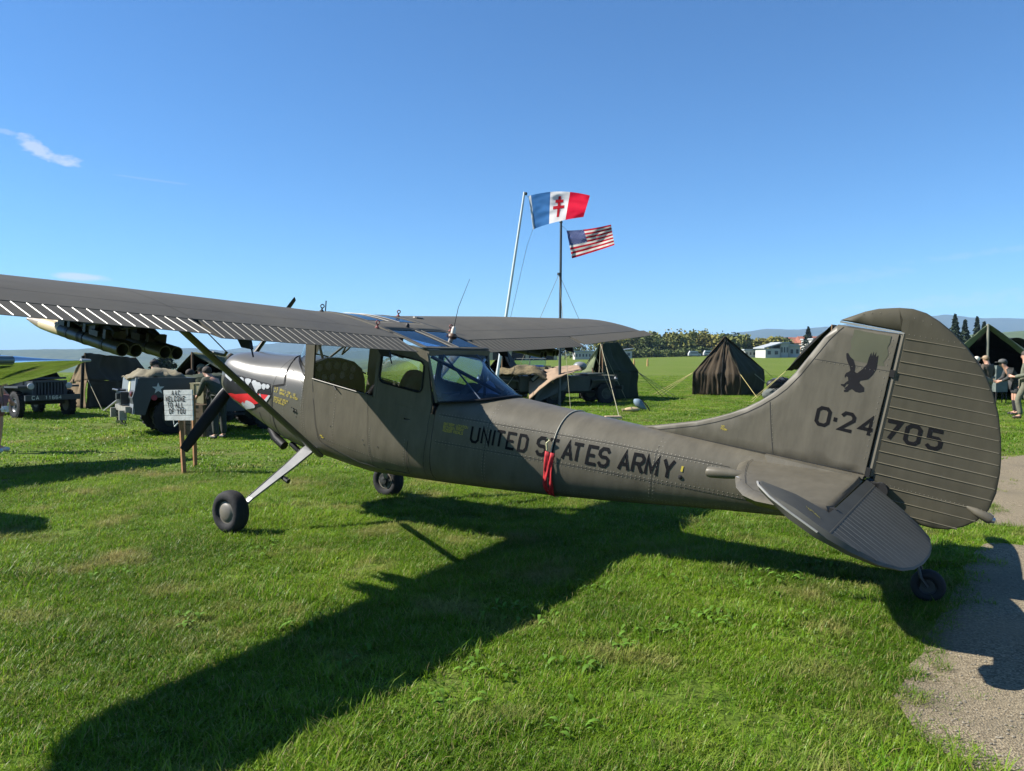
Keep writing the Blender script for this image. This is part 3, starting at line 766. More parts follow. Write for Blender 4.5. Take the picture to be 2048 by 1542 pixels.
    # flap hinge fairings below the trailing edge
    for y in (2.42, .95):
        h, up, lo, te = trail(y * s, 8)
        mb = MB(); mb.prism([te + Vector((.03, -.012, -.004)), te + Vector((.16, -.012, -.012)), te + Vector((.10, -.012, -.07)), te + Vector((.0, -.012, -.065))], (0, .024, 0)); mb.tube([te + Vector((.01, 0, -.06)), te + Vector((-.02, 0, -.115))], .006, 5)
        mb.build('flap_hinge', M_black, w)
    # rocket pylons
    for yp in (2.97, 2.66):
        mb = MB(); z0 = zc(yp) - .03
        mb.prism([(.02, yp * s - .02, z0), (-.72, yp * s - .02, z0), (-.66, yp * s - .02, z0 - .13), (-.15, yp * s - .02, z0 - .13)], (0, .04, 0))
        mb.box((-.62, yp * s, z0 - .145), (.10, .15, .05)); mb.box((-.22, yp * s, z0 - .14), (.08, .15, .04))
        mb.box((-.46, yp * s - .035, z0 - .09), (.22, .03, .07)); mb.box((-.55, yp * s + .045, z0 - .10), (.12, .03, .10)); mb.tube([(-.1, yp * s + .06, z0 - .05), (-.45, yp * s + .07, z0 - .12), (-.7, yp * s + .05, z0 - .06)], .008, 5)
        mb.tube([(-.66, yp * s, z0 - .08), (-.82, yp * s + .03 * s, z0 - .12)], .026, 8)
        mb.tube([(-.0, yp * s - .05, z0 - .02), (-.15, yp * s - .05, z0 - .12), (-.35, yp * s - .05, z0 - .10)], .007, 5)
        mb.build('rocket_pylon', M_darkmetal, w)
# roof between the wings, with skylight openings
def roof(x, y, off=0.0):
    c = 1.63; t = (.16 - x) / c
    return Vector((x, y, zc(.5) + c * float(np.interp(min(t, 1.0), XC + [1.0], UPC + [.004])) + off))
SKY = [(.02, -.66, .07, .40), (-.965, -1.44, .05, .455)]
SKYS = [(a, b, l * s, r * s) for (a, b, l, r) in SKY for s in (1, -1)]
xs = sorted(set([.16, .157, .15, .13, .10, .06, .02, -.1, -.2, -.3, -.4, -.5, -.6, -.66, -.75, -.85, -.965, -1.05, -1.15, -1.25, -1.35, -1.44, -1.49]), reverse=True)
yb = [-.507, -.455, -.40, -.23, -.07, -.05, .05, .07, .23, .40, .455, .507]
def in_sky(x, y): return any(b < x < a and min(l, r) < y < max(l, r) for (a, b, l, r) in SKYS)
mb = MB()
for i in range(len(xs) - 1):
    for j in range(len(yb) - 1):
        if not in_sky((xs[i] + xs[i + 1]) / 2, (yb[j] + yb[j + 1]) / 2):
            mb.poly([roof(xs[i], yb[j]), roof(xs[i], yb[j + 1]), roof(xs[i + 1], yb[j + 1]), roof(xs[i + 1], yb[j])])
def weld(o, d=1e-4):
    bm = bmesh.new(); bm.from_mesh(o.data); bmesh.ops.remove_doubles(bm, verts=bm.verts, dist=d); bmesh.ops.recalc_face_normals(bm, faces=bm.faces); bm.to_mesh(o.data); bm.free()
rf = mb.build('cabin_roof', M_wing, plane, smooth=True, angle=60, solid=.012); weld(rf)
for (a, b, l, r) in SKYS:
    mb = MB(); mb.grid(lambda u, v: roof(a + (b - a) * u, l + (r - l) * v, .002), 10, 2); sk = mb.build('skylight_pane', M_sky, rf, smooth=True)
    mb = MB(); loop = [roof(a + (b - a) * u, l, .004) for u in lin(0, 1, 8)] + [roof(b, l + (r - l) * u, .004) for u in lin(0, 1, 4)][1:] + [roof(b + (a - b) * u, r, .004) for u in lin(0, 1, 8)][1:] + [roof(a, r + (l - r) * u, .004) for u in lin(0, 1, 4)][1:]
    mb.tube(loop, .006, 5, cap=False); mb.build('skylight_rim', M_ridge, sk, smooth=True)
# lifting rings, fuel caps, aerial
M_ringred = mat('ring_red', (.22, .06, .05), rough=.6, var=.3)
for (x, y, m_) in ((-.22, .57, M_darkmetal), (-.22, -.57, M_ringred), (-.94, .57, M_ringred), (-.94, -.57, M_ringred)):
    base = top(x, abs(y)); base = Vector((x, y, base.z)); mb = MB()
    mb.lathe([(0, .022), (.006, .022), (.02, .008), (.035, .008)], base, (0, 0, 1), 8)
    mb.tube([base + Vector((0, 0, .052)) + Vector((.5 * math.sin(a), .8 * math.sin(a), math.cos(a)))  .normalized() * .017 for a in [2 * math.pi * k / 14 for k in range(15)]], .0058, 6, cap=False)
    mb.build('lifting_ring', m_, plane, smooth=True)
mb = MB(); b0 = roof(-1.10, -.40)
mb.lathe([(0, .05), (.015, .045), (.03, .03)], b0, (0, 0, 1), 10); mb.build('aerial_foot', mat('bakelite_brown', (.09, .045, .02), rough=.5), plane, smooth=True)
mb = MB(); mb.lathe([(.02, .026), (.07, .024), (.10, .012)], b0, (0, 0, 1), 10); am = mb.build('aerial_insulator', mat('ceramic_white', (.55, .50, .42), rough=.4), plane, smooth=True)
mb = MB(); mb.tube([b0 + Vector((0, 0, .09)), b0 + Vector((-.03, .02, .30)), b0 + Vector((-.12, .03, .60))], [.004, .003, .002], 6); mb.build('aerial_whip', M_darkmetal, am)
mb = MB(); b1 = roof(-.86, .04); mb.lathe([(0, .022), (.03, .02), (.045, .008)], b1, (0, 0, 1), 10); mb.build('roof_beacon', M_black, plane, smooth=True)
mb = MB(); b2 = roof(-.12, .42); mb.tube([b2, b2 + Vector((.01, 0, .11))], .006, 6); mb.build('roof_vent_mast', M_darkmetal, plane)
mb = MB(); b3 = top(-.35, .75); mb.lathe([(0, .06), (.012, .055)], (-.35, -.75, b3.z), (0, 0, 1), 14); mb.build('fuel_cap', M_paint, plane)

# ---- undercarriage
for s in (1, -1):
    mb = MB(); vs = []; fs = []
    rows = [(.36, .80, -.135, .075, .014), (.42, .765, -.132, .072, .014), (.60, .62, -.105, .056, .013), (.80, .465, -.065, .042, .012), (.98, .325, -.028, .030, .011), (1.045, .245, .0, .026, .011)]
    for (y, z, xcn, hw, th) in rows:
        up = Vector((0, .62 * s, .78))
        for (dx, dt) in ((hw, th), (hw * .9, -th), (-hw * .9, -th), (-hw, th)): vs.append(Vector((xcn + dx, y * s, z)) + up * dt)
    for i in range(len(rows) - 1):
        for j in range(4): fs.append((i * 4 + j, i * 4 + (j + 1) % 4, (i + 1) * 4 + (j + 1) % 4, (i + 1) * 4 + j))
    fs += [(0, 1, 2, 3), tuple(len(vs) - 4 + j for j in range(4))]
    mb.add(vs, fs); gl_ = mb.build('landing_gear_leg', mat('gear_grey', (.20, .20, .19), rough=.45, var=.15, scale=9, col2=(.13, .132, .135)), plane)
    mb = MB(); mb.tube([(r[2] + r[3] * 1.05, r[0] * s, r[1] + .012) for r in rows[1:]], .007, 6); mb.build('brake_line', M_black, gl_, smooth=True)
    mb = MB(); mb.box((-.19 + .055, .70 * s, .52), (.10, .03, .03)); mb.tube([(-.12, .70 * s, .52), (-.21, .70 * s, .505)], [.018, .026], 8); mb.build('step', M_black, gl_)
    c = Vector((.040, 1.145 * s, .196)); wd = .075; R = .205
    ax = Vector((0, s, 0))
    mb = MB(); prof = [(-wd * .75, .105), (-wd, .125), (-wd * 1.05, .15), (-wd * .98, .175), (-wd * .72, .195), (-wd * .35, .203), (0, R), (wd * .35, .203), (wd * .72, .195), (wd * .98, .175), (wd * 1.05, .15), (wd, .125), (wd * .75, .105)]
    mb.lathe(prof, c, ax, 40, cap=False)
    whl = mb.build('main_wheel', M_tyre, plane, smooth=True, angle=70)
    mb = MB()
    for q in (-.02, 0.0, .02): mb.lathe([(q - .002, R * .9996 + .0006), (q, R + .001), (q + .002, R * .9996 + .0006)], c, ax, 40, cap=False)
    tag(mb.build('tread_groove', M_seam, whl), kind='stuff')
    mb = MB(); mb.lathe([(-wd * .8, .1), (-wd * .5, .108), (wd * .6, .108), (wd * .72, .106), (wd * .7, .094), (wd * .80, .085), (wd * .95, .06), (wd * 1.0, 0.004)], c, ax, 32)
    mb.build('hub_cap', mat('hub_olive', (.14, .125, .10), rough=.45, var=.08), whl, smooth=True, angle=50)
    mb = MB(); mb.lathe([(-wd * .6, .09), (-wd * .85, .085), (-wd * .86, .05), (-wd * 1.3, .045), (-wd * 1.35, .02)], c, ax, 20); 
    for k in range(6):
        a = k * math.pi / 3; p = c + Vector((math.cos(a) * .065, -wd * .9 * s, math.sin(a) * .065)); mb.box(p, (.022, .02, .022))
    mb.tube([c + Vector((.0, -wd * 1.2 * s, 0)), c + Vector((-.05, -wd * 1.4 * s, .07)), c + Vector((-.01, -.13 * s, .11))], .012, 6)
    mb.build('brake_assembly', M_darkmetal, whl)

# ---- fin, rudder, tailplane
FIN = [(-3.33, 1.795), (-3.44, 1.815), (-3.54, 1.844), (-3.70, 1.90), (-3.872, 1.962), (-4.0, 2.02), (-4.123, 2.085), (-4.23, 2.155), (-4.324, 2.23), (-4.40, 2.305), (-4.46, 2.377), (-4.531, 2.491), (-4.605, 2.642), (-4.674, 2.783), (-4.731, 2.868), (-4.752, 2.893)]
def fin_t(x, z): return .038 * min(1, .35 + (-3.3 - x) * .45) * (1.0 if z < 2.4 else 1 - .25 * (z - 2.4))
def slab(name, outline, tfun, m, parent, edge=.35, smooth=True):
    """lens-like panel in the symmetry plane with rounded edges: outline of (x, z)"""
    o2 = []
    for a, b in zip(outline, outline[1:] + outline[:1]):
        m_ = max(1, int(math.dist(a, b) / .10)); o2 += [(a[0] + (b[0] - a[0]) * i / m_, a[1] + (b[1] - a[1]) * i / m_) for i in range(m_)]
    outline = o2; n = len(outline); P = [Vector((x, 0, z)) for x, z in outline]
    area = sum(a[0] * b[1] - b[0] * a[1] for a, b in zip(outline, outline[1:] + outline[:1]))
    inn = []
    for i in range(n):
        d1 = (P[i] - P[i - 1]).normalized(); d2 = (P[(i + 1) % n] - P[i]).normalized(); d = (d1 + d2).normalized()
        nn = Vector((-d.z, 0, d.x)) * (1 if area > 0 else -1)
        inn.append(P[i] + nn * .011)
    bm = bmesh.new(); vv = [bm.verts.new(p) for p in inn]; bm.faces.new(vv); bmesh.ops.triangulate(bm, faces=bm.faces[:], quad_method='BEAUTY', ngon_method='BEAUTY')
    for _ in range(6):
        es = [e for e in bm.edges if not e.is_boundary and e.calc_length() > .13]
        if not es: break
        bmesh.ops.subdivide_edges(bm, edges=es, cuts=1); bmesh.ops.triangulate(bm, faces=[f for f in bm.faces if len(f.verts) > 3])
        bmesh.ops.beautify_fill(bm, faces=bm.faces[:], edges=[e for e in bm.edges if not e.is_boundary])
    bm.verts.ensure_lookup_table(); bm.verts.index_update()
    Q = [v.co.copy() for v in bm.verts]; tris = [tuple(v.index for v in f.verts) for f in bm.faces]; bm.free()
    # the first n vertices are still the inner outline
    N_ = len(Q); vs = []
    for sgn in (1, -1): vs += [Vector((p.x, sgn * tfun(p.x, p.z), p.z)) for p in Q]
    vs += P; fs = tris + [tuple(i + N_ for i in reversed(t)) for t in tris]
    for i in range(n):
        j = (i + 1) % n; fs += [(i, j, 2 * N_ + j, 2 * N_ + i), (N_ + j, N_ + i, 2 * N_ + i, 2 * N_ + j)]
    mb = MB(); mb.add(vs, fs); return mb.build(name, m, parent, smooth=smooth, angle=75, wn_=True)
fin_out = FIN + [(-5.168, 2.900), (-5.160, 1.872), (-4.90, 1.855), (-4.2, 1.82), (-3.6, 1.79)]
fin = slab('fin', fin_out, fin_t, M_paint, plane)
mb = MB()
def fseam(pts, wd=.005):
    for a, b in zip(pts, pts[1:]):
        A = Vector((a[0], fin_t(*a) + .0014, a[1])); Bq = Vector((b[0], fin_t(*b) + .0014, b[1])); d = (Bq - A).normalized(); nn = d.cross(Vector((0, 1, 0))).normalized() * wd / 2
        mb.poly([A + nn, Bq + nn, Bq - nn, A - nn])
off_le = [(x - .045 if z > 2.3 else x - .02, z - .012 if z > 2.3 else z - .035) for x, z in FIN[1:]]
fseam(interp(off_le, .1)); fseam(interp([(-4.403, 2.24), (-4.45, 2.05), (-4.505, 1.86)], .1)); fseam(interp([(-4.642, 2.618), (-5.16, 2.632)], .1), .003)
fseam(interp([(-3.56, 1.81), (-4.486, 1.853), (-5.14, 1.885)], .1), .006)
tag(mb.build('fin_seam', M_seam, fin), kind='stuff')
mb = MB()
for (ln, st_) in (([(-4.42, 2.22), (-4.50, 1.88)], .035), ([(-5.13, 2.85), (-5.13, 1.92)], .045), ([(-4.70, 2.61), (-5.12, 2.62)], .03)):
    (xa, za), (xb, zb) = ln; L = math.dist(*ln)
    for k in range(int(L / st_)):
        t = k * st_ / L; x, z = xa + (xb - xa) * t, za + (zb - za) * t
        mb.lathe([(0, .0032), (.002, .0015)], (x, fin_t(x, z) + .001, z), (0, 1, 0), 6)
tag(mb.build('rivet_rows', M_rivet, fin), kind='stuff')
mb = MB(); mb.grid(lambda u, v: Vector((-5.115 + .245 * (1 - u) + .02 * noise.noise(Vector((v * 4, 1, 0))), fin_t(-5, 2.7) + .0012, 2.66 + .215 * v + .01 * noise.noise(Vector((u * 4, 5, 0))))), 8, 8)
mb.build('retouched_patch', mat('fresh_olive', (.078, .078, .045), rough=.45, var=.1), fin)
# tail fairing between fin and tailplane
# rudder: deflected slightly to starboard
RD = math.radians(3)
def rud(x, z, off=0):   # (x, z) in the undeflected plane
    d = -5.185 - x; return Vector((-5.185 - d * math.cos(RD) - off * math.sin(RD), -d * math.sin(RD) + off * math.cos(RD), z))
RUD = [(-5.192, 2.915), (-4.762, 2.925), (-4.795, 2.946), (-4.911, 3.014), (-4.993, 3.048), (-5.12, 3.076), (-5.205, 3.083), (-5.293, 3.068), (-5.388, 3.024), (-5.485, 2.963), (-5.582, 2.885), (-5.654, 2.812), (-5.717, 2.737), (-5.794, 2.614), (-5.854, 2.48), (-5.903, 2.324), (-5.932, 2.193), (-5.945, 2.102), (-5.953, 1.963), (-5.936, 1.842), (-5.885, 1.75), (-5.816, 1.686), (-5.732, 1.641), (-5.644, 1.622), (-5.45, 1.625), (-5.33, 1.66), (-5.275, 1.74), (-5.265, 1.80), (-5.235, 1.845), (-5.20, 1.86)]
def rud_t(x, z): return max(.006, .030 - (-5.19 - x) * .034) if x < -5.19 else .030 - .012 * (x + 5.19) / .43
rudder = slab('rudder', RUD, rud_t, M_rud, plane, smooth=True)
for v in rudder.data.vertices:
    p = rud(v.co.x, v.co.z, v.co.y); v.co = p
def rud_edge(z):
    best = -5.2
    for a, b in zip(RUD[6:24], RUD[7:25]):
        if min(a[1], b[1]) <= z <= max(a[1], b[1]) and a[1] != b[1]:
            t = (z - a[1]) / (b[1] - a[1]); best = min(best, a[0] + t * (b[0] - a[0]))
    return best
def rib_mesh(mb, A, Bq, w, h, side=Vector((0, 1, 0))):
    d = (Bq - A).normalized(); q = d.cross(side).normalized()
    mb.add([A + q * w, A - q * w * .6, A + side * h, Bq + q * w, Bq - q * w * .6, Bq + side * h * .5], [(0, 2, 5, 3), (1, 4, 5, 2), (0, 1, 2), (3, 5, 4)])
for k in range(16):
    z = 2.873 - .0805 * k; xa = -5.205 if z > 1.87 else -5.46
    if 1.70 < z < 1.87: xa = -5.32
    xb = rud_edge(z + .01) + .012
    if z < 1.66: continue
    for sd in (1, -1):
        mb = MB(); rib_mesh(mb, rud(xa, z, sd * (rud_t(xa, z) - .001)), rud(xb, z + .0, sd * (rud_t(xb, z) - .001)), .008, .0075, Vector((0, sd, 0))); mb.build('rib', mat('rudder_rib', (.115, .102, .070), rough=.4, var=.05), rudder)
mb = MB(); mb.tube([rud(-5.190, z, .0) for z in lin(1.88, 2.905, 10)], .033, 8); mb.build('rudder_spar', M_paint, rudder, smooth=True)
mb = MB(); mb.box((-5.176, 0, 2.39), (.010, .05, 1.02)); mb.box((-5.175, .0, 2.62), (.03, .085, .05)); mb.box((-5.170, 0, 1.90), (.03, .09, .07)); mb.build('rudder_hinge', M_gap, fin)
mb = MB(); mb.add([rud(-4.765, 2.921, .027), rud(-5.19, 2.911, .030), rud(-5.19, 2.900, .030), rud(-4.765, 2.908, .026)], [(0, 1, 2, 3)]); mb.build('balance_edge', mat('worn_edge', (.32, .31, .28), rough=.4, metal=.3), rudder)
mb = MB()
for z in lin(1.78, 1.84, 1)[:1]:
    for k in range(26): x = -5.22 - k * .027; mb.lathe([(0, .0032), (.002, .0015)], rud(x, 1.845 - .0 * k - .0005 * k, rud_t(x, z)), (0, 1, 0), 6)
for k in range(9): x = -4.9 - k * .055; mb.lathe([(0, .003), (.002, .0015)], rud(x, 2.99 + .04 * math.sin((k + .5) / 9 * 3.14), .026 if x > -5.19 else rud_t(x, 2.9)), (0, 1, 0), 6)
for k in range(10): x = -5.22 - k * .035; mb.lathe([(0, .003), (.002, .0015)], rud(x, 2.905, rud_t(x, 2.9)), (0, 1, 0), 6)
tag(mb.build('rivet_rows', M_rivet, rudder), kind='stuff')
mb = MB(); mb.tube([rud(-5.80, 1.83, .0), rud(-5.86, 1.815, .012), rud(-5.945, 1.79, .012), rud(-5.965, 1.785, .012)], [.008, .024, .036, .030], 10); tl = mb.build('tail_light_fairing', M_paint, rudder, smooth=True)
mb = MB(); mb.lathe([(0, .022), (.018, .018), (.024, .006)], rud(-5.965, 1.785, .012), (-1, 0, -.15), 10); mb.build('tail_light', M_steel, tl, smooth=True)
# eagle and serial number
eagle = [[-4.853, 2.7], [-4.865, 2.705], [-4.884, 2.681], [-4.908, 2.666], [-4.93, 2.621], [-4.933, 2.582], [-4.953, 2.576], [-4.982, 2.612], [-5.003, 2.651], [-5.005, 2.696], [-5.01, 2.726], [-5.014, 2.738], [-5.023, 2.712], [-5.027, 2.749], [-5.036, 2.718], [-5.045, 2.748], [-5.049, 2.712], [-5.063, 2.727], [-5.067, 2.679], [-5.068, 2.63], [-5.055, 2.588], [-5.032, 2.549], [-4.982, 2.528], [-4.98, 2.513], [-5.018, 2.486], [-5.024, 2.458], [-4.995, 2.444], [-4.967, 2.445], [-4.941, 2.459], [-4.925, 2.446], [-4.919, 2.434], [-4.897, 2.426], [-4.892, 2.438], [-4.906, 2.449], [-4.892, 2.451], [-4.91, 2.473], [-4.916, 2.489], [-4.898, 2.485], [-4.89, 2.458], [-4.879, 2.466], [-4.867, 2.468], [-4.863, 2.477], [-4.885, 2.482], [-4.895, 2.499], [-4.907, 2.512], [-4.899, 2.535], [-4.886, 2.542], [-4.88, 2.526], [-4.876, 2.545], [-4.882, 2.563], [-4.898, 2.575], [-4.905, 2.586], [-4.894, 2.614], [-4.875, 2.64], [-4.861, 2.667]]
mb = MB(); mb.poly([Vector((x, fin_t(x, z) + .002, z)) for x, z in eagle])
bm = bmesh.new(); o = mb.build('eagle_emblem', mat('emblem_black', (.016, .016, .018), rough=.85, var=.1, spec=.06), fin, recalc=False); bm.from_mesh(o.data); bmesh.ops.triangulate(bm, faces=bm.faces[:]); bm.to_mesh(o.data); bm.free()
def digits(txt, xs_, z0, h, mapf, parent, w=1.1, gs=.86):
    for ch, x in zip(txt, xs_):
        sc = h / 6; mb = MB()
        if ch == '.': mb.poly([mapf(x - a, z0 + b) for a, b in ((0, .055), (.024, .055), (.024, .085), (0, .085))])
        for q in stroke_quads(ch, w) if ch != '.' else (): mb.poly([mapf(x - .011 - p.x * sc * gs, z0 + .011 + p.y * sc * .86) for p in q])
        mb.build('serial_digit' if ch != '.' else 'serial_dash', M_letter, parent)
digits("0.24", [-4.743, -4.868, -4.910, -5.044], 2.148, .142, lambda x, z: Vector((x, fin_t(x, z) + .002, z)), fin, 1.2)
digits("705", [-5.205, -5.335, -5.470], 2.158, .142, lambda x, z: rud(x, z, rud_t(x, z) + .0025), rudder, 1.2)
mb = MB()
for i, t in enumerate(["NO", "PUSH"]): put_text(mb, t, lambda u, v, i=i: Vector((-4.08 - u, fin_t(-4.08 - u, 2) + .002, 1.965 - i * .020 + v)), .014, w=1.2, sub=1)
tag(mb.build('yellow_stencil_text', M_yellow, fin), kind='stuff')

# tailplane
def tp_z(x): return 1.752 + (-4.33 - x) * .105
STAB = [(-4.30, .10), (-4.33, .28), (-4.40, .60), (-4.47, .85), (-4.56, 1.15), (-4.66, 1.36), (-4.76, 1.46), (-4.90, 1.475), (-5.155, 1.44), (-5.155, .10)]
for s in (1, -1):
    n = len(STAB); cx = -4.85; vs = []
    P = [Vector((x, y * s, tp_z(x))) for x, y in STAB]
    inn = [Vector((x + (cx - x) * .10, max(.10, y * .965) * s, tp_z(x))) for x, y in STAB]
    up = [p + Vector((0, 0, .036)) for p in inn]; dn = [p - Vector((0, 0, .036)) for p in inn]
    mb = MB(); mb.add(up + dn + P, [tuple(range(n)), tuple(range(2 * n - 1, n - 1, -1))] + [(i, (i + 1) % n, 2 * n + (i + 1) % n, 2 * n + i) for i in range(n)] + [(n + (i + 1) % n, n + i, 2 * n + i, 2 * n + (i + 1) % n) for i in range(n)])
    stb = mb.build('tailplane', M_paint, plane, smooth=True, angle=60, wn_=True)
    mb = MB(); L1 = [(-4.385, .12), (-4.40, .30), (-4.47, .62), (-4.53, .86), (-4.61, 1.14), (-4.70, 1.31), (-4.80, 1.38)]
    for a, b in zip(L1, L1[1:]):
        A = Vector((a[0], a[1] * s, tp_z(a[0]) + .0372)); Bq = Vector((b[0], b[1] * s, tp_z(b[0]) + .0372)); d = (Bq - A).normalized(); nn = d.cross(Vector((0, 0, 1))) * .002
        mb.poly([A + nn, Bq + nn, Bq - nn, A - nn])
    tag(mb.build('tailplane_seam', M_seam, stb), kind='stuff')
    if s > 0:
        mb = MB(); q = Vector((-4.50, .98, tp_z(-4.5) + .039)); mb.poly([q, q + Vector((-.02, .008, 0)), q + Vector((-.026, -.014, 0)), q + Vector((-.006, -.022, 0))]); mb.build('inspection_mark', M_white, stb)
    # elevator: hinge at x=-5.17, drooped
    DL = math.radians(22); H = Vector((-5.17, 0, 1.838))
    def el(c, y, off=0): return H + Vector((-c * math.cos(DL) - off * math.sin(DL), y * s, -c * math.sin(DL) + off * math.cos(DL)))
    EL = [(0.0, .14), (.03, .135), (.16, .165), (.30, .22), (.44, .31), (.52, .42), (.545, .60), (.552, .82), (.535, 1.10), (.50, 1.34), (.45, 1.52), (.34, 1.71), (.19, 1.84), (.02, 1.91), (-.14, 1.915), (-.27, 1.90), (-.355, 1.845), (-.375, 1.80), (-.20, 1.66), (-.01, 1.565), (-.005, 1.44)]
    n = len(EL)
    def et(c): return max(.005, .034 - .05 * max(0, c)) if c > -.2 else .018
    ins = [(c + (.10 - c) * .03, y + (1.0 - y) * .02) for c, y in EL]
    vs = [el(c, y, et(c)) for c, y in ins] + [el(c, y, -et(c)) for c, y in ins] + [el(c, y) for c, y in EL]
    bm = bmesh.new(); vv = [bm.verts.new((c, y, 0)) for c, y in EL]; bm.faces.new(vv); bmesh.ops.triangulate(bm, faces=bm.faces[:]); me0 = bpy.data.meshes.new('t'); bm.to_mesh(me0); bm.free()
    tris = [tuple(p.vertices) for p in me0.polygons]; bpy.data.meshes.remove(me0)
    mb = MB(); mb.add(vs, tris + [tuple(i + n for i in reversed(t)) for t in tris] + [(i, (i + 1) % n, 2 * n + (i + 1) % n, 2 * n + i) for i in range(n)] + [(n + (i + 1) % n, n + i, 2 * n + i, 2 * n + (i + 1) % n) for i in range(n)])
    elv = mb.build('elevator', M_elev, plane, smooth=True, angle=50, wn_=True)
    def te_c(y):
        best = 0
        for a, b in zip(EL[1:13], EL[2:14]):
            if min(a[1], b[1]) <= y <= max(a[1], b[1]): t = (y - a[1]) / max(1e-6, b[1] - a[1]); best = max(best, a[0] + t * (b[0] - a[0]))
        return best
    for k in range(20):
        y = .26 + k * .081; c1 = te_c(y) - .012; c0 = .075
        if c1 - c0 < .05: continue
        A = el(c0, y, et(c0) - .001); Bq = el(c1, y, et(c1) - .001); mb = MB(); nrm_ = (el(0, 0, 1) - el(0, 0, 0)); rib_mesh(mb, A, Bq, .0045, .0032, nrm_); mb.build('rib', mat('elevator_rib', (.085, .085, .072), rough=.4, var=.05), elv)
    mb = MB(); mb.add([el(.062, .15, et(.06) + .0012), el(.062, 1.88, et(.06) + .0012), el(.067, 1.88, et(.06) + .0012), el(.067, .15, et(.06) + .0012)], [(0, 1, 2, 3)]); mb.build('elevator_seam', M_ridge, elv)
    mb = MB(); mb.box(el(-.0, 1.40, .012), (.04, .025, .04)); mb.box(el(.0, 1.34, .012), (.03, .04, .02)); mb.build('elevator_hinge', M_gap, elv)
    mb = MB(); edge = [el(c, y, .004) for c, y in EL[13:18]]; mb.tube(edge, .006, 5); mb.build('worn_edge', mat('worn_edge', (.32, .31, .28)), elv, smooth=True)
    if s > 0:
        mb = MB()
        for i, t in enumerate(["NO", "PUSH"]): put_text(mb, t, lambda u, v, i=i: el(-.10 + u * .75 + i * .028 - v * .4, 1.76 + u * .3 - i * .0 - v * .9 + .0, et(.0) + .004), .022, w=1.1, sub=1)
        tag(mb.build('yellow_stencil_text', M_yellow, elv), kind='stuff')
    # hand-lift tube
    mb = MB(); zt_ = tp_z(-4.44); y0 = side_y(-4.3, 1.62)
    mb.tube([(-4.62, .72 * s, 1.80), (-4.50, .735 * s, 1.785), (-4.38, .745 * s, 1.765), (-4.27, .75 * s, 1.745), (-4.25, .75 * s, 1.741), (-4.238, .75 * s, 1.739)], [.006, .024, .038, .04, .034, .012], 12)
    mb.build('lift_handle', M_paint, stb, smooth=True)
mb = MB(); mb.prism([(-4.50, .125, 1.795), (-5.155, .125, 1.86), (-5.155, .125, 1.875), (-4.46, .10, 1.85)], (0, -.25, 0)); mb.build('tail_fairing', M_paint, plane)
mb = MB();  mb.box((-5.21, 0, 1.80), (.10, .14, .09)); mb.lathe([(-.07, .055), (.07, .055)], (-5.27, 0, 1.80), (0, 1, 0), 14); mb.build('elevator_torque_tube', M_gap, plane)
# tail wheel
tw = Vector((-5.70, 0, 1.232)); R = .112; wd = .045
mb = MB(); mb.lathe([(-wd * .7, .055), (-wd, .07), (-wd, .092), (-wd * .6, .107), (0, R), (wd * .6, .107), (wd, .092), (wd, .07), (wd * .7, .055)], tw, (0, 1, 0), 28, cap=False); twh = mb.build('tail_wheel', M_tyre, plane, smooth=True, angle=70)
mb = MB(); mb.lathe([(-wd * .8, .05), (-wd * .5, .058), (wd * .5, .058), (wd * .8, .054), (wd * .6, .045), (wd * .6, .012)], tw, (0, 1, 0), 20); mb.build('wheel_rim', M_darkmetal, twh, smooth=True, angle=40)
mb = MB()
for s in (1, -1): mb.tube([tw + Vector((0, s * .055, 0)), tw + Vector((.05, s * .06, .05)), tw + Vector((.10, s * .04, .15))], .012, 8)
mb.tube([tw + Vector((.10, -.05, .15)), tw + Vector((.10, .05, .15))], .016, 8); mb.tube([tw + Vector((.10, 0, .14)), tw + Vector((.12, 0, .22))], .025, 10)
mb.box(tw + Vector((.36, 0, .255)), (.62, .05, .014), Matrix.Rotation(math.radians(-3), 3, 'Y'))
mb.build('tail_wheel_fork', M_darkmetal, plane)

bpy.context.view_layer.update()

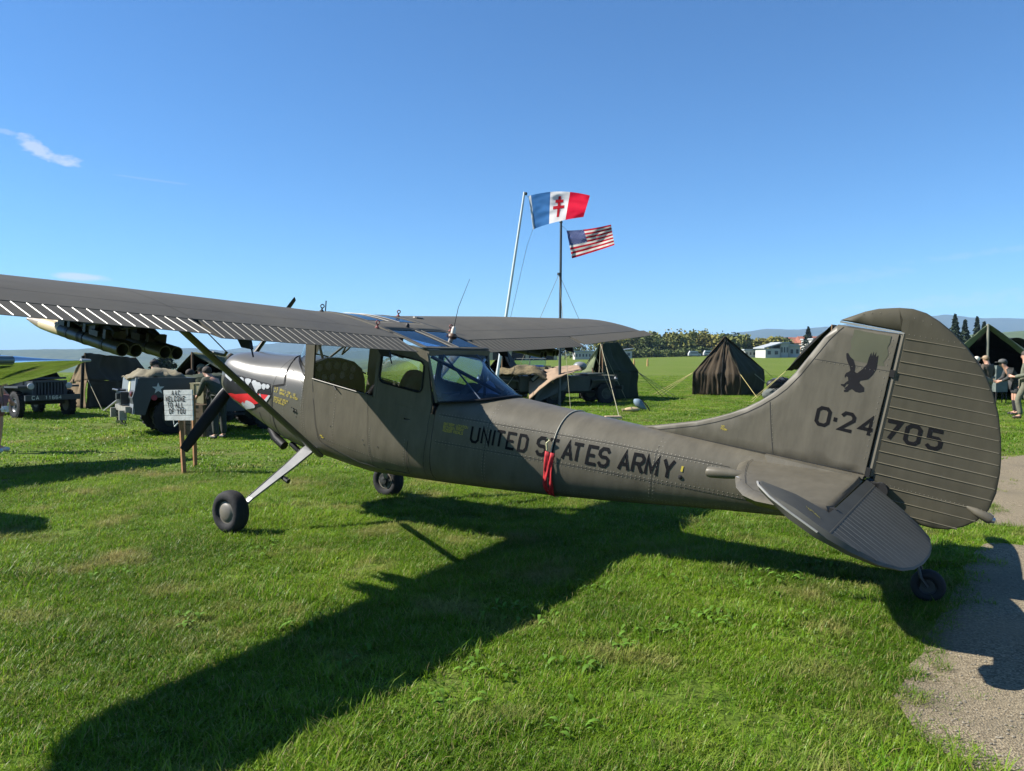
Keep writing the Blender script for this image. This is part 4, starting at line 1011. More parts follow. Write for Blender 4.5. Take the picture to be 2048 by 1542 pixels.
# ---- rockets hung under the wings (things of their own)
def rocket(y, z, x0, x1, lab):
    r = thing('rocket', lab, 'rocket', group='rockets hung under the wings')
    r.matrix_world = PM @ Matrix.Translation((x0, y, z))
    L = x1 - x0; R = .046
    mb = MB(); mb.lathe([(0, R), (.58 * L, R), (.60 * L, R), (.60 * L, R * .6)], (0, 0, 0), (1, 0, 0), 24, cap=False); mb.lathe([(.012, R * .86), (.30, R * .86)], (0, 0, 0), (1, 0, 0), 24, cap=False)
    mb.lathe([(0, R), (.0, R * .86)], (0, 0, 0), (1, 0, 0), 24, cap=False)
    mb.build('rocket_body', mat('rocket_olive', (.062, .058, .034), rough=.35, var=.15), r, smooth=True, angle=50)
    mb = MB(); mb.lathe([(.28, R * .84), (.282, .001)], (0, 0, 0), (1, 0, 0), 20, cap=False); mb.build('motor_nozzle', M_gap, r)
    mb = MB(); mb.lathe([(.595 * L, R * .98), (.70 * L, R * 1.0), (.815 * L, R * .90)], (0, 0, 0), (1, 0, 0), 24, cap=False); mb.build('rocket_nose', M_cream, r, smooth=True)
    mb = MB(); mb.lathe([(.815 * L, R * .90), (.88 * L, R * .70), (.95 * L, R * .40), (.975 * L, R * .22), (.98 * L, R * .26), (1.0 * L, R * .16)], (0, 0, 0), (1, 0, 0), 24); mb.build('rocket_tip', M_tan, r, smooth=True)
    mb = MB(); mb.lathe([(.33 * L, R * 1.01), (.40 * L, R * 1.01)], (0, 0, 0), (1, 0, 0), 24, cap=False); mb.build('rocket_band', M_black, r)
    for xx in (.14, .34, .50):
        mb = MB(); mb.lathe([(xx * L, R * 1.06), (xx * L + .03, R * 1.06)], (0, 0, 0), (1, 0, 0), 20); mb.box((xx * L + .015, 0, R + .025), (.03, .05, .06)); mb.build('rocket_clamp', M_darkmetal, r)
    return r
for s in (1, -1):
    if s > 0:
        labs = ['outermost rocket under the near left wing with its cream nose in clear view', 'second rocket inboard under the near left wing, beside the outermost one', 'third rocket inboard under the near left wing, outer one of the pair at the strut', 'innermost rocket under the near left wing, next to the wing strut']
    else:
        labs = ['outermost rocket under the far right wing, above the tan jeep', 'second rocket inboard under the far right wing', 'third rocket inboard under the far right wing', 'innermost rocket under the far right wing, in line with the dark flagpole']
    for (y, z, x0, x1), lb in zip(((3.02, 1.945, -.93, .27), (2.925, 1.94, -.93, .27), (2.705, 1.928, -.93, .27), (2.612, 1.922, -.93, .27)), labs): rocket(y * s, z, x0, x1, lb)

# ---- control lock strap and red streamer round the tail cone
def girth(x, a0, a1, n=26, off=.006):
    """points round the fuselage section at x, angle from the ridge down the port side"""
    _, zt, zw, zb, w, nu, nl = station(x); out = []
    for i in range(n + 1):
        a = math.radians(a0 + (a1 - a0) * i / n); c, s_ = math.cos(a), math.sin(a); e = 2 / (nu if c >= 0 else nl)
        out.append(Vector((x, (w + off) * math.copysign(abs(s_) ** e, s_), zw + ((zt + off - zw) if c >= 0 else (zw - zb + off)) * math.copysign(abs(c) ** e, c))))
    return out
str_ = thing('control_lock_strap', 'thin cable looped round the rear fuselage with a hanging red streamer', 'strap')
str_.matrix_world = PM @ Matrix.Translation((-2.82, 0, 0))
for i in range(1): pass
def loc(ps): return [p - Vector((-2.82, 0, 0)) for p in ps]
mb = MB(); mb.tube(loc(girth(-2.82, -60, 178, 50, .005)), .0048, 6); mb.build('cable', mat('cable_grey', (.30, .28, .22), rough=.5), str_, smooth=True)
M_stream = mat('streamer_red', (.38, .010, .016), rough=.75, var=.2, scale=25)
G = girth(-2.82, 88, 150, 20, .012)
for (dx0, dx1) in ((.046, .003), (-.004, -.042)):
    mb = MB(); mb.grid(lambda u, v: G[min(20, int(round(v * 20)))] - Vector((-2.82, 0, 0)) + Vector((dx0 + (dx1 - dx0) * u + .006 * math.sin(v * 9 + dx0 * 60) - v * .02, .006 + .006 * math.sin(v * 11 + u * 4), 0)), 4, 20)
    mb.build('red_streamer', M_stream, str_, smooth=True, solid=.002)
mb = MB(); g0 = G[0] - Vector((-2.82, 0, 0)); mb.tube([g0 + Vector((.03, .01, .01)), g0 + Vector((.045, .012, .07)), g0 + Vector((.02, .012, .10)), g0 + Vector((.05, .012, .11))], .008, 6); mb.build('strap_clip', mat('clip_yellow', (.42, .40, .22), rough=.5), str_)

# ------------------------------------------------------------------ the place
def at(px, py, Y):
    """world point seen at photograph pixel (px, py) at depth Y"""
    r = F + Rr * ((px - 1024) / 1578.43) - Uu * ((py - 771) / 1578.43)
    return Vector((0, 0, CAM_H)) + r * (Y / r.y)
def sstep(a, b, x):
    t = min(1, max(0, (x - a) / (b - a))); return t * t * (3 - 2 * t)
def gz(x, y):
    """ground height: flat airfield that rises very gently towards the trees on the right"""
    rise = sstep(60, 330, y) * sstep(-10, 120, x) * 2.6
    rise -= 30 * sstep(72, 270, y) * sstep(.10, .26, -x / max(y, 1)) if y > 60 else 0      # the airfield plateau drops away to the valley on the left
    return rise + (.02 * noise.noise(Vector((x * .35, y * .35, 2))) if y < 60 else 0)

# ---- ground sheet
def axis(a, b, near, k):
    out = [0.0]; s_ = near
    while out[-1] < b: out.append(out[-1] + s_); s_ *= k
    neg = []; v = 0.0; s_ = near
    while v > a: v -= s_; s_ *= k; neg.append(v)
    return sorted(neg + out)
gx = axis(-9000, 9000, .5, 1.14); gy = axis(-400, 12000, .5, 1.13)
vs = [(x, y, gz(x, y)) for y in gy for x in gx]; nx = len(gx)
fs = [(j * nx + i, j * nx + i + 1, (j + 1) * nx + i + 1, (j + 1) * nx + i) for j in range(len(gy) - 1) for i in range(nx - 1)]
m = bpy.data.materials.new('grass_ground'); m.use_nodes = True; N = m.node_tree.nodes; Lk = m.node_tree.links; b = N["Principled BSDF"]
b.inputs['Roughness'].default_value = .95; b.inputs['Specular IOR Level'].default_value = .1
t = N.new("ShaderNodeTexCoord")
def nz_(scale, det=5, vec=None, stretch=None):
    n = N.new("ShaderNodeTexNoise"); n.inputs['Scale'].default_value = scale; n.inputs['Detail'].default_value = det
    if stretch:
        mp_ = N.new("ShaderNodeMapping"); mp_.inputs['Scale'].default_value = stretch; Lk.new(t.outputs['Object'], mp_.inputs[0]); Lk.new(mp_.outputs[0], n.inputs['Vector'])
    else: Lk.new(t.outputs['Object'], n.inputs['Vector'])
    return n.outputs[0]
def mr(v, a, b_, c=0, d=1):
    r = N.new("ShaderNodeMapRange"); Lk.new(v, r.inputs[0]); r.inputs[1].default_value = a; r.inputs[2].default_value = b_; r.inputs[3].default_value = c; r.inputs[4].default_value = d; return r.outputs[0]
def mixc_(f, a, b_):
    x = N.new("ShaderNodeMix"); x.data_type = 'RGBA'
    Lk.new(f, x.inputs[0]) if not isinstance(f, float) else None
    for i, c in ((6, a), (7, b_)):
        if isinstance(c, tuple): x.inputs[i].default_value = (*c, 1)
        else: Lk.new(c, x.inputs[i])
    return x.outputs[2]
sp = N.new("ShaderNodeSeparateXYZ"); Lk.new(t.outputs['Object'], sp.inputs[0])
c_near = mixc_(mr(nz_(9, 8), .35, .65), (.045, .078, .008), (.10, .145, .018))
c_near = mixc_(mr(nz_(.9, 6), .56, .72), c_near, (.120, .105, .045))
c_far = mixc_(mr(nz_(.12, 8, stretch=(1, .35, 1)), .3, .7), (.092, .134, .014), (.122, .158, .026))
c_far = mixc_(mr(nz_(.6, 8, stretch=(1, .3, 1)), .52, .78), c_far, (.15, .150, .055))
c_far = mixc_(mr(nz_(5, 8), .38, .75), c_far, (.066, .105, .012))
c_field = mixc_(mr(sp.outputs[1], 12, 30), c_near, c_far)
# farmland beyond the airfield
vo = N.new("ShaderNodeTexVoronoi"); vo.inputs['Scale'].default_value = .004; Lk.new(t.outputs['Object'], vo.inputs['Vector'])
c_farm = mixc_(mr(nz_(.012, 8), .42, .58), (.018, .032, .014), (.085, .095, .040))
sc_ = N.new("ShaderNodeSeparateColor"); Lk.new(vo.outputs['Color'], sc_.inputs[0])
c_farm = mixc_(sc_.outputs[0], c_farm, (.06, .085, .03))
c_all = mixc_(mr(sp.outputs[1], 520, 760), c_field, c_farm)
c_all = mixc_(mr(sp.outputs[2], -3, -12), c_all, c_farm)
Lk.new(c_all, b.inputs['Base Color'])
bp = N.new("ShaderNodeBump"); bp.inputs['Strength'].default_value = .9; bp.inputs['Distance'].default_value = .05
Lk.new(nz_(14, 8), bp.inputs['Height']); Lk.new(bp.outputs[0], b.inputs['Normal'])
mb = MB(); mb.add(vs, fs); ground = tag(mb.build('ground', m, smooth=True, recalc=False), kind='structure')

# ---- gravel path, ragged towards the grass
def ragged(pts, amp, step, seed):
    out = []
    for i in range(len(pts)):
        a, c = pts[i], pts[(i + 1) % len(pts)]; L = math.dist(a, c); k = max(1, int(L / step))
        for j in range(k):
            t_ = j / k; x, y = a[0] + (c[0] - a[0]) * t_, a[1] + (c[1] - a[1]) * t_
            out.append((x + amp * noise.noise(Vector((x * 2.3, y * 2.3, seed))) + amp * .5 * noise.noise(Vector((x * 7, y * 7, seed))), y + amp * noise.noise(Vector((x * 2.3, y * 2.3, seed + 9))) + amp * .5 * noise.noise(Vector((x * 7, y * 7, seed + 5)))))
    return out
PATH = ragged([(2.0, 1.2), (1.84, 3.17), (1.85, 3.43), (1.86, 3.67), (1.92, 3.89), (2.07, 4.14), (2.3, 4.42), (2.56, 4.83), (2.95, 5.30), (3.45, 5.95), (3.93, 6.67), (4.21, 7.0), (4.41, 7.05), (4.60, 6.95),
    (5.3, 7.1), (6.0, 7.3), (5.6, 7.75), (5.04, 7.75), (4.70, 7.90), (5.4, 9.2), (6.6, 11.2), (7.9, 13.1), (8.7, 13.4), (11, 13.9), (16, 14.6), (22, 14.8), (22, 9), (14, 5), (9, 1.2)], .10, .16, 3)
m = bpy.data.materials.new('gravel'); m.use_nodes = True; N = m.node_tree.nodes; Lk = m.node_tree.links; b = N["Principled BSDF"]; b.inputs['Roughness'].default_value = .9; b.inputs['Specular IOR Level'].default_value = .2
t = N.new("ShaderNodeTexCoord")
vo = N.new("ShaderNodeTexVoronoi"); vo.inputs['Scale'].default_value = 95; Lk.new(t.outputs['Object'], vo.inputs['Vector'])
sc_ = N.new("ShaderNodeSeparateColor"); Lk.new(vo.outputs['Color'], sc_.inputs[0])
c0 = mixc_(sc_.outputs[0], (.085, .066, .040), (.30, .246, .160))
c0 = mixc_(mr(nz_(1.6, 6), .35, .7), c0, (.185, .153, .098))
c0 = mixc_(mr(nz_(.8, 7), .52, .74, 0, .8), c0, (.105, .088, .060)); Lk.new(c0, b.inputs['Base Color'])
bp = N.new("ShaderNodeBump"); bp.inputs['Strength'].default_value = .8; bp.inputs['Distance'].default_value = .008; Lk.new(vo.outputs['Distance'], bp.inputs['Height']); Lk.new(bp.outputs[0], b.inputs['Normal'])
bm = bmesh.new(); vv = [bm.verts.new((x, y, gz(x, y) + .012)) for x, y in PATH]; bm.faces.new(vv); bmesh.ops.triangulate(bm, faces=bm.faces[:])
for _ in range(5):
    es = [e for e in bm.edges if e.calc_length() > .6]
    if not es: break
    bmesh.ops.subdivide_edges(bm, edges=es, cuts=1); bmesh.ops.triangulate(bm, faces=bm.faces[:])
for v in bm.verts: v.co.z = gz(v.co.x, v.co.y) + .014
bmesh.ops.recalc_face_normals(bm, faces=bm.faces[:])
me = bpy.data.meshes.new('gravel_path'); bm.to_mesh(me); bm.free(); me.materials.append(m)
for p in me.polygons:
    if p.normal.z < 0: p.flip()
path = bpy.data.objects.new('gravel_path', me); COL.objects.link(path); tag(path, kind='structure')
def in_path(x, y):
    c = False; n = len(PATH); j = n - 1
    for i in range(n):
        if (PATH[i][1] > y) != (PATH[j][1] > y) and x < (PATH[j][0] - PATH[i][0]) * (y - PATH[i][1]) / (PATH[j][1] - PATH[i][1]) + PATH[i][0]: c = not c
        j = i
    return c
# loose stones on the path
mb = MB()
for i in range(1500):
    y = 3.0 + 3.6 * rng.random() ** 1.3; x = 1.9 + rng.random() * (y * .67 - 1.6)
    if in_path(x, y):
        r = .0035 + .0055 * rng.random() ** 3; mb.ball((x, y, gz(x, y) + .014 + r * .4), (r, r * (.6 + .4 * rng.random()), r * .6), 5, 4)
tag(mb.build('loose_stones', mat('pebble', (.20, .175, .13), rough=.9, var=.35, scale=9)), kind='stuff')

# ---- grass blades: tufts instanced by geometry nodes
def grass_mat(name, c1, c2, cdry, dry=.12):
    m = bpy.data.materials.new(name); m.use_nodes = True; N = m.node_tree.nodes; Lk = m.node_tree.links
    b = N["Principled BSDF"]; b.inputs['Roughness'].default_value = .42; b.inputs['Specular IOR Level'].default_value = .22
    oi = N.new("ShaderNodeObjectInfo"); geo = N.new("ShaderNodeNewGeometry")
    n1 = N.new("ShaderNodeTexNoise"); n1.inputs['Scale'].default_value = .55; n1.inputs['Detail'].default_value = 4; Lk.new(geo.outputs['Position'], n1.inputs['Vector'])
    def M(f, a, b_):
        x = N.new("ShaderNodeMix"); x.data_type = 'RGBA'; Lk.new(f, x.inputs[0])
        for i, c in ((6, a), (7, b_)):
            if isinstance(c, tuple): x.inputs[i].default_value = (*c, 1)
            else: Lk.new(c, x.inputs[i])
        return x.outputs[2]
    def R(v, a, c, d=0, e=1):
        r = N.new("ShaderNodeMapRange"); Lk.new(v, r.inputs[0]); r.inputs[1].default_value = a; r.inputs[2].default_value = c; r.inputs[3].default_value = d; r.inputs[4].default_value = e; return r.outputs[0]
    c = M(oi.outputs['Random'], c1, c2)
    c = M(R(n1.outputs[0], .40, .62, 0, .9), c, tuple(a * .62 for a in c1))
    n2 = N.new("ShaderNodeTexNoise"); n2.inputs['Scale'].default_value = 1.3; n2.inputs['Detail'].default_value = 5; Lk.new(geo.outputs['Position'], n2.inputs['Vector'])
    c = M(R(n2.outputs[0], .54, .74, 0, .85), c, cdry)
    at_ = N.new("ShaderNodeAttribute"); at_.attribute_name = 'dryness'
    c = M(at_.outputs['Fac'], c, cdry)
    Lk.new(c, b.inputs['Base Color'])
    tl_ = N.new("ShaderNodeBsdfTranslucent"); Lk.new(c, tl_.inputs[0]); mx = N.new("ShaderNodeMixShader"); mx.inputs[0].default_value = .5
    Lk.new(b.outputs[0], mx.inputs[1]); Lk.new(tl_.outputs[0], mx.inputs[2]); Lk.new(mx.outputs[0], N["Material Output"].inputs[0])
    return m
GM = grass_mat('grass_blade', (.120, .255, .012), (.225, .330, .022), (.36, .30, .12))
tuft_col = bpy.data.collections.new('tufts'); far_col = bpy.data.collections.new('far_tufts')
def tuft(name, nb, rad, h0, h1, w, col, lean=.6, dry=.12):
    vs = []; fs = []; dr = []
    for i in range(nb):
        a = rng.random() * 6.283; r = rad * math.sqrt(rng.random()); p = Vector((r * math.cos(a), r * math.sin(a), -.004))
        d = rng.random() * 6.283; h = h0 + (h1 - h0) * rng.random(); le = h * lean * (.3 + rng.random()); q = Vector((math.cos(d), math.sin(d), 0)); s_ = Vector((-q.y, q.x, 0)) * w * (.6 + .8 * rng.random())
        m1 = p + Vector((0, 0, h * .55)) + q * le * .35; tp = p + Vector((0, 0, h * (1 - .25 * rng.random()))) + q * le
        b_ = len(vs); vs += [p - s_, p + s_, m1 + s_ * .8, m1 - s_ * .8, tp]; fs += [(b_, b_ + 1, b_ + 2, b_ + 3), (b_ + 3, b_ + 2, b_ + 4)]
        k = 1.0 if rng.random() < dry else 0.0; dr += [k * (.4 + .6 * rng.random())] * 5
    me = bpy.data.meshes.new(name); me.from_pydata([tuple(v) for v in vs], [], fs); me.materials.append(GM)
    a_ = me.attributes.new('dryness', 'FLOAT', 'POINT'); a_.data.foreach_set('value', dr)
    o = bpy.data.objects.new(name, me); col.objects.link(o)
for i in range(6): tuft('grass_tuft', 52, .080, .016, .042, .0021, tuft_col, 1.1)
for i in range(1): tuft('grass_tuft', 44, .075, .03, .085, .0021, tuft_col, .9, .25)
for i in range(2): tuft('clover_tuft', 40, .085, .010, .022, .0046, tuft_col, 1.6, .02)
for i in range(4): tuft('far_tuft', 60, .24, .018, .048, .0065, far_col, 1.0)
def scatter(name, pts, scl, col):
    me = bpy.data.meshes.new(name); me.from_pydata([tuple(p) for p in pts], [], [])
    a_ = me.attributes.new('sc', 'FLOAT', 'POINT'); a_.data.foreach_set('value', list(scl))
    o = bpy.data.objects.new(name, me); COL.objects.link(o)
    ng = bpy.data.node_groups.new(name, 'GeometryNodeTree'); ng.interface.new_socket('Geometry', in_out='INPUT', socket_type='NodeSocketGeometry'); ng.interface.new_socket('Geometry', in_out='OUTPUT', socket_type='NodeSocketGeometry')
    n = ng.nodes; l = ng.links
    gi = n.new('NodeGroupInput'); go = n.new('NodeGroupOutput'); ip_ = n.new('GeometryNodeInstanceOnPoints'); ci = n.new('GeometryNodeCollectionInfo')
    ci.inputs[0].default_value = col; ci.inputs['Separate Children'].default_value = True; ci.inputs['Reset Children'].default_value = True
    rv = n.new('FunctionNodeRandomValue'); rv.data_type = 'FLOAT_VECTOR'; rv.inputs[0].default_value = (-.12, -.12, 0); rv.inputs[1].default_value = (.12, .12, 6.283)
    na = n.new('GeometryNodeInputNamedAttribute'); na.data_type = 'FLOAT'; na.inputs[0].default_value = 'sc'
    ip_.inputs['Pick Instance'].default_value = True
    l.new(gi.outputs[0], ip_.inputs['Points']); l.new(ci.outputs[0], ip_.inputs['Instance']); l.new(rv.outputs[0], ip_.inputs['Rotation']); l.new(na.outputs[0], ip_.inputs['Scale']); l.new(ip_.outputs[0], go.inputs[0])
    md = o.modifiers.new('scatter', 'NODES'); md.node_group = ng
    return tag(o, kind='stuff')
def field_pts(y0, y1, dens, cap):
    pts = []; sc = []
    n = int(dens * ((y1 ** 2 - y0 ** 2) * .5 * 1.38)); n = min(n, cap)
    u = rng.random(n); Y = np.sqrt(y0 ** 2 + (y1 ** 2 - y0 ** 2) * u); X = (rng.random(n) - .5) * 1.38 * (Y + .3); rr = rng.random(n)
    for x, y, r in zip(X, Y, rr):
        if y > 35 and rng.random() < (y - 35) / 35: continue
        if y < 16 and x > 1.2 and in_path(x, y):
            e_ = .5 + .9 * noise.noise(Vector((x * 2.5, y * 2.5, 77))); k_ = .95 if not in_path(x - .10 * e_ - .02, y) else .6 if not in_path(x - .24 * e_, y) else .22 if not in_path(x - .45 * e_, y) else .012
            if r > k_: continue
        k = .72 + .45 * r + .75 * max(0, noise.noise(Vector((x * .9, y * .9, 7))))
        if noise.noise(Vector((x * 1.4, y * 1.4, 31))) > .34 and r < .82: continue      # worn patches
        pts.append((x, y, gz(x, y))); sc.append(k)
    return pts, sc
pts, sc = field_pts(2.6, 11.5, 520, 60000); scatter('grass', pts, sc, tuft_col)
pts, sc = field_pts(11.0, 70, 20, 60000); scatter('distant_grass', pts, sc, far_col)

# ---- weeds: flat rosettes of broad leaves
wm = mat('weed_leaf', (.075, .150, .016), spec=.12, rough=.7, var=.3, scale=6)
mb = MB()
spots = [(1010, 1230, 7), (1080, 1240, 6), (1420, 1240, 9), (1200, 1285, 6), (1290, 1290, 8), (1330, 1260, 7), (1570, 1155, 9), (1500, 1180, 7), (1440, 1250, 8), (1600, 1245, 5), (1140, 1345, 7), (1210, 1180, 5), (1380, 1170, 5), (560, 1090, 6), (480, 1120, 5), (240, 1150, 5), (700, 1330, 5), (900, 1400, 6), (1660, 1140, 6), (960, 1340, 6), (1120, 1445, 6), (620, 1250, 5), (80, 1010, 5), (360, 1250, 6)]
def gpt(px, py):
    r = F + Rr * ((px - 1024) / 1578.43) - Uu * ((py - 771) / 1578.43); k = CAM_H / -r.z; p = Vector((0, 0, CAM_H)) + r * k; p.z = gz(p.x, p.y); return p
for (px_, py_, n_) in spots:
    c = gpt(px_, py_)
    for j in range(n_ * 2):
        o_ = c + Vector(((rng.random() - .5) * .34, (rng.random() - .5) * .34, .012)); a = rng.random() * 6.283; L = .035 + .055 * rng.random(); w = L * .17
        d = Vector((math.cos(a), math.sin(a), 0)); s_ = Vector((-d.y, d.x, 0)); rows = []
        for k, (tt, ww, hh) in enumerate(((0, .2, 0), (.3, .8, .35), (.6, 1, .45), (.85, .6, .38), (1, .05, .25))):
            m_ = o_ + d * L * tt + Vector((0, 0, L * hh)); rows += [m_ - s_ * w * ww, m_ + s_ * w * ww]
        mb.add(rows, [(2 * k, 2 * k + 1, 2 * k + 3, 2 * k + 2) for k in range(4)])
tag(mb.build('weed_leaves', wm, smooth=True), kind='stuff')

# ---- hills and mountains
def ridge(name, prof, Y, depth, m, seed, rough=.06, nu=160):
    """terrain swell whose crest line passes the given points; slopes down towards and away from the viewer"""
    xs_ = [p[0] for p in prof]; ys_ = [p[1] for p in prof]
    def f(u, v):
        px_ = xs_[0] + (xs_[-1] - xs_[0]) * u; py_ = float(np.interp(px_, xs_, ys_)); top_ = at(px_, py_, Y)
        k = math.sin(math.pi * min(1, v * .5 + .0) ) if v <= 1 else 0
        s_ = math.sin(math.pi * v); y = Y + (v - .5) * depth; x = top_.x * (1 if v >= .5 else y / Y)
        base = -36.0; hgt = (top_.z - base)
        nzv = noise.fractal(Vector((x / hgt * .5, y / hgt * .5, seed)), 1.0, 2.0, 5) * rough * hgt
        return Vector((x, y, base + hgt * s_ ** 1.2 + nzv * s_))
    mb = MB(); mb.grid(f, nu, 24); return tag(mb.build(name, m, smooth=True, angle=80), kind='structure')
M_hill = mat('hill_green', (.020, .036, .012), rough=.95, var=.5, scale=.03, col2=(.090, .100, .040), detail=9, spec=.1)
M_mtn = mat('mountain_wood', (.022, .034, .018), rough=.95, var=.4, scale=.004, col2=(.05, .058, .03), detail=8, spec=.1)
ridge('hills', [(-700, 700), (-200, 697), (0, 700), (60, 699), (110, 699), (190, 697), (250, 699), (300, 703), (420, 712), (600, 716), (800, 718)], 3600, 1500, M_hill, 3, .05)
ridge('hills', [(120, 714), (250, 706), (330, 697), (390, 696), (440, 702), (520, 706), (620, 704), (760, 700), (900, 702), (1100, 706), (1250, 712)], 4700, 1800, M_mtn, 11, .05)
ridge('mountains', [(350, 712), (460, 699), (520, 690), (580, 683), (640, 680), (720, 684), (800, 690), (960, 697), (1150, 704), (1300, 700), (1400, 694), (1460, 668), (1500, 662), (1540, 657), (1600, 659), (1640, 654), (1700, 648), (1760, 640), (1840, 636), (1890, 631), (1930, 633), (1990, 637), (2048, 639), (2200, 645), (2700, 660)], 6600, 2400, M_mtn, 21, .035, 260)
# low green rise on the right, beyond the tents
ridge('hills', [(1700, 706), (1850, 690), (1960, 668), (2048, 662), (2200, 662), (2600, 672)], 1500, 600, mat('pasture', (.075, .10, .035), rough=.95, var=.3, scale=.02, spec=.1), 31, .02)

# ---- haze
hb = MB(); hb.box((0, 6200, 172), (30000, 22000, 500))
hz = hb.build('haze', [], recalc=True); tag(hz, kind='stuff')
m = bpy.data.materials.new('haze_air'); m.use_nodes = True; N = m.node_tree.nodes
for n in list(N):
    if n.type == 'BSDF_PRINCIPLED': N.remove(n)
pv = N.new('ShaderNodeVolumePrincipled'); pv.inputs['Color'].default_value = (.46, .71, 1.0, 1); pv.inputs['Density'].default_value = 9.5e-5; pv.inputs['Anisotropy'].default_value = 0.0
m.node_tree.links.new(pv.outputs[0], N['Material Output'].inputs['Volume'])
hz.data.materials.append(m)

# ------------------------------------------------------------------ canvas, tents
def canvas(name, c, var=.2):
    return mat(name, c, rough=.9, var=var, scale=3.0, bump=.35, bscale=9, spec=.15, detail=8)
M_cg = canvas('canvas_green', (.034, .042, .026)); M_cb = canvas('canvas_brown', (.050, .038, .025)); M_cb_sun = canvas('canvas_sunlit_brown', (.150, .108, .062))  # gable canvas: brown with the sunlight painted into its colour
M_co = canvas('canvas_olive', (.055, .056, .034)); M_cd = canvas('canvas_dark', (.016, .016, .014)); M_cg_sun = canvas('canvas_sunlit_green', (.15, .175, .10)); M_cgrey = canvas('canvas_grey_brown', (.045, .042, .038))  # light green canvas: sunlight put into the colour of sun-facing panels
M_rope = mat('rope', (.26, .24, .15), rough=.9, var=.2); M_ropey = mat('rope_straw', (.42, .36, .14), rough=.9, var=.2); M_wood = mat('wood_pole', (.17, .10, .05), rough=.8, var=.3, scale=14)
def cloth(mb, p00, p10, p11, p01, nu=10, nv=10, amp=.04, freq=5.0, seed=0, fan=False, sag=0.0):
    """patch with folds: u runs p00->p10, v runs bottom->top; folds follow v"""
    p00, p10, p11, p01 = map(Vector, (p00, p10, p11, p01)); nrm_ = (p10 - p00).cross(p01 - p00)
    if nrm_.length < 1e-6: nrm_ = (p11 - p00).cross(p01 - p00)
    nrm_.normalize()
    def f(u, v):
        p = p00.lerp(p10, u).lerp(p01.lerp(p11, u), v)
        e = 1 - v if fan else 1
        d = amp * (.4 + e) * noise.noise(Vector((u * freq, v * .8, seed))) + amp * .4 * noise.noise(Vector((u * freq * 2.3, v * 3, seed + 4)))
        d -= sag * math.sin(math.pi * v) * math.sin(math.pi * u)
        return p + nrm_ * d
    mb.grid(f, nu, nv)
def patch(root, name, m, q, **k):
    mb = MB(); cloth(mb, *[Vector(p) - root.location for p in q], **k); return mb.build(name, m, root, smooth=True, angle=75, solid=.012)
def pole(root, name, m, a, b, r=.03):
    mb = MB(); mb.tube([Vector(a) - root.location, Vector(b) - root.location], r, 8); return mb.build(name, m, root, smooth=True)
def rope(root, a, b, r=.008, m=None):
    o = pole(root, 'guy_rope', m or M_rope, a, b, r); return o
G = lambda p, y=None: Vector((p.x, p.y, gz(p.x, p.y)))
def drop(px, py, Y): p = at(px, py, Y); return Vector((p.x, p.y, gz(p.x, p.y)))
def tent(label, loc, group=None): return thing('tent', label, 'tent', G(loc), group=group)

# brown pyramid tent in mid field
P0 = at(1450, 673, 34.0); FL = at(1386, 745, 33.7); FR = at(1481, 749, 33.0); BR = at(1529, 740, 35.3); BL = at(1440, 738, 36.2)
t = tent('dark brown closed pyramid tent standing alone between the green tent and the tail fin', P0)
z0 = .0
dn = lambda p, dx=0, dy=0: Vector((p.x + dx, p.y + dy, gz(p.x, p.y)))
def tent_face(root, name, m, b0, b1, e0, e1, pk0, pk1, nu, nv, amp, freq, seed):
    """one hanging face of canvas, wall and roof in one sheet, its folds gathering at the peak"""
    o = root.location; pts = [[Vector(p) - o for p in q] for q in ((b0, b1), (e0, e1), (pk0, pk1))]; nrm_ = (pts[0][1] - pts[0][0]).cross(Vector((0, 0, 1))).normalized()
    def f(u, v):
        if v < .36: p = pts[0][0].lerp(pts[0][1], u).lerp(pts[1][0].lerp(pts[1][1], u), v / .36)
        else: p = pts[1][0].lerp(pts[1][1], u).lerp(pts[2][0].lerp(pts[2][1], u), (v - .36) / .64)
        uu = u + .05 * noise.noise(Vector((v * 2.2, u * 3, seed))); e = min(1, v * 5) * .6 + .4
        d = amp * (1 - v * .75) * e * (noise.noise(Vector((uu * freq, v * .5, seed))) + .45 * noise.noise(Vector((uu * freq * 2.7, v * 1.4, seed + 3)))) + amp * .25 * noise.noise(Vector((uu * 5, v * 7, seed + 8)))
        d += .12 * math.sin(math.pi * min(1, v / .36 * .5)) * (v < .36) + .12 * (v >= .36) * (1 - (v - .36) / .64) ** 2
        return p + nrm_ * (d - .10)
    mb = MB(); mb.grid(f, nu, nv); return mb.build(name, m, root, smooth=True, angle=80, solid=.012)
tent_face(t, 'front_canvas', M_cb, dn(FL, -.04), dn(FR, .0, -.08), FL, FR, P0 - Vector((.05, 0, 0)), P0 + Vector((.05, 0, 0)), 44, 30, .20, 10, 1)
tent_face(t, 'side_canvas', M_co, dn(FR, 0, -.08), dn(BR, .06), FR, BR, P0 + Vector((.05, -.02, 0)), P0 + Vector((.05, .1, 0)), 30, 24, .11, 7, 2)
patch(t, 'rear_roof', M_cb, (BR, BL, P0, P0 + Vector((.06, .1, 0))), seed=3); patch(t, 'side_roof', M_cb, (BL, FL, P0, P0), seed=4)
patch(t, 'side_wall', M_cb, (dn(BL), dn(FL), FL, BL), seed=7)
mb = MB(); a = FR.lerp(FL, .42); mb.tube([P0 - t.location + Vector((-.02, -.08, -.1)), a - t.location + Vector((0, -.14, -.3)), dn(a) - t.location + Vector((.03, -.16, 0))], [.02, .035, .045], 6); mb.build('door_seam', M_cd, t, smooth=True)
for (dx, dy) in ((-1.75, -.1), (-1.6, -.35), (-1.45, -.6)): rope(t, FL, dn(FL, dx, dy), .010, M_ropey)
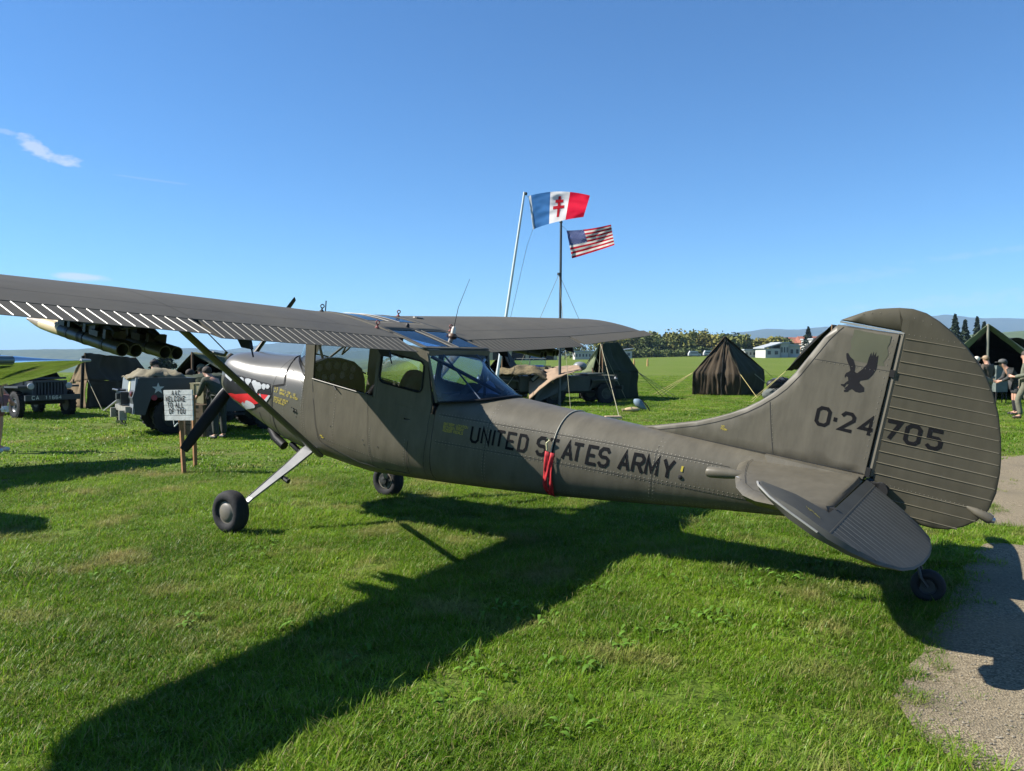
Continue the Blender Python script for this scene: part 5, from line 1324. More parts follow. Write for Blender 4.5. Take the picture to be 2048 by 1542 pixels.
rope(t, FR + Vector((.9, 1.0, 0)), dn(FR, 1.9, .6), .018, M_rope); rope(t, BR, dn(BR, 1.3, .4), .009); rope(t, FR, dn(FR, .3, -1.3), .009, M_ropey)
# green tent behind the jeeps
A = at(1200, 688, 29.6); Bp = at(1234, 684, 31.0); FL = at(1161, 748, 30.0); FM = at(1207, 742, 29.2); RR = at(1276, 744, 31.4); BL = at(1215, 738, 33)
t = tent('dark green canvas tent with an open front and propped poles behind the tan jeep', A)
patch(t, 'roof_panel', M_cg, (FM, RR, Bp, A), nu=20, nv=16, amp=.11, freq=6, seed=11, sag=.10); patch(t, 'roof_panel', M_cg_sun, (FL, at(1186, 745, 29.6), A + Vector((-.02, 0, 0)), A), nu=8, nv=12, amp=.05, freq=5, seed=12)  # left flap paler, its sunlight is in the canvas colour
patch(t, 'roof_panel', M_cg, (BL, FL, A, Bp), seed=13); patch(t, 'roof_panel', M_cg, (RR, BL, Bp, Bp), seed=14)
patch(t, 'front_wall', M_cg, (dn(FM), dn(RR, .05), RR, FM), nu=24, nv=12, amp=.10, freq=9, seed=15); patch(t, 'side_wall', M_cg, (dn(BL), dn(RR), RR, BL), seed=16)
patch(t, 'side_wall', M_cg, (dn(BL), dn(FL, -.0, .6), FL, BL), seed=17)
patch(t, 'opening_shade', M_cd, (dn(at(1183, 745, 30.4)), dn(at(1208, 745, 30.2)), at(1208, 700, 30.2), at(1196, 700, 30.4)), seed=18, amp=.02)  # dark sheet standing in for the shade inside the open front
pole(t, 'tent_pole', M_wood, drop(1207, 740, 28.9), A + Vector((.05, -.3, -.02)), .022)
rope(t, A + Vector((.0, -.2, 0)), drop(1195, 740, 27.5)); rope(t, A, drop(1254, 790, 29.4)); rope(t, A + Vector((0, -.2, 0)), drop(1239, 790, 21.3), .010)
for k in range(3): rope(t, RR, dn(RR, 1.0 + .35 * k, -.3 + .5 * k), .010, M_cg if k == 0 else M_rope)
mb = MB(); q = drop(1184, 790, 28.3) - t.location; mb.tube([q + Vector((.25, 0, 0)), q + Vector((0, 0, 1.25))], .03, 6); pole_ = mb.build('prop_pole', M_wood, t)
# jerry can / red bag hung on the prop
rb = thing('red_bag', 'small red bag hanging on the prop pole in front of the green tent', 'bag', at(1193, 768, 28.2))
mb = MB(); mb.ball((0, 0, 0), (.09, .07, .15), 10, 8); mb.build('bag_body', mat('bag_red', (.45, .02, .035), rough=.6), rb, smooth=True)
mb = MB(); mb.tube([(-.05, 0, .12), (-.02, 0, .25), (.05, 0, .12)], .012, 6); mb.build('handle', M_black, rb)
# grey brown tent at the pale flagpole
A = at(1004, 702, 27.0); Bp = at(1016, 704, 31); RE = at(1046, 752, 30.5); FE = at(1037, 768, 26.8)
t = tent('grey brown tent with a dark open front beside the pale flagpole', A)
patch(t, 'roof_panel', M_cgrey, (FE, RE, Bp, A), nu=10, nv=12, amp=.05, seed=21); LE_ = at(955, 765, 27.0); LB = at(975, 755, 31)
patch(t, 'roof_panel', M_cgrey, (LB, LE_, A, Bp), seed=22); patch(t, 'side_wall', M_cgrey, (dn(FE), dn(RE), RE, FE), seed=23); patch(t, 'side_wall', M_cgrey, (dn(LB), dn(LE_), LE_, LB), seed=23)
patch(t, 'rear_wall', M_cd, (dn(LB), dn(RE), RE, LB), seed=24, amp=.02); patch(t, 'rear_gable', M_cd, (LB, RE, Bp, Bp), seed=25, amp=.02)  # near-black back: the interior shade is painted into the canvas
pole(t, 'tent_pole', M_wood, dn(A, .0, -.05), A, .025); rope(t, FE + Vector((.0, 0, .5)), drop(985, 790, 26.0)); rope(t, A, drop(970, 800, 24.5))
# brown tent at left
A = at(170, 706, 24.8); Bp = at(268, 716, 28.0); L0 = drop(116, 800, 25.9); R0_ = drop(172, 800, 24.4); E1 = at(176, 760, 24.5); E2 = at(296, 764, 28.2); L1 = at(138, 766, 25.7)
t = tent('big brown ridge tent with one sunlit end at the far left', A)
patch(t, 'gable_end', M_cb_sun, (L1, E1, A, A), nu=16, nv=12, amp=.08, freq=7, seed=31, fan=True); patch(t, 'gable_wall', M_cb_sun, (L0, R0_, E1, L1), nu=16, nv=8, amp=.10, freq=7, seed=31)  # sunlit end painted lighter than the shaded long side
patch(t, 'roof_panel', M_cb, (E1, E2, Bp, A), nu=20, nv=14, amp=.12, freq=6, seed=33, sag=.16); patch(t, 'side_wall', M_cb, (R0_, drop(298, 790, 28.3), E2, E1), nu=24, nv=10, amp=.10, freq=9, seed=34)
patch(t, 'rear_roof', M_cb, (at(240, 758, 32), L1, A, Bp), seed=35); patch(t, 'end_wall', M_cb, (drop(298, 790, 28.3), drop(240, 790, 32), at(240, 758, 32), E2), seed=36); patch(t, 'end_gable', M_cb, (E2, at(240, 758, 32), Bp, Bp), seed=37)
pole(t, 'door_strap', M_cd, E1 + Vector((-.10, -.06, .75)), R0_ + Vector((-.12, -.05, 0)), .05); rope(t, E1, drop(205, 818, 23.8), .010)
# dark fly tent behind the truck, lit roof to the right
A = at(384, 704, 19.5); FL = at(326, 766, 20.0); BLe = at(372, 752, 25); Bp = at(452, 712, 25.5); FRe = at(452, 746, 19.6); BRe = at(520, 742, 25.5)
t = tent('large dark open-fronted tent behind the truck, its roof slope lit olive', A)
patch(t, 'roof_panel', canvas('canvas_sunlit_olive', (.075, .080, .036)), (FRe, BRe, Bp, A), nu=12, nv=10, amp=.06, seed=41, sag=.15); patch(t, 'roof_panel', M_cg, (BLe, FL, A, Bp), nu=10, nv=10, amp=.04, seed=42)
patch(t, 'rear_wall', M_cd, (dn(BLe), dn(BRe), BRe, BLe), seed=43, amp=.03); patch(t, 'rear_gable', M_cd, (BLe, BRe, Bp, Bp), seed=44, amp=.02); patch(t, 'side_wall', M_cd, (dn(FRe), dn(BRe), BRe, FRe), seed=45)  # dark rear and side canvas paint in the shade inside the tent
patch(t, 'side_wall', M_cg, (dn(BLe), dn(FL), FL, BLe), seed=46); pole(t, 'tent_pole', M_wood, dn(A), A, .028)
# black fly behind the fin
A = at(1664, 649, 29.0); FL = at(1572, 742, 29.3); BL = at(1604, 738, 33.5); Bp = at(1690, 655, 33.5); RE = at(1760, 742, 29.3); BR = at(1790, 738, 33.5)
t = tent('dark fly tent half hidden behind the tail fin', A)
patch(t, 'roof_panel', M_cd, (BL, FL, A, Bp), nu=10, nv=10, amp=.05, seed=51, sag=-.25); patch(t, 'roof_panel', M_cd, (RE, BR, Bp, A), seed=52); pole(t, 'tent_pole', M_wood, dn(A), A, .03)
rope(t, FL, dn(FL, -1.5, -.8), .009, M_ropey); rope(t, FL, dn(FL, -1.1, .6), .009, M_ropey); rope(t, BL, dn(BL, -1.2, .4), .009, M_ropey); patch(t, 'rear_wall', M_cd, (dn(BL), dn(BR), BR, BL), seed=53); patch(t, 'rear_gable', M_cd, (BL, BR, Bp, Bp), seed=54)
# tent at the right edge, interior shade painted black, sunlit edges painted pale green
A = at(1976, 648, 30.0); FL = at(1926, 690, 30.0); FR = at(2062, 712, 30.0); Bp = at(1984, 652, 36.0); BL = at(1940, 690, 36.0); BR = at(2070, 712, 36)
t = tent('tall dark tent with a pale green fly edge and centre pole at the right edge', A)
patch(t, 'roof_panel', M_cg_sun, (BL, FL, A, Bp), seed=61, nu=10); patch(t, 'roof_panel', M_cg_sun, (FR, BR, Bp, A), seed=62)
FLi = at(1936, 697, 30.2); FRi = at(2060, 722, 30.2); Ai = at(1977, 658, 30.2)
patch(t, 'fly_edge', M_cg_sun, (FLi, Ai, A, FL), seed=63, amp=.02); patch(t, 'fly_edge', M_cg_sun, (Ai, FRi, FR, A), seed=64, amp=.02)
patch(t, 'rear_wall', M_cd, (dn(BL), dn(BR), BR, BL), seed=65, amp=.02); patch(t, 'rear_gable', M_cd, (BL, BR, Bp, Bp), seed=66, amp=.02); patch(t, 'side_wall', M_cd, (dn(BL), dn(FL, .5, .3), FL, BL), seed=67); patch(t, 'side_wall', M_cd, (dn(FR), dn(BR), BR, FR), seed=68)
pole(t, 'tent_pole', mat('pole_pale', (.24, .23, .17), rough=.7), dn(A, .02), A, .05)
A = at(2034, 673, 40); t = tent('dark rounded tent roof showing past the pale green fly', A)
mb = MB(); mb.grid(lambda u, v: Vector(((u - .5) * 3.0, v * 3.0, max(0.0, (2.62 if abs(u - .5) < .5 else 0) * (1 - abs(2 * u - 1) ** 2.4))) ) , 18, 8); mb.build('roof_panel', canvas('canvas_black_blue', (.018, .02, .028)), t, smooth=True, solid=.012)

# ------------------------------------------------------------------ flags on their poles
M_pale = mat('pole_white', (.50, .54, .54), rough=.4, var=.1); M_dkp = mat('pole_dark', (.035, .045, .05), rough=.5, var=.2)
top = at(1049, 384, 24.0); base = Vector((at(984, 822, 24.0).x, 24.0, 0))
fp = thing('flagpole', 'pale leaning flagpole carrying the tricolour with the red cross', 'flagpole', base)
mb = MB(); mb.tube([(0, 0, 0), top - base], [.055, .035], 10); mb.build('pole', M_pale, fp, smooth=True)
mb = MB(); mb.ball(top - base + Vector((.04, 0, -.05)), .05, 8, 6); mb.build('pulley', M_darkmetal, fp)
mb = MB(); a = top - base + Vector((.05, 0, -.08)); mb.tube([a, at(1057, 395, 24.0) - base], .008, 5); mb.tube([at(1066, 458, 24) - base, at(1054, 492, 24) - base, at(1020, 640, 24) - base, Vector((.12, 0, .8))], .007, 5); mb.build('halyard', M_pale, fp)
t2 = at(1122, 447, 26.4); b2_ = Vector((at(1119, 812, 26.4).x, 26.4, 0))
fp2 = thing('flagpole', 'dark upright flagpole with guy wires carrying the stars and stripes', 'flagpole', b2_)
mb = MB(); mb.tube([(0, 0, 0), t2 - b2_], [.05, .04], 10); mb.build('pole', M_dkp, fp2, smooth=True)
mb = MB(); mb.lathe([(0, .03), (.04, .06), (.10, .03), (.14, .01)], t2 - b2_, (0, 0, 1), 8); mb.build('pole_cap', M_dkp, fp2)
g0 = at(1118, 548, 26.4) - b2_
for (x, y) in ((2.0, .6), (-1.9, .8), (.2, -2.4)):
    mb = MB(); mb.tube([g0, (x, y, 0)], .008, 5); mb.build('guy_wire', M_rope, fp2)
mb = MB(); mb.lathe([(-.04, .06), (.04, .06)], g0, (0, 0, 1), 8); mb.build('guy_collar', M_dkp, fp2)
mb = MB(); mb.tube([t2 - b2_ + Vector((0, 0, -.05)), at(1133, 460, 26.4) - b2_], .007, 5); mb.build('halyard', M_pale, fp2)
def flagfn(TL, BL, TM, BM, TR, BR, Y, amp, seed):
    def f(u, v):       # v 0 bottom, 1 top
        def q(a, b, c): # quadratic through three points
            l0 = 2 * (u - .5) * (u - 1); l1 = -4 * u * (u - 1); l2 = 2 * u * (u - .5); return (a[0] * l0 + b[0] * l1 + c[0] * l2, a[1] * l0 + b[1] * l1 + c[1] * l2)
        T = q(TL, TM, TR); Bt = q(BL, BM, BR); px_, py_ = Bt[0] + (T[0] - Bt[0]) * v, Bt[1] + (T[1] - Bt[1]) * v
        d = amp * (math.sin(u * 8.5 + v * 2.2 + seed) * (.3 + .7 * u) + .5 * math.sin(u * 4 - v * 5 + seed * 2) * u) + .06 * noise.noise(Vector((u * 6, v * 6, seed)))
        return at(px_, py_, Y - 1.7 * u + d)
    return f
def flag(label, fn, Y, mats, mfn, nu, nv, group=None):
    o = fn(0, 1); r = thing('flag', label, 'flag', o); mb = MB(); mb.grid(lambda u, v: fn(u, v) - o, nu, nv, mfn=mfn); f = mb.build('flag_cloth', mats, r, smooth=True, angle=180, recalc=False); return r, o, f
def fm(name, c):
    if name in MATS: return MATS[name]
    m = mat(name, c, rough=.8, var=.05, spec=.1); N = m.node_tree.nodes; Lk = m.node_tree.links; tl_ = N.new("ShaderNodeBsdfTranslucent"); mx = N.new("ShaderNodeMixShader"); mx.inputs[0].default_value = .45
    src = N["Principled BSDF"].inputs['Base Color'].links[0].from_socket; Lk.new(src, tl_.inputs[0]); Lk.new(N["Principled BSDF"].outputs[0], mx.inputs[1]); Lk.new(tl_.outputs[0], mx.inputs[2]); Lk.new(mx.outputs[0], N["Material Output"].inputs[0]); return m
fmats = [fm('flag_blue', (.035, .13, .32)), fm('flag_white', (.62, .60, .60)), fm('flag_red', (.50, .004, .030)), fm('hoist_white', (.48, .49, .50))]
ff = flagfn((1057, 392), (1066, 459), (1118, 383), (1112, 444), (1180, 391), (1167, 434), 24.0, .20, 1.2)
fr, fo, fc = flag('blue white red tricolour with a red two-barred cross streaming from the pale pole', ff, 24, fmats, lambda u, v: 3 if u < .05 else 0 if u < .36 else 1 if u < .68 else 2, 50, 24)
mb = MB()
for (u0, u1, v0, v1) in ((.50, .545, .16, .84), (.455, .59, .63, .73), (.42, .62, .43, .53)):
    mb.grid(lambda u, v: ff(u0 + (u1 - u0) * u, v0 + (v1 - v0) * v) - fo + Vector((0, -.012, 0)), 6, 8)
mb.build('two_barred_cross', fm('cross_red', (.38, .008, .02)), fr, smooth=True, angle=180)
uf = flagfn((1133, 461), (1144, 517), (1176, 458), (1190, 503), (1222, 449), (1229, 490), 26.4, .22, .3)
umats = [fm('stripe_red', (.40, .010, .025)), fm('stripe_white', (.60, .57, .52)), fm('canton_blue', (.06, .085, .22))]
ur, uo, uc = flag('faded stars and stripes flag rippling from the dark pole', uf, 26.4, umats, lambda u, v: 2 if (u < .40 and v > 6 / 13) else int(min(12, (1 - v) * 13)) % 2, 50, 39)
mb = MB()
for r_ in range(9):
    for c_ in range(6 if r_ % 2 == 0 else 5):
        u = .40 * ((c_ + .5) / 6 if r_ % 2 == 0 else (c_ + 1) / 6); v = 6 / 13 + (7 / 13) * (1 - (r_ + .5) / 9); pts_ = []
        for k in range(10):
            rr = .0135 if k % 2 == 0 else .0055; a = math.pi / 2 + k * math.pi / 5; pts_.append(uf(u + rr * math.cos(a), v + rr * 1.5 * math.sin(a)) - uo + Vector((0, -.014, 0)))
        mb.poly(pts_)
tag(mb.build('stars', umats[1], ur, recalc=False), kind='stuff')
# pole resting the flags: end of flags

# ------------------------------------------------------------------ wooden welcome sign
sb = gpt(369, 947); s2 = gpt(391, 932)
sg = thing('welcome_sign', 'small white plank sign on wooden stakes lettered AAC WELCOME TO ALL OF YOU', 'sign', sb)
L_ = lambda p: p - sb
c00, c10, c11, c01 = at(330, 841, 11.34), at(386, 841, 11.16), at(384, 779, 11.16), at(327, 780, 11.34)
M_board = mat('board_white', (.50, .52, .49), rough=.75, var=.15, scale=10, bump=.2, bscale=30); nb = 6
bn = (c10 - c00).cross(c01 - c00).normalized()
def bp_(u, v, off=0): return c00.lerp(c10, u).lerp(c01.lerp(c11, u), v) + bn * off - sb
for k in range(nb):
    v0, v1 = k / nb + .006, (k + 1) / nb - .006; off = .002 * (k % 2)
    mb = MB(); mb.hexa([bp_(0, v0, -.02), bp_(1, v0, -.02), bp_(1, v0, .0 + off), bp_(0, v0, off), bp_(0, v1, -.02), bp_(1, v1, -.02), bp_(1, v1, off), bp_(0, v1, off)]); mb.build('plank', M_board, sg)
SW = (c10 - c00).length; SH = (c01 - c00).length
for (txt, u0, v0, hh, pit) in (("AAC", .30, .83, .060, 5.6), ("WELCOME", .07, .63, .066, 4.75), ("TO ALL", .13, .43, .064, 5.2), ("OF YOU", .18, .23, .064, 5.3)):
    x = 0
    for ch in txt:
        if ch != ' ':
            mb = MB(); sc_x = hh / 6 * (.70 if ch in 'MW' else .74)
            def mp_(p): return bp_(u0 + (x + p.x * sc_x) / SW, v0 + p.y * hh / 6 / SH, .0055)
            for q in stroke_quads(ch, 1.3): mb.poly([mp_(p) for p in q])
            for (sx, sy) in {(round(pl[i][0], 1), pl[i][1]) for pl in GL[ch] for i in (0, -1) if pl[i][1] in (0, 6)}:      # slab serifs
                mb.poly([mp_(Vector((sx + a, sy + b_))) for a, b_ in ((-.95, -.25), (.95, -.25), (.95, .25), (-.95, .25))])
            mb.build('sign_letter', M_letter, sg)
        x += hh / 6 * pit * (.55 if ch == ' ' else 1)
M_stake = mat('stake_wood', (.26, .125, .045), rough=.8, var=.3, scale=10)
mb = MB(); mb.tube([Vector((0, 0, -.15)), L_(at(362, 842, 11.36)), L_(at(358, 795, 11.36))], .036, 4); mb.build('stake', M_stake, sg)
mb = MB(); mb.tube([L_(s2) + Vector((0, 0, -.15)), L_(at(388, 850, 11.9)), L_(at(386, 790, 11.9))], .034, 4); mb.build('stake', M_stake, sg)
mb = MB(); mb.tube([L_(at(349, 853, 11.2)), L_(at(356, 846, 11.2))], .012, 5); mb.tube([L_(at(347, 838, 11.2)), L_(at(348, 849, 11.2))], .006, 4); mb.build('loose_tie', M_board, sg)

# ------------------------------------------------------------------ vehicles
M_veh = mat('vehicle_olive', (.040, .045, .034), rough=.55, var=.2, scale=4, spec=.35); M_vehg = mat('vehicle_grey_green', (.050, .058, .058), rough=.5, var=.2, scale=4); M_vd = mat('vehicle_dark', (.012, .012, .012), rough=.8, var=.2); M_lampg = mat('lamp_glass', (.35, .36, .36), rough=.15, var=.1, spec=.8)
def wheel(par, c, ax, R, W, m=None, tread=True):
    mb = MB(); mb.lathe([(-W * .4, R * .56), (-W * .5, R * .72), (-W * .48, R * .88), (-W * .36, R), (W * .36, R), (W * .48, R * .88), (W * .5, R * .72), (W * .4, R * .56)], c, ax, 26, cap=False)
    if tread:
        axv = Vector(ax).normalized(); u = Vector((0, 0, 1)); a = axv.cross(u)
        for k in range(22):
            th = 2 * math.pi * k / 22; d = a * math.cos(th) + u * math.sin(th); tg = d.cross(axv); rot = Matrix((axv, tg, d)).transposed()
            for sd in (-1, 1): mb.box(Vector(c) + d * R * 1.0 + axv * sd * W * .22, (W * .42, R * .12, R * .07), rot)
    w = mb.build('wheel', M_tyre, par, smooth=True, angle=35)
    mb = MB(); mb.lathe([(-W * .42, R * .55), (-W * .1, R * .56), (W * .3, R * .58), (W * .36, R * .50), (W * .18, R * .42), (W * .20, R * .2), (W * .34, R * .17), (W * .36, .01)], c, ax, 20); mb.build('wheel_rim', m or M_veh, w, smooth=True, angle=40); return w
def jeep(label, loc, rz, m, screen='down', seats=True, extras=None):
    """small open military 4x4; front towards local +X"""
    j = thing('jeep', label, 'jeep', loc, rz, 'open jeeps of the camp')
    mb = MB(); mb.hexa([(-1.45, -.72, .46), (.35, -.72, .46), (.35, .72, .46), (-1.45, .72, .46), (-1.45, -.72, .98), (.35, -.68, .98), (.35, .68, .98), (-1.45, .72, .98)])
    mb.box((-1.1, 0, 1.0), (.7, 1.30, .04)); mb.build('body_tub', m, j)
    mb = MB(); mb.hexa([(.34, -.52, .55), (1.42, -.40, .58), (1.42, .40, .58), (.34, .52, .55), (.34, -.54, 1.0), (1.42, -.42, .97), (1.42, .42, .97), (.34, .54, 1.0)]); mb.build('bonnet', m, j)
    mb = MB()
    for k in range(10): y = -.36 + k * .08; mb.box((1.44, y, .78), (.03, .035, .36))
    mb.box((1.44, 0, .98), (.04, .86, .05)); mb.box((1.44, 0, .58), (.04, .86, .05)); mb.box((1.44, .405, .78), (.04, .04, .4)); mb.box((1.44, -.405, .78), (.04, .04, .4)); gr = mb.build('grille', m, j)
    mb = MB(); mb.box((1.415, 0, .78), (.01, .76, .36)); mb.build('radiator', M_vd, gr)
    for s in (1, -1):
        mb = MB(); mb.lathe([(-.05, .07), (0, .085), (.03, .08), (.04, .03)], (1.45, s * .47, .86), (1, 0, 0), 16); mb.build('headlight', M_lampg, j, smooth=True)
        mb = MB(); mb.hexa([(.40, s * .46, .80), (1.40, s * .46, .82), (1.40, s * .76, .82), (.40, s * .76, .80), (.40, s * .46, .85), (1.40, s * .46, .87), (1.40, s * .76, .87), (.40, s * .76, .85)]); mb.hexa([(.30, s * .48, .50), (.42, s * .48, .80), (.42, s * .76, .80), (.30, s * .76, .50), (.36, s * .48, .50), (.44, s * .48, .85), (.44, s * .76, .85), (.36, s * .76, .50)]); mb.build('front_wing', m, j)
        wheel(j, (.98, s * .64, .36), (0, s, 0), .365, .17, m); wheel(j, (-1.0, s * .64, .36), (0, s, 0), .365, .17, m)
        mb = MB(); mb.tube([(1.40, s * .62, .9), (1.40, s * .62, 1.02)], .02, 6); mb.build('side_marker', M_vd, j)
    mb = MB(); mb.box((1.62, 0, .56), (.07, 1.36, .14)); mb.build('bumper', m, j)
    mb = MB(); mb.box((-.1, 0, .42), (2.9, .8, .1)); mb.build('chassis', M_vd, j)
    if screen == 'up':
        ws_ = [(.30, -.66, .98), (.30, .66, .98), (.16, .64, 1.56), (.16, -.64, 1.56)]; mb = MB(); mb.tube([Vector(p) for p in ws_ + ws_[:1]], .025, 6); mb.tube([(.30, 0, .98), (.16, 0, 1.56)], .02, 6); wf = mb.build('windscreen_frame', m, j)
        mb = MB(); mb.poly(ws_); mb.build('windscreen_pane', glass('jeep_glass', (.55, .72, .75), 1.4), wf)
    else:
        mb = MB(); mb.hexa([(.28, -.64, 1.0), (1.0, -.6, 1.03), (1.0, .6, 1.03), (.28, .64, 1.0), (.28, -.64, 1.05), (1.0, -.6, 1.08), (1.0, .6, 1.08), (.28, .64, 1.05)]); mb.build('folded_windscreen', m, j)
    mb = MB(); mb.lathe([(-.012, .20), (.012, .20), (.012, .18), (-.012, .18)], (-.05, .32, 1.12), (-.75, 0, .65), 20, cap=False); mb.tube([(.22, .32, .92), (-.05, .32, 1.12)], .015, 6); mb.build('steering_wheel', M_vd, j, smooth=True)
    if seats:
        for y in (.32, -.32):
            mb = MB(); mb.box((-.45, y, .86), (.46, .46, .14)); mb.box((-.70, y, 1.08), (.12, .46, .42)); mb.build('seat', M_co, j)
    return j
# left jeep
c = gpt(92, 835); jp = jeep('dark grey jeep with flat bonnet parked in front of the brown tent at far left', (-13.45, 21.9, 0), math.radians(-38), mat('jeep_blue_grey', (.036, .042, .050), rough=.5, var=.2))
mb = MB(); mb.grid(lambda u, v: Vector((-.95 + 1.3 * v - .12 * math.sin(u * 3.1), -.72 + 1.44 * u, 1.02 + (.20 + .22 * v) * math.sin(math.pi * u) ** .5 * .8 + .04 * noise.noise(Vector((u * 5, v * 5, 1))))), 14, 10); mb.build('seat_cover', mat('cover_dark_blue', (.016, .020, .030), rough=.8), jp, smooth=True, solid=.02)
for k, ch in enumerate("CA"): 
    mb = MB(); put_text(mb, ch, lambda u, v: Vector((1.658, -.52 + .1 * k + u, .52 + v)), .09, w=1.1, sub=1); mb.build('painted_letter', M_board, jp)
for k, ch in enumerate("11664"):
    mb = MB(); put_text(mb, ch, lambda u, v: Vector((1.658, -.20 + .085 * k + u, .52 + v)), .08, w=1.1, sub=1); mb.build('painted_letter', M_board, jp)
# jeeps behind the fuselage
jg = gpt(1050, 803); j1 = jeep('jeep draped with brown netting behind the rear window of the aircraft', (.35, 27.6, 0), math.radians(200), M_veh)
M_net = mat('net_brown', (.125, .095, .045), rough=.95, var=.45, scale=14, bump=.6, bscale=20)
net = thing('camouflage_net', 'brown netting heaped over the jeep beside the dark flagpole', 'net', (.55, 27.2, 1.05))
mb = MB(); mb.grid(lambda u, v: Vector((-1.05 + 1.9 * u, -.75 + 1.3 * v, .12 + .18 * math.sin(math.pi * u) * math.sin(math.pi * v) - .5 * max(0, u - .7) * 2 - .4 * max(0, .3 - v) + .09 * noise.noise(Vector((u * 7, v * 7, 5))))), 22, 18); mb.build('net_drape', M_net, net, smooth=True, solid=.02)
j2 = jeep('jeep with a raised windscreen glass standing behind the netted jeep', (.75, 30.6, 0), math.radians(250), mat('jeep_grey_green', (.05, .062, .055), rough=.4), 'up')  # even grey-green paint, a little glossier
bx = thing('blue_crate', 'pale blue plastic crate on the jeep beside the windscreen glass', 'crate', tuple(at(1074, 737, 28.4)))
mb = MB(); mb.box((0, 0, -.10), (.45, .4, .03)); [mb.box((sx * .21, 0, 0), (.03, .4, .24)) for sx in (1, -1)]; [mb.box((0, sy * .19, 0), (.45, .03, .24)) for sy in (1, -1)]; mb.build('crate_shell', mat('crate_blue', (.13, .20, .48), rough=.5), bx)
j3 = jeep('jeep under a tan tarpaulin next to the green tent', (2.15, 27.9, 0), math.radians(20), M_veh)
tp = thing('tarpaulin', 'tan tarpaulin thrown over the jeep beside the green tent', 'tarpaulin', (1.62, 27.1, .84))
M_tarp = mat('tarp_tan', (.25, .172, .108), rough=.85, var=.18, scale=6, bump=.3, bscale=9)
mb = MB(); mb.grid(lambda u, v: Vector((-1.05 + 1.75 * u, -.85 + 1.8 * v, .34 * u + .14 - 1.25 * max(0, .40 - v) * (1.2 - u) - .45 * max(0, .35 - u) + .10 * math.sin(math.pi * u) + .07 * noise.noise(Vector((u * 5, v * 5, 8))) + .03 * noise.noise(Vector((u * 14, v * 14, 8))))), 26, 22); mb.build('tarp_sheet', M_tarp, tp, smooth=True, solid=.02)
mb = MB(); mb.tube([Vector((-.9, -.15, .10)), Vector((-.2, -.25, .30)), Vector((.2, -.3, .28)), Vector((.8, -.2, .44))], .022, 6); mb.build('tie_rope', M_cb, tp)
mb = MB(); mb.ball((.72, .1, .48), (.24, .22, .16), 12, 8); mb.build('helmet', mat('helmet_grey', (.16, .17, .17), rough=.35), tp, smooth=True)
pl_ = thing('plough_board', 'dark slanted board leaning below the tan tarpaulin', 'board', (1.25, 26.7, 0))
mb = MB(); mb.prism([(-.55, -.1, .02), (-.30, -.1, .15), (.55, -.05, .55), (.75, 0, .95), (.1, .1, .92), (-.25, .05, .80)], (.02, .08, .02)); mb.build('board_panel', M_vehg, pl_)
gl2 = thing('goggles_roll', 'dark rolled bundle with grey band at the left end of the tan tarpaulin', 'bundle', tuple(at(1082, 757, 26.9)))
mb = MB(); mb.tube([(-.28, 0, -.14), (-.05, 0, .10), (.12, 0, .28)], [.10, .13, .09], 10); mb.build('roll', M_vd, gl2, smooth=True); mb = MB(); mb.tube([(-.30, -.06, -.05), (-.05, -.09, .18)], .06, 8); mb.build('band', mat('band_grey', (.20, .22, .24), rough=.4), gl2, smooth=True)

# amphibious truck behind the sign
tr = thing('military_truck', 'dark boxy military vehicle with a white star, facing left behind the welcome sign', 'truck', (-6.88, 17.76, 0), math.radians(215))
mb = MB(); mb.prism([(x, -.78, z) for x, z in [(1.60, .46), (1.66, .80), (1.52, 1.22), (-2.3, 1.16), (-2.3, .52), (-1.75, .52), (-1.65, .80), (-.75, .80), (-.62, .46), (.32, .44), (.45, .80), (1.30, .80), (1.42, .44)]], (0, 1.56, 0))
o = mb.build('hull', mat('truck_grey', (.030, .038, .042), rough=.55, var=.2, scale=3), tr); bm = bmesh.new(); bm.from_mesh(o.data); bmesh.ops.triangulate(bm, faces=bm.faces[:]); bm.to_mesh(o.data); bm.free()
mb = MB(); mb.hexa([(1.62, -.77, .47), (1.66, -.77, .47), (1.66, .77, .47), (1.62, .77, .47), (1.54, -.77, 1.215), (1.58, -.77, 1.215), (1.58, .77, 1.215), (1.54, .77, 1.215)]); bow = mb.build('bow_plate', mat('truck_sunlit_grey', (.155, .175, .185), rough=.45, var=.15), tr)  # bow face painted paler, as the lit side of the dark hull
mb = MB(); mb.lathe([(0, .115), (.012, .115)], (1.60, .15, 1.02), (1, 0, .1), 18); mb.build('emblem_disc', mat('emblem_yellow', (.45, .45, .26), rough=.6), bow)
mb = MB(); mb.box((1.72, -.05, .78), (.14, .60, .26)); mb.box((1.80, .10, .82), (.12, .14, .12)); mb.tube([(1.7, -.4, .95), (1.84, -.4, .95), (1.84, .3, .95), (1.7, .3, .95)], .022, 6); mb.build('winch', M_darkmetal, bow)
mb = MB(); mb.box((1.72, 0, .56), (.10, 1.3, .12)); mb.box((1.80, -.60, .44), (.14, .10, .20)); mb.box((1.80, .50, .44), (.14, .10, .20)); mb.build('bumper', mat('bumper_pale', (.22, .21, .18), rough=.5, var=.3, scale=12), tr)
for k in range(5):
    y = -.5 + k * .25; mb = MB()
    for q in range(6): mb.lathe([(-.010, .030), (.010, .030), (.010, .018), (-.010, .018)], (1.76, y + .012 * q * (-1) ** k, .48 - q * .046), (0, 1, 0) if q % 2 else (1, 0, 0), 8, cap=False)
    mb.build('hanging_chain', M_darkmetal, tr)
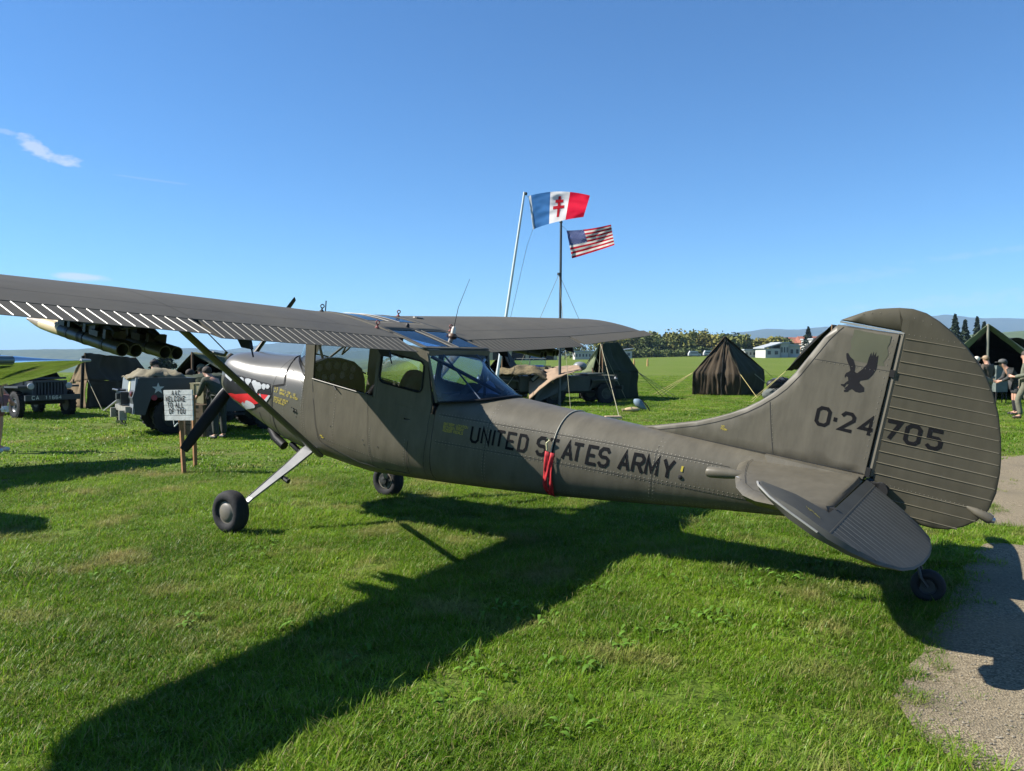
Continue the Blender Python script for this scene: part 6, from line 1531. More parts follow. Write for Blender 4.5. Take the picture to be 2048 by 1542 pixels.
for s in (1, -1):
    mb = MB(); mb.lathe([(0, .05), (.04, .065), (.06, .02)], (1.62, s * .62, .88), (1, 0, 0), 12); mb.build('headlight', mat('lamp_red_dark', (.10, .02, .02), rough=.3), tr, smooth=True)
    wheel(tr, (.87, s * .68, .385), (0, s, 0), .385, .20); wheel(tr, (-1.2, s * .68, .385), (0, s, 0), .385, .20)
def star_pts(r): return [(r * (1 if k % 2 == 0 else .40) * math.sin(math.pi * k / 5), r * (1 if k % 2 == 0 else .40) * math.cos(math.pi * k / 5)) for k in range(10)]
mb = MB(); mb.poly([Vector((1.16 + a, .7835, .99 + b_)) for a, b_ in star_pts(.125)]); o = mb.build('white_star', mat('star_white', (.45, .50, .50), rough=.6), tr, recalc=False); bm = bmesh.new(); bm.from_mesh(o.data); bmesh.ops.triangulate(bm, faces=bm.faces[:]); bm.to_mesh(o.data); bm.free()
mb = MB(); mb.lathe([(0, .060), (.003, .055)], (1.24, .782, .80), (0, 1, 0), 14); mb.build('red_disc', mat('disc_red', (.20, .02, .04), rough=.6), tr)
mb = MB(); mb.box((-.15, .80, .40), (.9, .10, .06)); mb.build('side_step', M_vd, tr)
cv = thing('tarpaulin', 'crumpled khaki tarpaulin heaped on the bow of the truck', 'tarpaulin', (-7.75, 17.1, 1.19), math.radians(215))
M_kh = mat('tarp_khaki', (.135, .115, .068), rough=.9, var=.3, scale=5, bump=.5, bscale=9)
mb = MB(); mb.grid(lambda u, v: Vector((-.55 + 1.1 * u, -.62 + 1.24 * v, .01 + .20 * math.sin(math.pi * min(1, u * 1.05)) ** .6 * math.sin(math.pi * v) ** .5 + .09 * noise.noise(Vector((u * 6, v * 3, 2))) + .04 * noise.noise(Vector((u * 15, v * 9, 2))))), 28, 20); mb.build('tarp_sheet', M_kh, cv, smooth=True, solid=.02)
cn = thing('tarpaulin', 'flat dark green cover lying over the middle of the truck behind the sign', 'tarpaulin', (-6.75, 17.7, 1.19), math.radians(215))
mb = MB(); mb.grid(lambda u, v: Vector((-.7 + 1.2 * u, -.80 + 1.6 * v, .06 * math.sin(math.pi * u) + .05 * noise.noise(Vector((u * 6, v * 6, 9))) - .25 * max(0, v - .9) * 6)), 18, 20); mb.build('tarp_sheet', M_cg, cn, smooth=True, solid=.02)
# tow bar leaning from the bow
tb = thing('tow_bar', 'thin steel bar propped from the truck bow down to the grass', 'bar', tuple(gpt(208, 822)))
mb = MB(); e = at(262, 779, 17.3) - gpt(208, 822); mb.tube([(0, 0, 0), e], .03, 8); mb.build('bar_tube', M_steel, tb, smooth=True); mb = MB(); mb.box((0, 0, .02), (.12, .06, .05)); mb.build('bar_foot', M_steel, tb)
# wooden crate of planks below, field chest above
M_crate = mat('crate_wood', (.125, .085, .048), rough=.85, var=.3, scale=9)
def crate(label, loc, rz, w, d, h, n, m, nm='wooden_crate'):
    c = thing(nm, label, 'crate', loc, rz, None)
    for k in range(n):
        z0_, z1_ = h * k / n + .006, h * (k + 1) / n - .006
        for sd in (1, -1):
            mb = MB(); mb.box((0, sd * d / 2, (z0_ + z1_) / 2), (w, .025, z1_ - z0_)); mb.build('plank', m, c)
            mb = MB(); mb.box((sd * w / 2, 0, (z0_ + z1_) / 2), (.025, d - .05, z1_ - z0_)); mb.build('plank', m, c)
    for sx in (1, -1):
        for sy in (1, -1): mb = MB(); mb.box((sx * w * .36, sy * (d / 2 + .02), h / 2), (.09, .02, h)); mb.build('batten', m, c)
    mb = MB(); mb.box((0, 0, h + .012), (w + .04, d + .05, .024)); mb.build('lid', m, c); return c
crate('tall crate of weathered planks standing right behind the welcome sign', (-6.48, 16.35, 0), math.radians(-12), .56, .48, .66, 5, M_crate)
crate('sunlit open tan wooden chest sitting on the plank crate beside the black rucksack', (-6.40, 16.42, .692), math.radians(-20), .34, .40, .40, 2, mat('chest_tan', (.22, .20, .11), rough=.8, var=.2))
rk = thing('rucksack', 'black rucksack propped against the tan chest', 'rucksack', (-6.12, 16.15, .60))
mb = MB(); mb.ball((0, 0, .20), (.13, .13, .27), 12, 9); mb.box((0, -.10, .12), (.16, .08, .16)); mb.build('bag_body', M_black, rk, smooth=True); mb = MB(); mb.tube([(-.06, -.1, .40), (-.09, -.14, .2), (-.06, -.1, .05)], .015, 6); mb.build('strap', M_vd, rk)

# bags and boards on the grass
bg = thing('duffel_bag', 'pale blue grey bag lying on the grass in front of the brown tent', 'bag', tuple(gpt(1277, 823)))
mb = MB(); mb.grid(lambda u, v: Vector((.15 * math.cos(2 * math.pi * u) * math.sin(math.pi * v) ** .6 + .30 * v ** 2 - .06, .15 * math.sin(2 * math.pi * u) * math.sin(math.pi * v) ** .6, .22 + .18 * math.cos(math.pi * v) * .9 + .015 * noise.noise(Vector((u * 6, v * 6, 1))))), 14, 10, closed_u=True); mb.build('bag_body', mat('bag_blue_grey', (.15, .21, .26), rough=.8, var=.2), bg, smooth=True)
mb = MB(); mb.tube([(.05, -.12, .38), (.25, -.14, .15), (.32, -.12, .02)], .02, 6); mb.build('strap', M_vd, bg)
sk_ = thing('sandbag', 'small tan sandbag lying beside the blue grey bag on the grass', 'bag', tuple(gpt(1268, 824)))
mb = MB(); mb.ball((-.06, 0, .07), (.24, .13, .075), 14, 8); mb.tube([(-.28, 0, .07), (-.36, 0, .05)], [.03, .05], 6); mb.build('bag_body', mat('sand_tan', (.36, .27, .15), rough=.9, var=.2), sk_, smooth=True)
bd = thing('plank_block', 'short pale wooden block lying on the grass at the guy rope foot', 'plank', tuple(gpt(1226, 840)))
mb = MB(); mb.box((0, 0, .05), (.42, .22, .10), Matrix.Rotation(.12, 3, 'Z')); mb.build('block', mat('pale_wood', (.42, .30, .20), rough=.8, var=.15), bd)
for i, (px_, py_, sc_, m_, lb) in enumerate(((1546, 795, 1.0, mat('bag_grey', (.09, .10, .09), rough=.8, var=.4, scale=10), 'grey kit bag lying low beside the fin leading edge'), (1556, 776, .95, M_black, 'black kit bag stacked on the grey one beside the fin leading edge'), (1566, 772, .9, mat('bag_navy', (.02, .03, .05), rough=.7), 'dark navy bag behind the black one at the fin'))):
    p = at(px_, py_, 30.1); b_ = thing('kit_bag', lb, 'bag', (p.x, 30.1 + .15 * i, max(gz(p.x, 30.1), p.z - .1)))
    mb = MB(); mb.grid(lambda u, v: Vector((.42 * sc_ * math.cos(2 * math.pi * u) * math.sin(math.pi * v) ** .5, .25 * math.sin(2 * math.pi * u) * math.sin(math.pi * v) ** .5, .22 - .22 * sc_ * math.cos(math.pi * v) + .03 * noise.noise(Vector((u * 5, v * 5, i))))), 16, 9, closed_u=True); mb.build('bag_body', m_, b_, smooth=True)
    mb = MB(); mb.tube([(-.2, -.2, .30), (0, -.25, .45), (.2, -.2, .30)], .02, 6); mb.build('handle', M_vd, b_)

# ------------------------------------------------------------------ polished wing of a second aircraft at the left edge
M_pol = mat('polished_aluminium', (.80, .80, .80), rough=.10, metal=1.0, var=.03)
pw = thing('polished_aircraft', 'polished bare metal aircraft whose wing tip enters at the left edge', 'aircraft', (-6.95, 12.9, 1.60))
dS = Vector((-.36, -.933, .004)); dC = Vector((-.933, .36, 0)); tilt = math.radians(26)
def pwf(u, v):     # u around the section, v along the span from the tip
    s_ = 5.0 * v ** 1.6 + .0; ch = 1.75 * min(1.0, (s_ / 2.3)) ** .58 if s_ < 2.3 else 1.75 + (s_ - 2.3) * .12
    ch = max(ch, .05); a = 2 * math.pi * u; xc = .5 - .5 * math.cos(a); th = 1.35 * (.2969 * math.sqrt(max(xc, 0)) - .126 * xc - .3516 * xc ** 2 + .2843 * xc ** 3 - .1036 * xc ** 4) * (1 if a < math.pi else -1) * ch * min(1, .25 + s_ * .6)
    c_ = xc * ch; back = dC * math.cos(tilt) - Vector((0, 0, math.sin(tilt))); upv = dC * math.sin(tilt) + Vector((0, 0, math.cos(tilt)))
    return dS * s_ + back * c_ + upv * th + Vector((0, 0, .010 * s_))
mb = MB(); mb.grid(pwf, 40, 30, closed_u=True); mb.build('wing', M_pol, pw, smooth=True, angle=80)
mb = MB(); q = pwf(0, .02); mb.tube([q + Vector((.05, .04, 0)), q + dS * .10], [.02, .03], 8); mb.build('tip_light', M_lampg, pw, smooth=True)
s_ = 1.32; v_ = (s_ / 5) ** (1 / 1.6)
mb = MB(); q = pwf(0, v_); mb.tube([q + Vector((.03, 0, -.01)), q + dS * .30 + Vector((.03, 0, -.01))], .070, 10); mb.build('landing_light', mat('light_cover', (.10, .12, .12), rough=.15, spec=.9), pw, smooth=True)
# the rest of that aircraft stands outside the frame: fuselage root and leg carry the wing
mb = MB(); r_ = dS * 5.2 + dC * 1.2 + Vector((0, 0, .2)); ax_ = Vector((.933, -.36, .22)).normalized(); mb.lathe([(-5.2, .12), (-3, .35), (-1, .62), (1, .68), (2.2, .55), (2.6, .25), (2.75, .05)], r_, ax_, 24); mb.build('fuselage', M_pol, pw, smooth=True)
q = dS * 3.4 + dC * .4; mb = MB(); mb.tube([q, Vector((q.x, q.y, -1.30))], .05, 8); lg = mb.build('landing_gear_leg', M_darkmetal, pw); wheel(pw, (q.x, q.y, -1.28), (.36, .93, 0), .32, .2)

# ------------------------------------------------------------------ people
M_skin = mat('skin', (.42, .23, .155), rough=.6, var=.08); SKINS = []
def skinmesh(name, verts, edges, m, parent, sub=1, root=0):
    me = bpy.data.meshes.new(name); me.from_pydata([v[:3] for v in verts], edges, []); me.materials.append(m)
    o = bpy.data.objects.new(name, me); COL.objects.link(o); o.parent = parent
    md = o.modifiers.new('skin', 'SKIN'); md.use_smooth_shade = True
    for i, v in enumerate(verts):
        d = me.skin_vertices[0].data[i]; r = v[3]; d.radius = (r, r) if not isinstance(r, tuple) else r; d.use_root = (i == root)
    if sub: s_ = o.modifiers.new('sub', 'SUBSURF'); s_.levels = sub; s_.render_levels = sub
    SKINS.append(o); return o
def person(label, loc, rz, top_c, leg_c, hair_c, h=1.75, pose=None, shorts=False, cap=None, bare_arm=False, shoe_c=(.02, .018, .016), sock_c=None, seated=False, skin=None, group=None):
    k = h / 1.75; p = thing('person', label, 'person', loc, rz, group); J = dict(pel=(0, 0, .95), wai=(0, 0, 1.10), che=(0, .0, 1.30), nec=(0, .0, 1.47), hea=(0, .03, 1.60), crn=(0, .02, 1.70),
        shL=(-.19, 0, 1.40), elL=(-.25, -.02, 1.14), wrL=(-.24, .08, .92), haL=(-.235, .11, .83), shR=(.19, 0, 1.40), elR=(.25, -.02, 1.14), wrR=(.24, .08, .92), haR=(.235, .11, .83),
        hiL=(-.10, 0, .90), knL=(-.11, .02, .50), anL=(-.11, -.02, .09), toL=(-.12, .14, .035), hiR=(.10, 0, .90), knR=(.11, .02, .50), anR=(.11, -.02, .09), toR=(.12, .14, .035))
    J.update(pose or {}); S3 = lambda n: tuple(c * k for c in J[n])
    R_ = dict(pel=.13, wai=.115, che=.135, nec=.055, hea=.085, crn=.075, shL=.06, elL=.042, wrL=.028, haL=.036, shR=.06, elR=.042, wrR=.028, haR=.036, hiL=.085, knL=.058, anL=.038, toL=.035, hiR=.085, knR=.058, anR=.038, toR=.035)
    names = list(J); idx = {n: i for i, n in enumerate(names)}
    V = [(*S3(n), R_[n] * k) for n in names]
    E_ = [('pel', 'wai'), ('wai', 'che'), ('che', 'nec'), ('nec', 'hea'), ('hea', 'crn'), ('che', 'shL'), ('shL', 'elL'), ('elL', 'wrL'), ('wrL', 'haL'), ('che', 'shR'), ('shR', 'elR'), ('elR', 'wrR'), ('wrR', 'haR'), ('pel', 'hiL'), ('hiL', 'knL'), ('knL', 'anL'), ('anL', 'toL'), ('pel', 'hiR'), ('hiR', 'knR'), ('knR', 'anR'), ('anR', 'toR')]
    # nose, ears and fingers grow out of the same surface
    hd_ = Vector(S3('hea')); fw = Vector((0, 1, -.1)); extra = [(hd_ + fw * .10 * k, .014 * k), (hd_ + Vector((-.085, 0, 0)) * k, .014 * k), (hd_ + Vector((.085, 0, 0)) * k, .014 * k)]
    Ei = [(idx[a], idx[b_]) for a, b_ in E_]
    for q, r in extra: V.append((*q, r)); Ei.append((idx['hea'], len(V) - 1))
    for sd in ('L', 'R'):
        ha = Vector(S3('ha' + sd)); wr = Vector(S3('wr' + sd)); d = (ha - wr).normalized(); sx = d.cross(Vector((1, 0, 0)) if abs(d.x) < .8 else Vector((0, 1, 0))).normalized(); bend = d.cross(sx) * (.018 if sd == 'L' else -.018)
        for f_, (o_, L) in enumerate(((-.03, .065), (-.010, .075), (.010, .072), (.03, .058))):
            V.append((*(ha + sx * o_ * k + d * L * .5 * k), .0095 * k)); Ei.append((idx['ha' + sd], len(V) - 1)); V.append((*(ha + sx * o_ * k + d * L * k + bend), .0085 * k)); Ei.append((len(V) - 2, len(V) - 1))
        V.append((*(ha - d * .02 + sx * .055 * k + d * .02 * k), .011 * k)); Ei.append((idx['ha' + sd], len(V) - 1))
    skinmesh('body', V, Ei, skin or M_skin, p, 1, idx['pel'])
    def cl(name, ns, es, rad, c, sub=1):
        vs = [(*S3(n), rad[n] * k) for n in ns]; ii = {n: i for i, n in enumerate(ns)}; m_ = c if not isinstance(c, tuple) else mat('cloth_%d' % len(MATS), c, rough=.9, var=.2, scale=12, bump=.25, bscale=18); return skinmesh(name, vs, [(ii[a], ii[b_]) for a, b_ in es], m_, p, sub)
    J['slL'] = tuple(np.array(J['shL']) * .45 + np.array(J['elL']) * .55); J['slR'] = tuple(np.array(J['shR']) * .45 + np.array(J['elR']) * .55); J['hem'] = tuple(np.array(J['pel']) * .9 + np.array((0, 0, .04))); J['col'] = tuple(np.array(J['nec']) * .75 + np.array(J['che']) * .25)
    if bare_arm: cl('shirt', ['che', 'wai', 'hem', 'col', 'shL', 'slL', 'shR', 'slR'], [('hem', 'wai'), ('wai', 'che'), ('che', 'col'), ('che', 'shL'), ('shL', 'slL'), ('che', 'shR'), ('shR', 'slR')], dict(hem=.155, wai=.14, che=.155, col=.07, shL=.075, slL=.066, shR=.075, slR=.066), top_c)
    else: cl('jacket', ['che', 'wai', 'hem', 'col', 'shL', 'elL', 'wrL', 'shR', 'elR', 'wrR'], [('hem', 'wai'), ('wai', 'che'), ('che', 'col'), ('che', 'shL'), ('shL', 'elL'), ('elL', 'wrL'), ('che', 'shR'), ('shR', 'elR'), ('elR', 'wrR')], dict(hem=.165, wai=.145, che=.16, col=.075, shL=.08, elL=.062, wrL=.05, shR=.08, elR=.062, wrR=.05), top_c)
    if shorts:
        for sd in ('L', 'R'): J['mk' + sd] = tuple(np.array(J['hi' + sd]) * .25 + np.array(J['kn' + sd]) * .75)
        cl('shorts', ['pel', 'hiL', 'mkL', 'hiR', 'mkR'], [('pel', 'hiL'), ('hiL', 'mkL'), ('pel', 'hiR'), ('hiR', 'mkR')], dict(pel=.15, hiL=.105, mkL=.10, hiR=.105, mkR=.10), leg_c)
    else: cl('trousers', ['pel', 'hiL', 'knL', 'anL', 'hiR', 'knR', 'anR'], [('pel', 'hiL'), ('hiL', 'knL'), ('knL', 'anL'), ('pel', 'hiR'), ('hiR', 'knR'), ('knR', 'anR')], dict(pel=.15, hiL=.10, knL=.078, anL=.065, hiR=.10, knR=.078, anR=.065), leg_c)
    if sock_c:
        for sd in ('L', 'R'): cl('sock', ['kn' + sd, 'an' + sd], [('kn' + sd, 'an' + sd)], {'kn' + sd: .062, 'an' + sd: .046}, sock_c)
    for sd in ('L', 'R'):
        a, t_ = Vector(S3('an' + sd)), Vector(S3('to' + sd)); d = (t_ - a); skinmesh('shoe', [(*(a + Vector((0, -.03, -.045 * k))), .045 * k), (*(a.lerp(t_, .55) + Vector((0, 0, -.012))), .045 * k), (*(t_ + Vector((0, .03, .008))), .038 * k)], [(0, 1), (1, 2)], mat('shoe_%s' % str(shoe_c), shoe_c, rough=.6), p, 1)
    hm = mat('hair_%s' % str(hair_c), hair_c, rough=.8, var=.3, scale=30, bump=.4, bscale=40); he = Vector(S3('hea')); cr = Vector(S3('crn'))
    mb = MB(); mb.ball(he.lerp(cr, .45) + Vector((0, -.018, .02)) * k, Vector((.098, .112, .098)) * k, 14, 9); mb.build('hair', hm, p, smooth=True)
    mb = MB()
    for sx in (-.032, .032): mb.ball(he + Vector((sx, .092, .012)) * k, Vector((.013, .008, .008)) * k, 6, 5)
    mb.box(he + Vector((0, .088, -.055)) * k, Vector((.045, .012, .008)) * k); mb.build('facial_features', M_black, p)
    if cap:
        cm = mat('cap_%s' % str(cap), cap, rough=.8, var=.2); mb = MB(); mb.ball(he.lerp(cr, .6) + Vector((0, -.008, .03)) * k, Vector((.106, .118, .085)) * k, 14, 8); hz_ = he.lerp(cr, .6) + Vector((0, .11, .01)) * k; mb.prism([hz_ + Vector((a, b_, -.02 * abs(a) * 10 * .1)) * k for a, b_ in ((-.085, -.05), (.085, -.05), (.07, .06), (0, .085), (-.07, .06))], (0, 0, .014 * k)); mb.build('cap', cm, p, smooth=True, angle=40)
    return p
SEAT = dict(pel=(0, 0, .60), wai=(0, .02, .75), che=(0, .05, .95), nec=(0, .07, 1.12), hea=(0, .11, 1.24), crn=(0, .10, 1.34), shL=(-.19, .05, 1.05), shR=(.19, .05, 1.05), elL=(-.25, .08, .80), elR=(.25, .08, .80), wrL=(-.18, .30, .74), wrR=(.18, .30, .74), haL=(-.15, .38, .74), haR=(.15, .38, .74), hiL=(-.1, .03, .57), hiR=(.1, .03, .57), knL=(-.12, .44, .55), knR=(.12, .44, .55), anL=(-.12, .44, .09), anR=(.12, .44, .09), toL=(-.12, .60, .035), toR=(.12, .60, .035))
# behind the truck and inside the dark tent, left of the nose
person('person in a black cap behind the truck, only head and shoulder above the tarpaulin', tuple(drop(308, 760, 19.0)), math.radians(-70), (.06, .06, .05), (.05, .05, .05), (.05, .035, .02), 1.56, cap=(.010, .010, .012))
person('dark haired person in a navy shirt sitting beside the tent pole', tuple(drop(374, 760, 18.6)), math.radians(-35), (.022, .026, .055), (.02, .02, .025), (.022, .014, .008), 1.70, bare_arm=True, pose=SEAT)
person('person in a tan camouflage jacket sitting half hidden by the wing strut', tuple(drop(404, 760, 19.6)), math.radians(30), (.20, .15, .075), (.07, .07, .05), (.06, .05, .03), 1.82, cap=(.14, .14, .09), pose=SEAT)
person('person in mottled green camouflage bending over the kit on the truck', tuple(drop(438, 800, 15.9)), math.radians(60), (.036, .042, .026), (.022, .027, .022), (.03, .02, .012), 1.62, pose=dict(che=(0, .18, 1.24), nec=(0, .30, 1.34), hea=(0, .38, 1.42), crn=(0, .42, 1.52), shL=(-.19, .24, 1.28), shR=(.19, .24, 1.28), elL=(-.24, .30, 1.04), elR=(.24, .30, 1.04), wrL=(-.18, .46, .94), wrR=(.18, .46, .94), haL=(-.17, .54, .90), haR=(.17, .54, .90), wai=(0, .05, 1.08)))
person('person in dark trousers standing behind the propeller blade, legs showing', tuple(drop(463, 830, 20.5)), math.radians(10), (.03, .035, .035), (.012, .013, .014), (.03, .02, .01), 1.72)
for q in (drop(374, 760, 18.6), drop(404, 760, 19.6)):
    st_ = thing('stool', 'low wooden stool under the ' + ('navy shirted' if q.y < 19 else 'tan jacketed') + ' person in the dark tent', 'stool', tuple(q)); mb = MB(); mb.box((0, .05, .42), (.36, .34, .05)); mb.build('seat', M_wood, st_)
    for sx in (-.14, .14):
        for sy in (-.08, .18): mb = MB(); mb.tube([(sx, sy, 0), (sx, sy, .40)], .02, 6); mb.build('leg', M_wood, st_)
# left edge
pe = person('person in a tan shirt and short trousers with white shoes at the left frame edge', (-8.92, 13.6, 0), math.radians(-82), (.36, .22, .13), (.20, .085, .075), (.06, .04, .02), 1.72, shorts=True, bare_arm=True, shoe_c=(.45, .48, .52), pose=dict(elL=(-.27, -.03, 1.12), wrL=(-.26, .12, .95), haL=(-.25, .16, .87)))
cb = thing('camera', 'small white camera hanging at the side of the person at the left edge', 'camera', tuple(at(10, 818, 13.4))); mb = MB(); mb.box((0, 0, 0), (.09, .06, .10)); mb.lathe([(0, .03), (.05, .028)], (0, -.03, 0), (0, -1, 0), 12); mb.build('camera_body', mat('camera_white', (.5, .5, .52), rough=.4), cb); mb = MB(); mb.tube([(-.03, 0, .05), (-.08, .05, .35)], .008, 5); mb.build('camera_strap', M_vd, cb)
# right edge group
BEND = dict(wai=(0, .06, 1.08), che=(0, .26, 1.22), nec=(0, .42, 1.28), hea=(0, .54, 1.30), crn=(0, .62, 1.34), shL=(-.19, .32, 1.26), shR=(.19, .32, 1.26), elL=(-.24, .40, 1.00), elR=(.24, .40, 1.00), wrL=(-.2, .50, .80), wrR=(.2, .50, .80), haL=(-.2, .53, .72), haR=(.2, .53, .72))
person('person in a brown jacket and tan cap seen from behind, just past the rudder edge', tuple(drop(1974, 790, 27.0)), math.radians(15), (.075, .055, .038), (.17, .14, .09), (.25, .15, .08), 1.72, cap=(.26, .19, .12), pose=dict(hea=(-.03, .07, 1.58), crn=(-.04, .06, 1.68), wrL=(-.14, .24, 1.08), haL=(-.08, .28, 1.10)))
person('person with white hair leaning forward, mostly hidden by the rudder edge', tuple(drop(1944, 790, 28.0)), math.radians(-60), (.09, .075, .06), (.08, .07, .05), (.62, .58, .48), 1.76, pose=dict(che=(0, .10, 1.28), nec=(0, .18, 1.42), hea=(0, .26, 1.52), crn=(0, .28, 1.62), shL=(-.19, .12, 1.36), shR=(.19, .12, 1.36)))
person('person in a grey beret, shorts and long black socks bending forward near the right edge', tuple(drop(2030, 830, 22.6)), math.radians(75), (.035, .035, .033), (.035, .034, .033), (.04, .035, .03), 1.72, shorts=True, cap=(.075, .075, .07), sock_c=(.014, .014, .017), pose=dict(che=(0, .16, 1.26), nec=(0, .27, 1.38), hea=(0, .35, 1.47), crn=(0, .37, 1.57), shL=(-.19, .2, 1.32), shR=(.19, .2, 1.32), elL=(-.24, .26, 1.08), elR=(.24, .26, 1.08), wrL=(-.15, .42, 1.0), wrR=(.15, .42, 1.0), haL=(-.1, .49, .98), haR=(.1, .49, .98)))
person('person in a pale grey green uniform with gaiters striding at the right frame edge', tuple(drop(2050, 838, 21.2)), math.radians(60), (.105, .112, .078), (.12, .118, .08), (.05, .04, .03), 1.84, shoe_c=(.05, .035, .02), pose=dict(knL=(-.11, .18, .50), anL=(-.11, .10, .10), toL=(-.12, .26, .04), knR=(.11, -.04, .50), anR=(.11, -.24, .14), toR=(.12, -.12, .04), wrL=(-.18, .26, 1.08), haL=(-.14, .33, 1.10)))
fb = thing('field_case', 'grey metal field case on a stand inside the right-hand tent mouth', 'case', tuple(drop(1998, 790, 28.5))); mb = MB(); mb.box((0, 0, .80), (.42, .3, .80)); mb.box((0, 0, 1.28), (.36, .26, .14)); mb.build('case_body', mat('case_grey', (.10, .12, .11), rough=.5, var=.3), fb); mb = MB(); [mb.tube([(sx * .18, sy * .12, 0), (sx * .18, sy * .12, .42)], .02, 6) for sx in (1, -1) for sy in (1, -1)]; mb.build('stand', M_vd, fb)

# ------------------------------------------------------------------ far side of the field: trees, houses, hangar
TM = {}
def leafmat(n, c, c2):
    if n not in TM: TM[n] = mat(n, c, rough=.8, var=.3, scale=1.1, col2=c2, spec=.15, detail=6)
    return TM[n]
bark = mat('bark', (.06, .045, .03), rough=.9, var=.3)
def tree(label, x, y, h, w, m, seed, conifer=False, group=None, leaf=.42, n=900):
    z0_ = gz(x, y); r = random.Random(seed); t = thing('conifer' if conifer else 'tree', label, 'tree', (x, y, z0_), 0, group)
    mb = MB(); mb.tube([(0, 0, -.2), (.05, 0, h * .3), (0, .05, h * (.92 if conifer else .6))], [h * .03, h * .022, h * .006], 7)
    if not conifer:
        for k in range(6): a = r.random() * 6.28; mb.tube([(0, 0, h * (.18 + .06 * k)), (math.cos(a) * w * .28, math.sin(a) * w * .28, h * (.42 + .07 * k))], [h * .011, h * .004], 5)
    mb.build('trunk', bark, t, smooth=True)
    mb = MB(); lobes = []
    if conifer:
        for i in range(n):
            zz = r.random() ** .8; tier = (zz * 9) % 1; rad = w * .5 * (1 - zz) ** .85 * (.55 + .45 * (1 - tier)) * (.6 + .5 * r.random()); a = r.random() * 6.283
            lobes.append((Vector((math.cos(a) * rad, math.sin(a) * rad, h * (.06 + .94 * zz) - rad * .18)), .8))
    else:
        cs = [(Vector((r.uniform(-.32, .32) * w, r.uniform(-.32, .32) * w, h * r.uniform(.32, .82))), r.uniform(.16, .30) * w) for _ in range(11)] + [(Vector((0, 0, h * .62)), w * .3)]
        for i in range(n):
            c_, rr = cs[r.randrange(len(cs))]; d = Vector((r.gauss(0, 1), r.gauss(0, 1), r.gauss(0, 1))).normalized(); lobes.append((c_ + d * rr * (r.random() ** .4) * Vector((1, 1, .85)).z, 1))
    for (p, k) in lobes:
        a = Vector((r.gauss(0, 1), r.gauss(0, 1), r.gauss(0, .6))).normalized(); b_ = a.cross(Vector((r.gauss(0, 1), r.gauss(0, 1), r.gauss(0, 1)))).normalized(); L = leaf * (.6 + .8 * r.random()) * k
        p.z = max(.1, p.z); mb.add([p - a * L, p + b_ * L * .6, p + a * L, p - b_ * L * .6], [(0, 1, 2, 3)])
    mb.build('crown', m, t, recalc=False); return t
La = leafmat('leaf_olive', (.10, .115, .030), (.165, .165, .045)); Lb = leafmat('leaf_yellow', (.15, .145, .030), (.215, .19, .05)); Lc = leafmat('leaf_green', (.070, .095, .030), (.115, .135, .042)); Ld = leafmat('leaf_dark', (.016, .028, .018), (.036, .052, .030))
rows = [(1222, 671, 58, Lb), (1248, 666, 64, La), (1268, 668, 60, Lb), (1298, 668, 62, Lc), (1318, 664, 58, La), (1340, 665, 60, Lb), (1362, 668, 56, La), (1384, 674, 50, Lc), (1402, 667, 56, La), (1424, 669, 54, Lb), (1444, 672, 48, La), (1464, 668, 50, Lc), (1478, 674, 46, La), (1492, 682, 40, Lb), (1512, 688, 40, La), (1534, 680, 46, Lb), (1552, 676, 46, La), (1570, 680, 42, Lc)]
ORD = ['first', 'second', 'third', 'fourth', 'fifth', 'sixth', 'seventh', 'eighth', 'ninth', 'tenth', 'eleventh', 'twelfth', 'thirteenth', 'fourteenth', 'fifteenth', 'sixteenth', 'seventeenth', 'eighteenth']
CN = {'leaf_olive': 'olive', 'leaf_yellow': 'yellowing', 'leaf_green': 'green'}
for i, (px_, py_, wpx, m_) in enumerate(rows):
    Y = 285 + 9 * (i % 3); x = at(px_, 700, Y).x; tp_ = at(px_, py_, Y).z; z0_ = gz(x, Y)
    tree(CN[m_.name] + ' rounded tree, %s from the left in the wooded row along the far field edge' % ORD[i], x, Y, tp_ - z0_, wpx / 1578 * Y * 1.3, m_, 100 + i, group='trees along the far field edge', leaf=.62, n=1500)
mb = MB(); r = random.Random(5)      # dark undergrowth under the row, one mass
for i in range(9000):
    px_ = 1203 + 282 * r.random(); Y = 274 + 16 * r.random(); x = at(px_, 700, Y).x; hh = (2.6 + 1.6 * noise.noise(Vector((x * .22, 3, 1)))) * r.random() ** .6; p = Vector((x, Y, gz(x, Y) + hh))
    a = Vector((r.gauss(0, 1), r.gauss(0, 1), r.gauss(0, .6))).normalized(); b_ = a.cross(Vector((r.gauss(0, 1), r.gauss(0, 1), r.gauss(0, 1)))).normalized(); L = .5 * (.6 + .8 * r.random()); mb.add([p - a * L, p + b_ * L * .6, p + a * L, p - b_ * L * .6], [(0, 1, 2, 3)])
tag(mb.build('undergrowth', Lc, recalc=False), kind='stuff')
for i, (px_, py_, Y, wpx, lb) in enumerate(((1616, 654, 240, 34, 'lone dark conifer left of the tail fin beside the white house'), (1909, 629, 170, 36, 'tallest dark conifer right behind the rudder'), (1929, 640, 172, 30, 'dark conifer second from left behind the rudder'), (1953, 634, 178, 26, 'slim dark conifer left of the right-hand tent peak'), (1967, 644, 182, 24, 'short dark conifer touching the right-hand tent peak'))):
    x = at(px_, 700, Y).x; z0_ = gz(x, Y); tree(lb, x, Y, at(px_, py_, Y).z - z0_, wpx / 1578 * Y * 1.25, Ld, 500 + i, True, leaf=.40, n=1100)
tree('round bush standing alone left of the tarpaulin truck', *[at(326, 700, 95).x, 95], 2.5, 3.6, Ld, 600, leaf=.35, n=400)
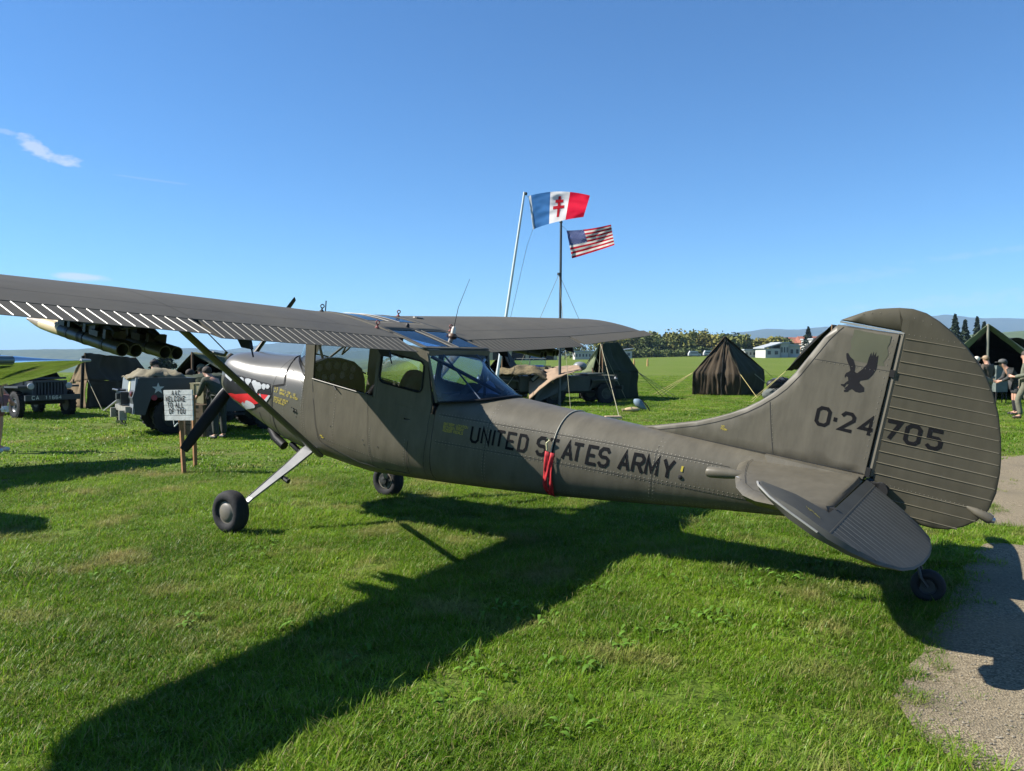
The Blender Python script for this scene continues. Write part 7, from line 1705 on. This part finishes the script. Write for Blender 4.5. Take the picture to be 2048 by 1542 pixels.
for i, (px_, Y, h_, lb) in enumerate(((1170, 270, 7, 'leafy tree behind the left shoulder of the green tent'), (1150, 268, 6, 'leafy tree right of the long white building roof'), (1130, 275, 6, 'leafy tree behind the long white building'), (1690, 300, 6, 'tree hidden behind the fin, right of the pale block'), (2020, 200, 4, 'small bushy tree above the rounded dark tent'), (2040, 210, 4, 'small bushy tree at the right frame edge'))):
    tree(lb, at(px_, 700, Y).x, Y, h_, h_ * 1.3, (La, Lc, Ld)[i % 3], 640 + i, group='scattered small distant trees', leaf=.45, n=300)
M_wall = mat('house_white', (.40, .39, .365), rough=.8, var=.06); M_roofr = mat('roof_red', (.23, .085, .05), rough=.85, var=.25, scale=.6); M_roofg = mat('roof_grey', (.30, .32, .33), rough=.6, var=.1); M_win = mat('window_dark', (.03, .035, .045), rough=.2, var=.2, spec=.6)
def house(name, label, pxl, pxr, pyb, pye, pyr, Y, d, roofm, wins=4, flat=False, wallm=None, group=None, shed=0):
    a = at(pxl, pyb, Y); c = at(pxr, pyb, Y); x0, x1 = a.x, c.x; z0_ = min(gz((x0 + x1) / 2, Y), a.z) ; ze = at(pxl, pye, Y).z; zr = at(pxl, pyr, Y).z
    h_ = thing(name, label, 'building', ((x0 + x1) / 2, Y, z0_), 0, group); w = x1 - x0; H = ze - z0_; RH = zr - z0_
    mb = MB(); mb.box((0, d / 2, H / 2 - .5), (w, d, H + 1)); wl_ = mb.build('wall', wallm or M_wall, h_)
    mb = MB(); o = .5
    if flat: mb.box((0, d / 2, H + .2), (w + .6, d + .6, .4))
    elif shed: mb.hexa([(-w / 2 - o, -o, H), (w / 2 + o, -o, H if shed > 0 else RH), (w / 2 + o, d + o, H if shed > 0 else RH), (-w / 2 - o, d + o, H), (-w / 2 - o, -o, RH if shed > 0 else H + .3), (w / 2 + o, -o, H + .3 if shed > 0 else RH + .3), (w / 2 + o, d + o, H + .3 if shed > 0 else RH + .3), (-w / 2 - o, d + o, RH if shed > 0 else H + .3)])
    else: mb.add([(-w / 2 - o, -o, H), (w / 2 + o, -o, H), (w / 2 + o, d + o, H), (-w / 2 - o, d + o, H), (-w / 2 - o * .5, d / 2, RH), (w / 2 + o * .5, d / 2, RH)], [(0, 1, 5, 4), (2, 3, 4, 5), (1, 2, 5), (3, 0, 4), (3, 2, 1, 0)])
    mb.build('roof', roofm, h_)
    for k in range(wins):
        xx = -w / 2 + w * (k + .5) / wins; mb = MB(); mb.box((xx, -.03, H * .55), (w / wins * .45, .12, H * .38)); mb.build('window', M_win, wl_)
    return h_
house('white_house', 'white house with a pitched pale roof beyond the brown tent', 1531, 1560, 707, 697, 687, 215, 9, M_roofg, 2, shed=-1)
house('white_house', 'white flat block with dark windows adjoining the pitched white house', 1561, 1577, 707, 687, 686, 216, 8, M_roofg, 3, flat=True)
house('white_house', 'low white wing with a sloping roof at the right of the white houses', 1578, 1600, 706, 693, 687, 217, 8, M_roofg, 2, shed=1)
house('white_shed', 'tiny white flat shed left of the white houses', 1490, 1512, 709, 701, 701, 225, 5, M_roofg, 3, flat=True)
house('white_block', 'pale block with a flat roof just left of the tail fin', 1627, 1660, 706, 679, 678, 235, 10, M_roofg, 3, flat=True)
house('white_house', 'small white house partly behind the right side of the green tent', 1238, 1264, 714, 702, 698, 262, 8, M_roofg, 2, shed=-1)
house('white_building', 'long low white building with a window row left of the green tent', 1150, 1196, 715, 704, 703, 255, 9, M_roofg, 7, flat=True)
for i, (a, b_, yb, ye, yr, Y, lb) in enumerate(((1455, 1492, 700, 684, 677, 430, 'leftmost red-tiled roof beyond the tree row'), (1490, 1545, 700, 685, 679, 420, 'red-tiled roof low behind the white shed'), (1570, 1612, 700, 686, 674, 400, 'long red-tiled roof left of the lone conifer'), (1604, 1660, 700, 686, 672, 395, 'red-tiled roof behind the lone conifer and pale block'))): house('red_roofed_house', lb, a, b_, yb, ye, yr, Y, 12, M_roofr, 6, wallm=mat('house_buff', (.30, .22, .16), rough=.85, var=.1))
# hangar with pale columns
hg = thing('hangar', 'pale flat-roofed hangar with columns behind the jeeps', 'building', (at(1045, 700, 250).x, 250, gz(at(1045, 700, 250).x, 250)))
mb = MB(); mb.box((0, 6, 3.1), (22, 13, .7)); mb.build('roof', mat('hangar_pale', (.36, .35, .30), rough=.8), hg); mb = MB(); mb.box((0, 11.5, 1.4), (21, .4, 2.8)); mb.build('rear_wall', M_vd, hg)  # near-black rear wall stands in for the shade under the roof
for x in (-10, -4, 1.5, 6, 10.5): mb = MB(); mb.box((x, .2, 1.4), (1.1, 1.0, 2.8)); mb.build('column', mat('hangar_buff', (.33, .28, .20), rough=.8), hg)
def car(label, px, Y, m, van=False):
    x = at(px, 700, Y).x; c = thing('parked_van' if van else 'parked_car', label, 'van' if van else 'car', (x, Y, gz(x, Y)), 0, None); mb = MB()
    mb.prism([(-2.1, -.85, .35), (2.1, -.85, .35), (2.1, -.85, .95), (1.3, -.85, 1.05), (.8, -.85, 1.9 if van else 1.5), (-1.6, -.85, 1.95 if van else 1.5), (-2.1, -.85, 1.0)], (0, 1.7, 0)); bd_ = mb.build('car_body', m, c)
    for s in (1, -1):
        mb = MB(); mb.prism([(1.15, s * .86, 1.08), (.75, s * .86, 1.42), (-1.4, s * .86, 1.42), (-1.6, s * .86, 1.08)], (0, s * .01, 0)); mb.build('window', M_win, bd_)
    for sx in (1.3, -1.3):
        for sy in (1, -1): wheel(c, (sx, sy * .8, .33), (0, sy, 0), .33, .2, M_steel, False)
car('small white van parked under the tree row', 1389, 268, M_white, True); car('small pale van parked left of the brown tent top', 1419, 272, M_white, True); car('blue car parked in front of the hangar', 1075, 244, mat('car_blue', (.06, .10, .22), rough=.3))
for i, px_ in enumerate((1268, 1295)):
    p = gpt(px_, 729); p = at(px_, 732, 120.0); mk = thing('marker_post', ('left' if i == 0 else 'right') + ' one of two small orange marker posts standing in the far grass', 'post', (p.x, 120, gz(p.x, 120)), 0, None); mb = MB(); mb.lathe([(0, .16), (.9, .12), (1.15, .05)], (0, 0, 0), (0, 0, 1), 8); mb.build('post', mat('marker_orange', (.36, .22, .08), rough=.8), mk)

# ------------------------------------------------------------------ bake the modifiers that only shape a part
bpy.context.view_layer.update()
dg = bpy.context.evaluated_depsgraph_get()
todo = [o for o in S.objects if o.type == 'MESH' and o.modifiers and o.modifiers[0].type in ('SKIN', 'SOLIDIFY')]
new = [(o, bpy.data.meshes.new_from_object(o.evaluated_get(dg))) for o in todo]
for o, me in new:
    nm = o.data.name; o.modifiers.clear(); o.data = me; me.name = nm
    if o in SKINS: me.shade_smooth()
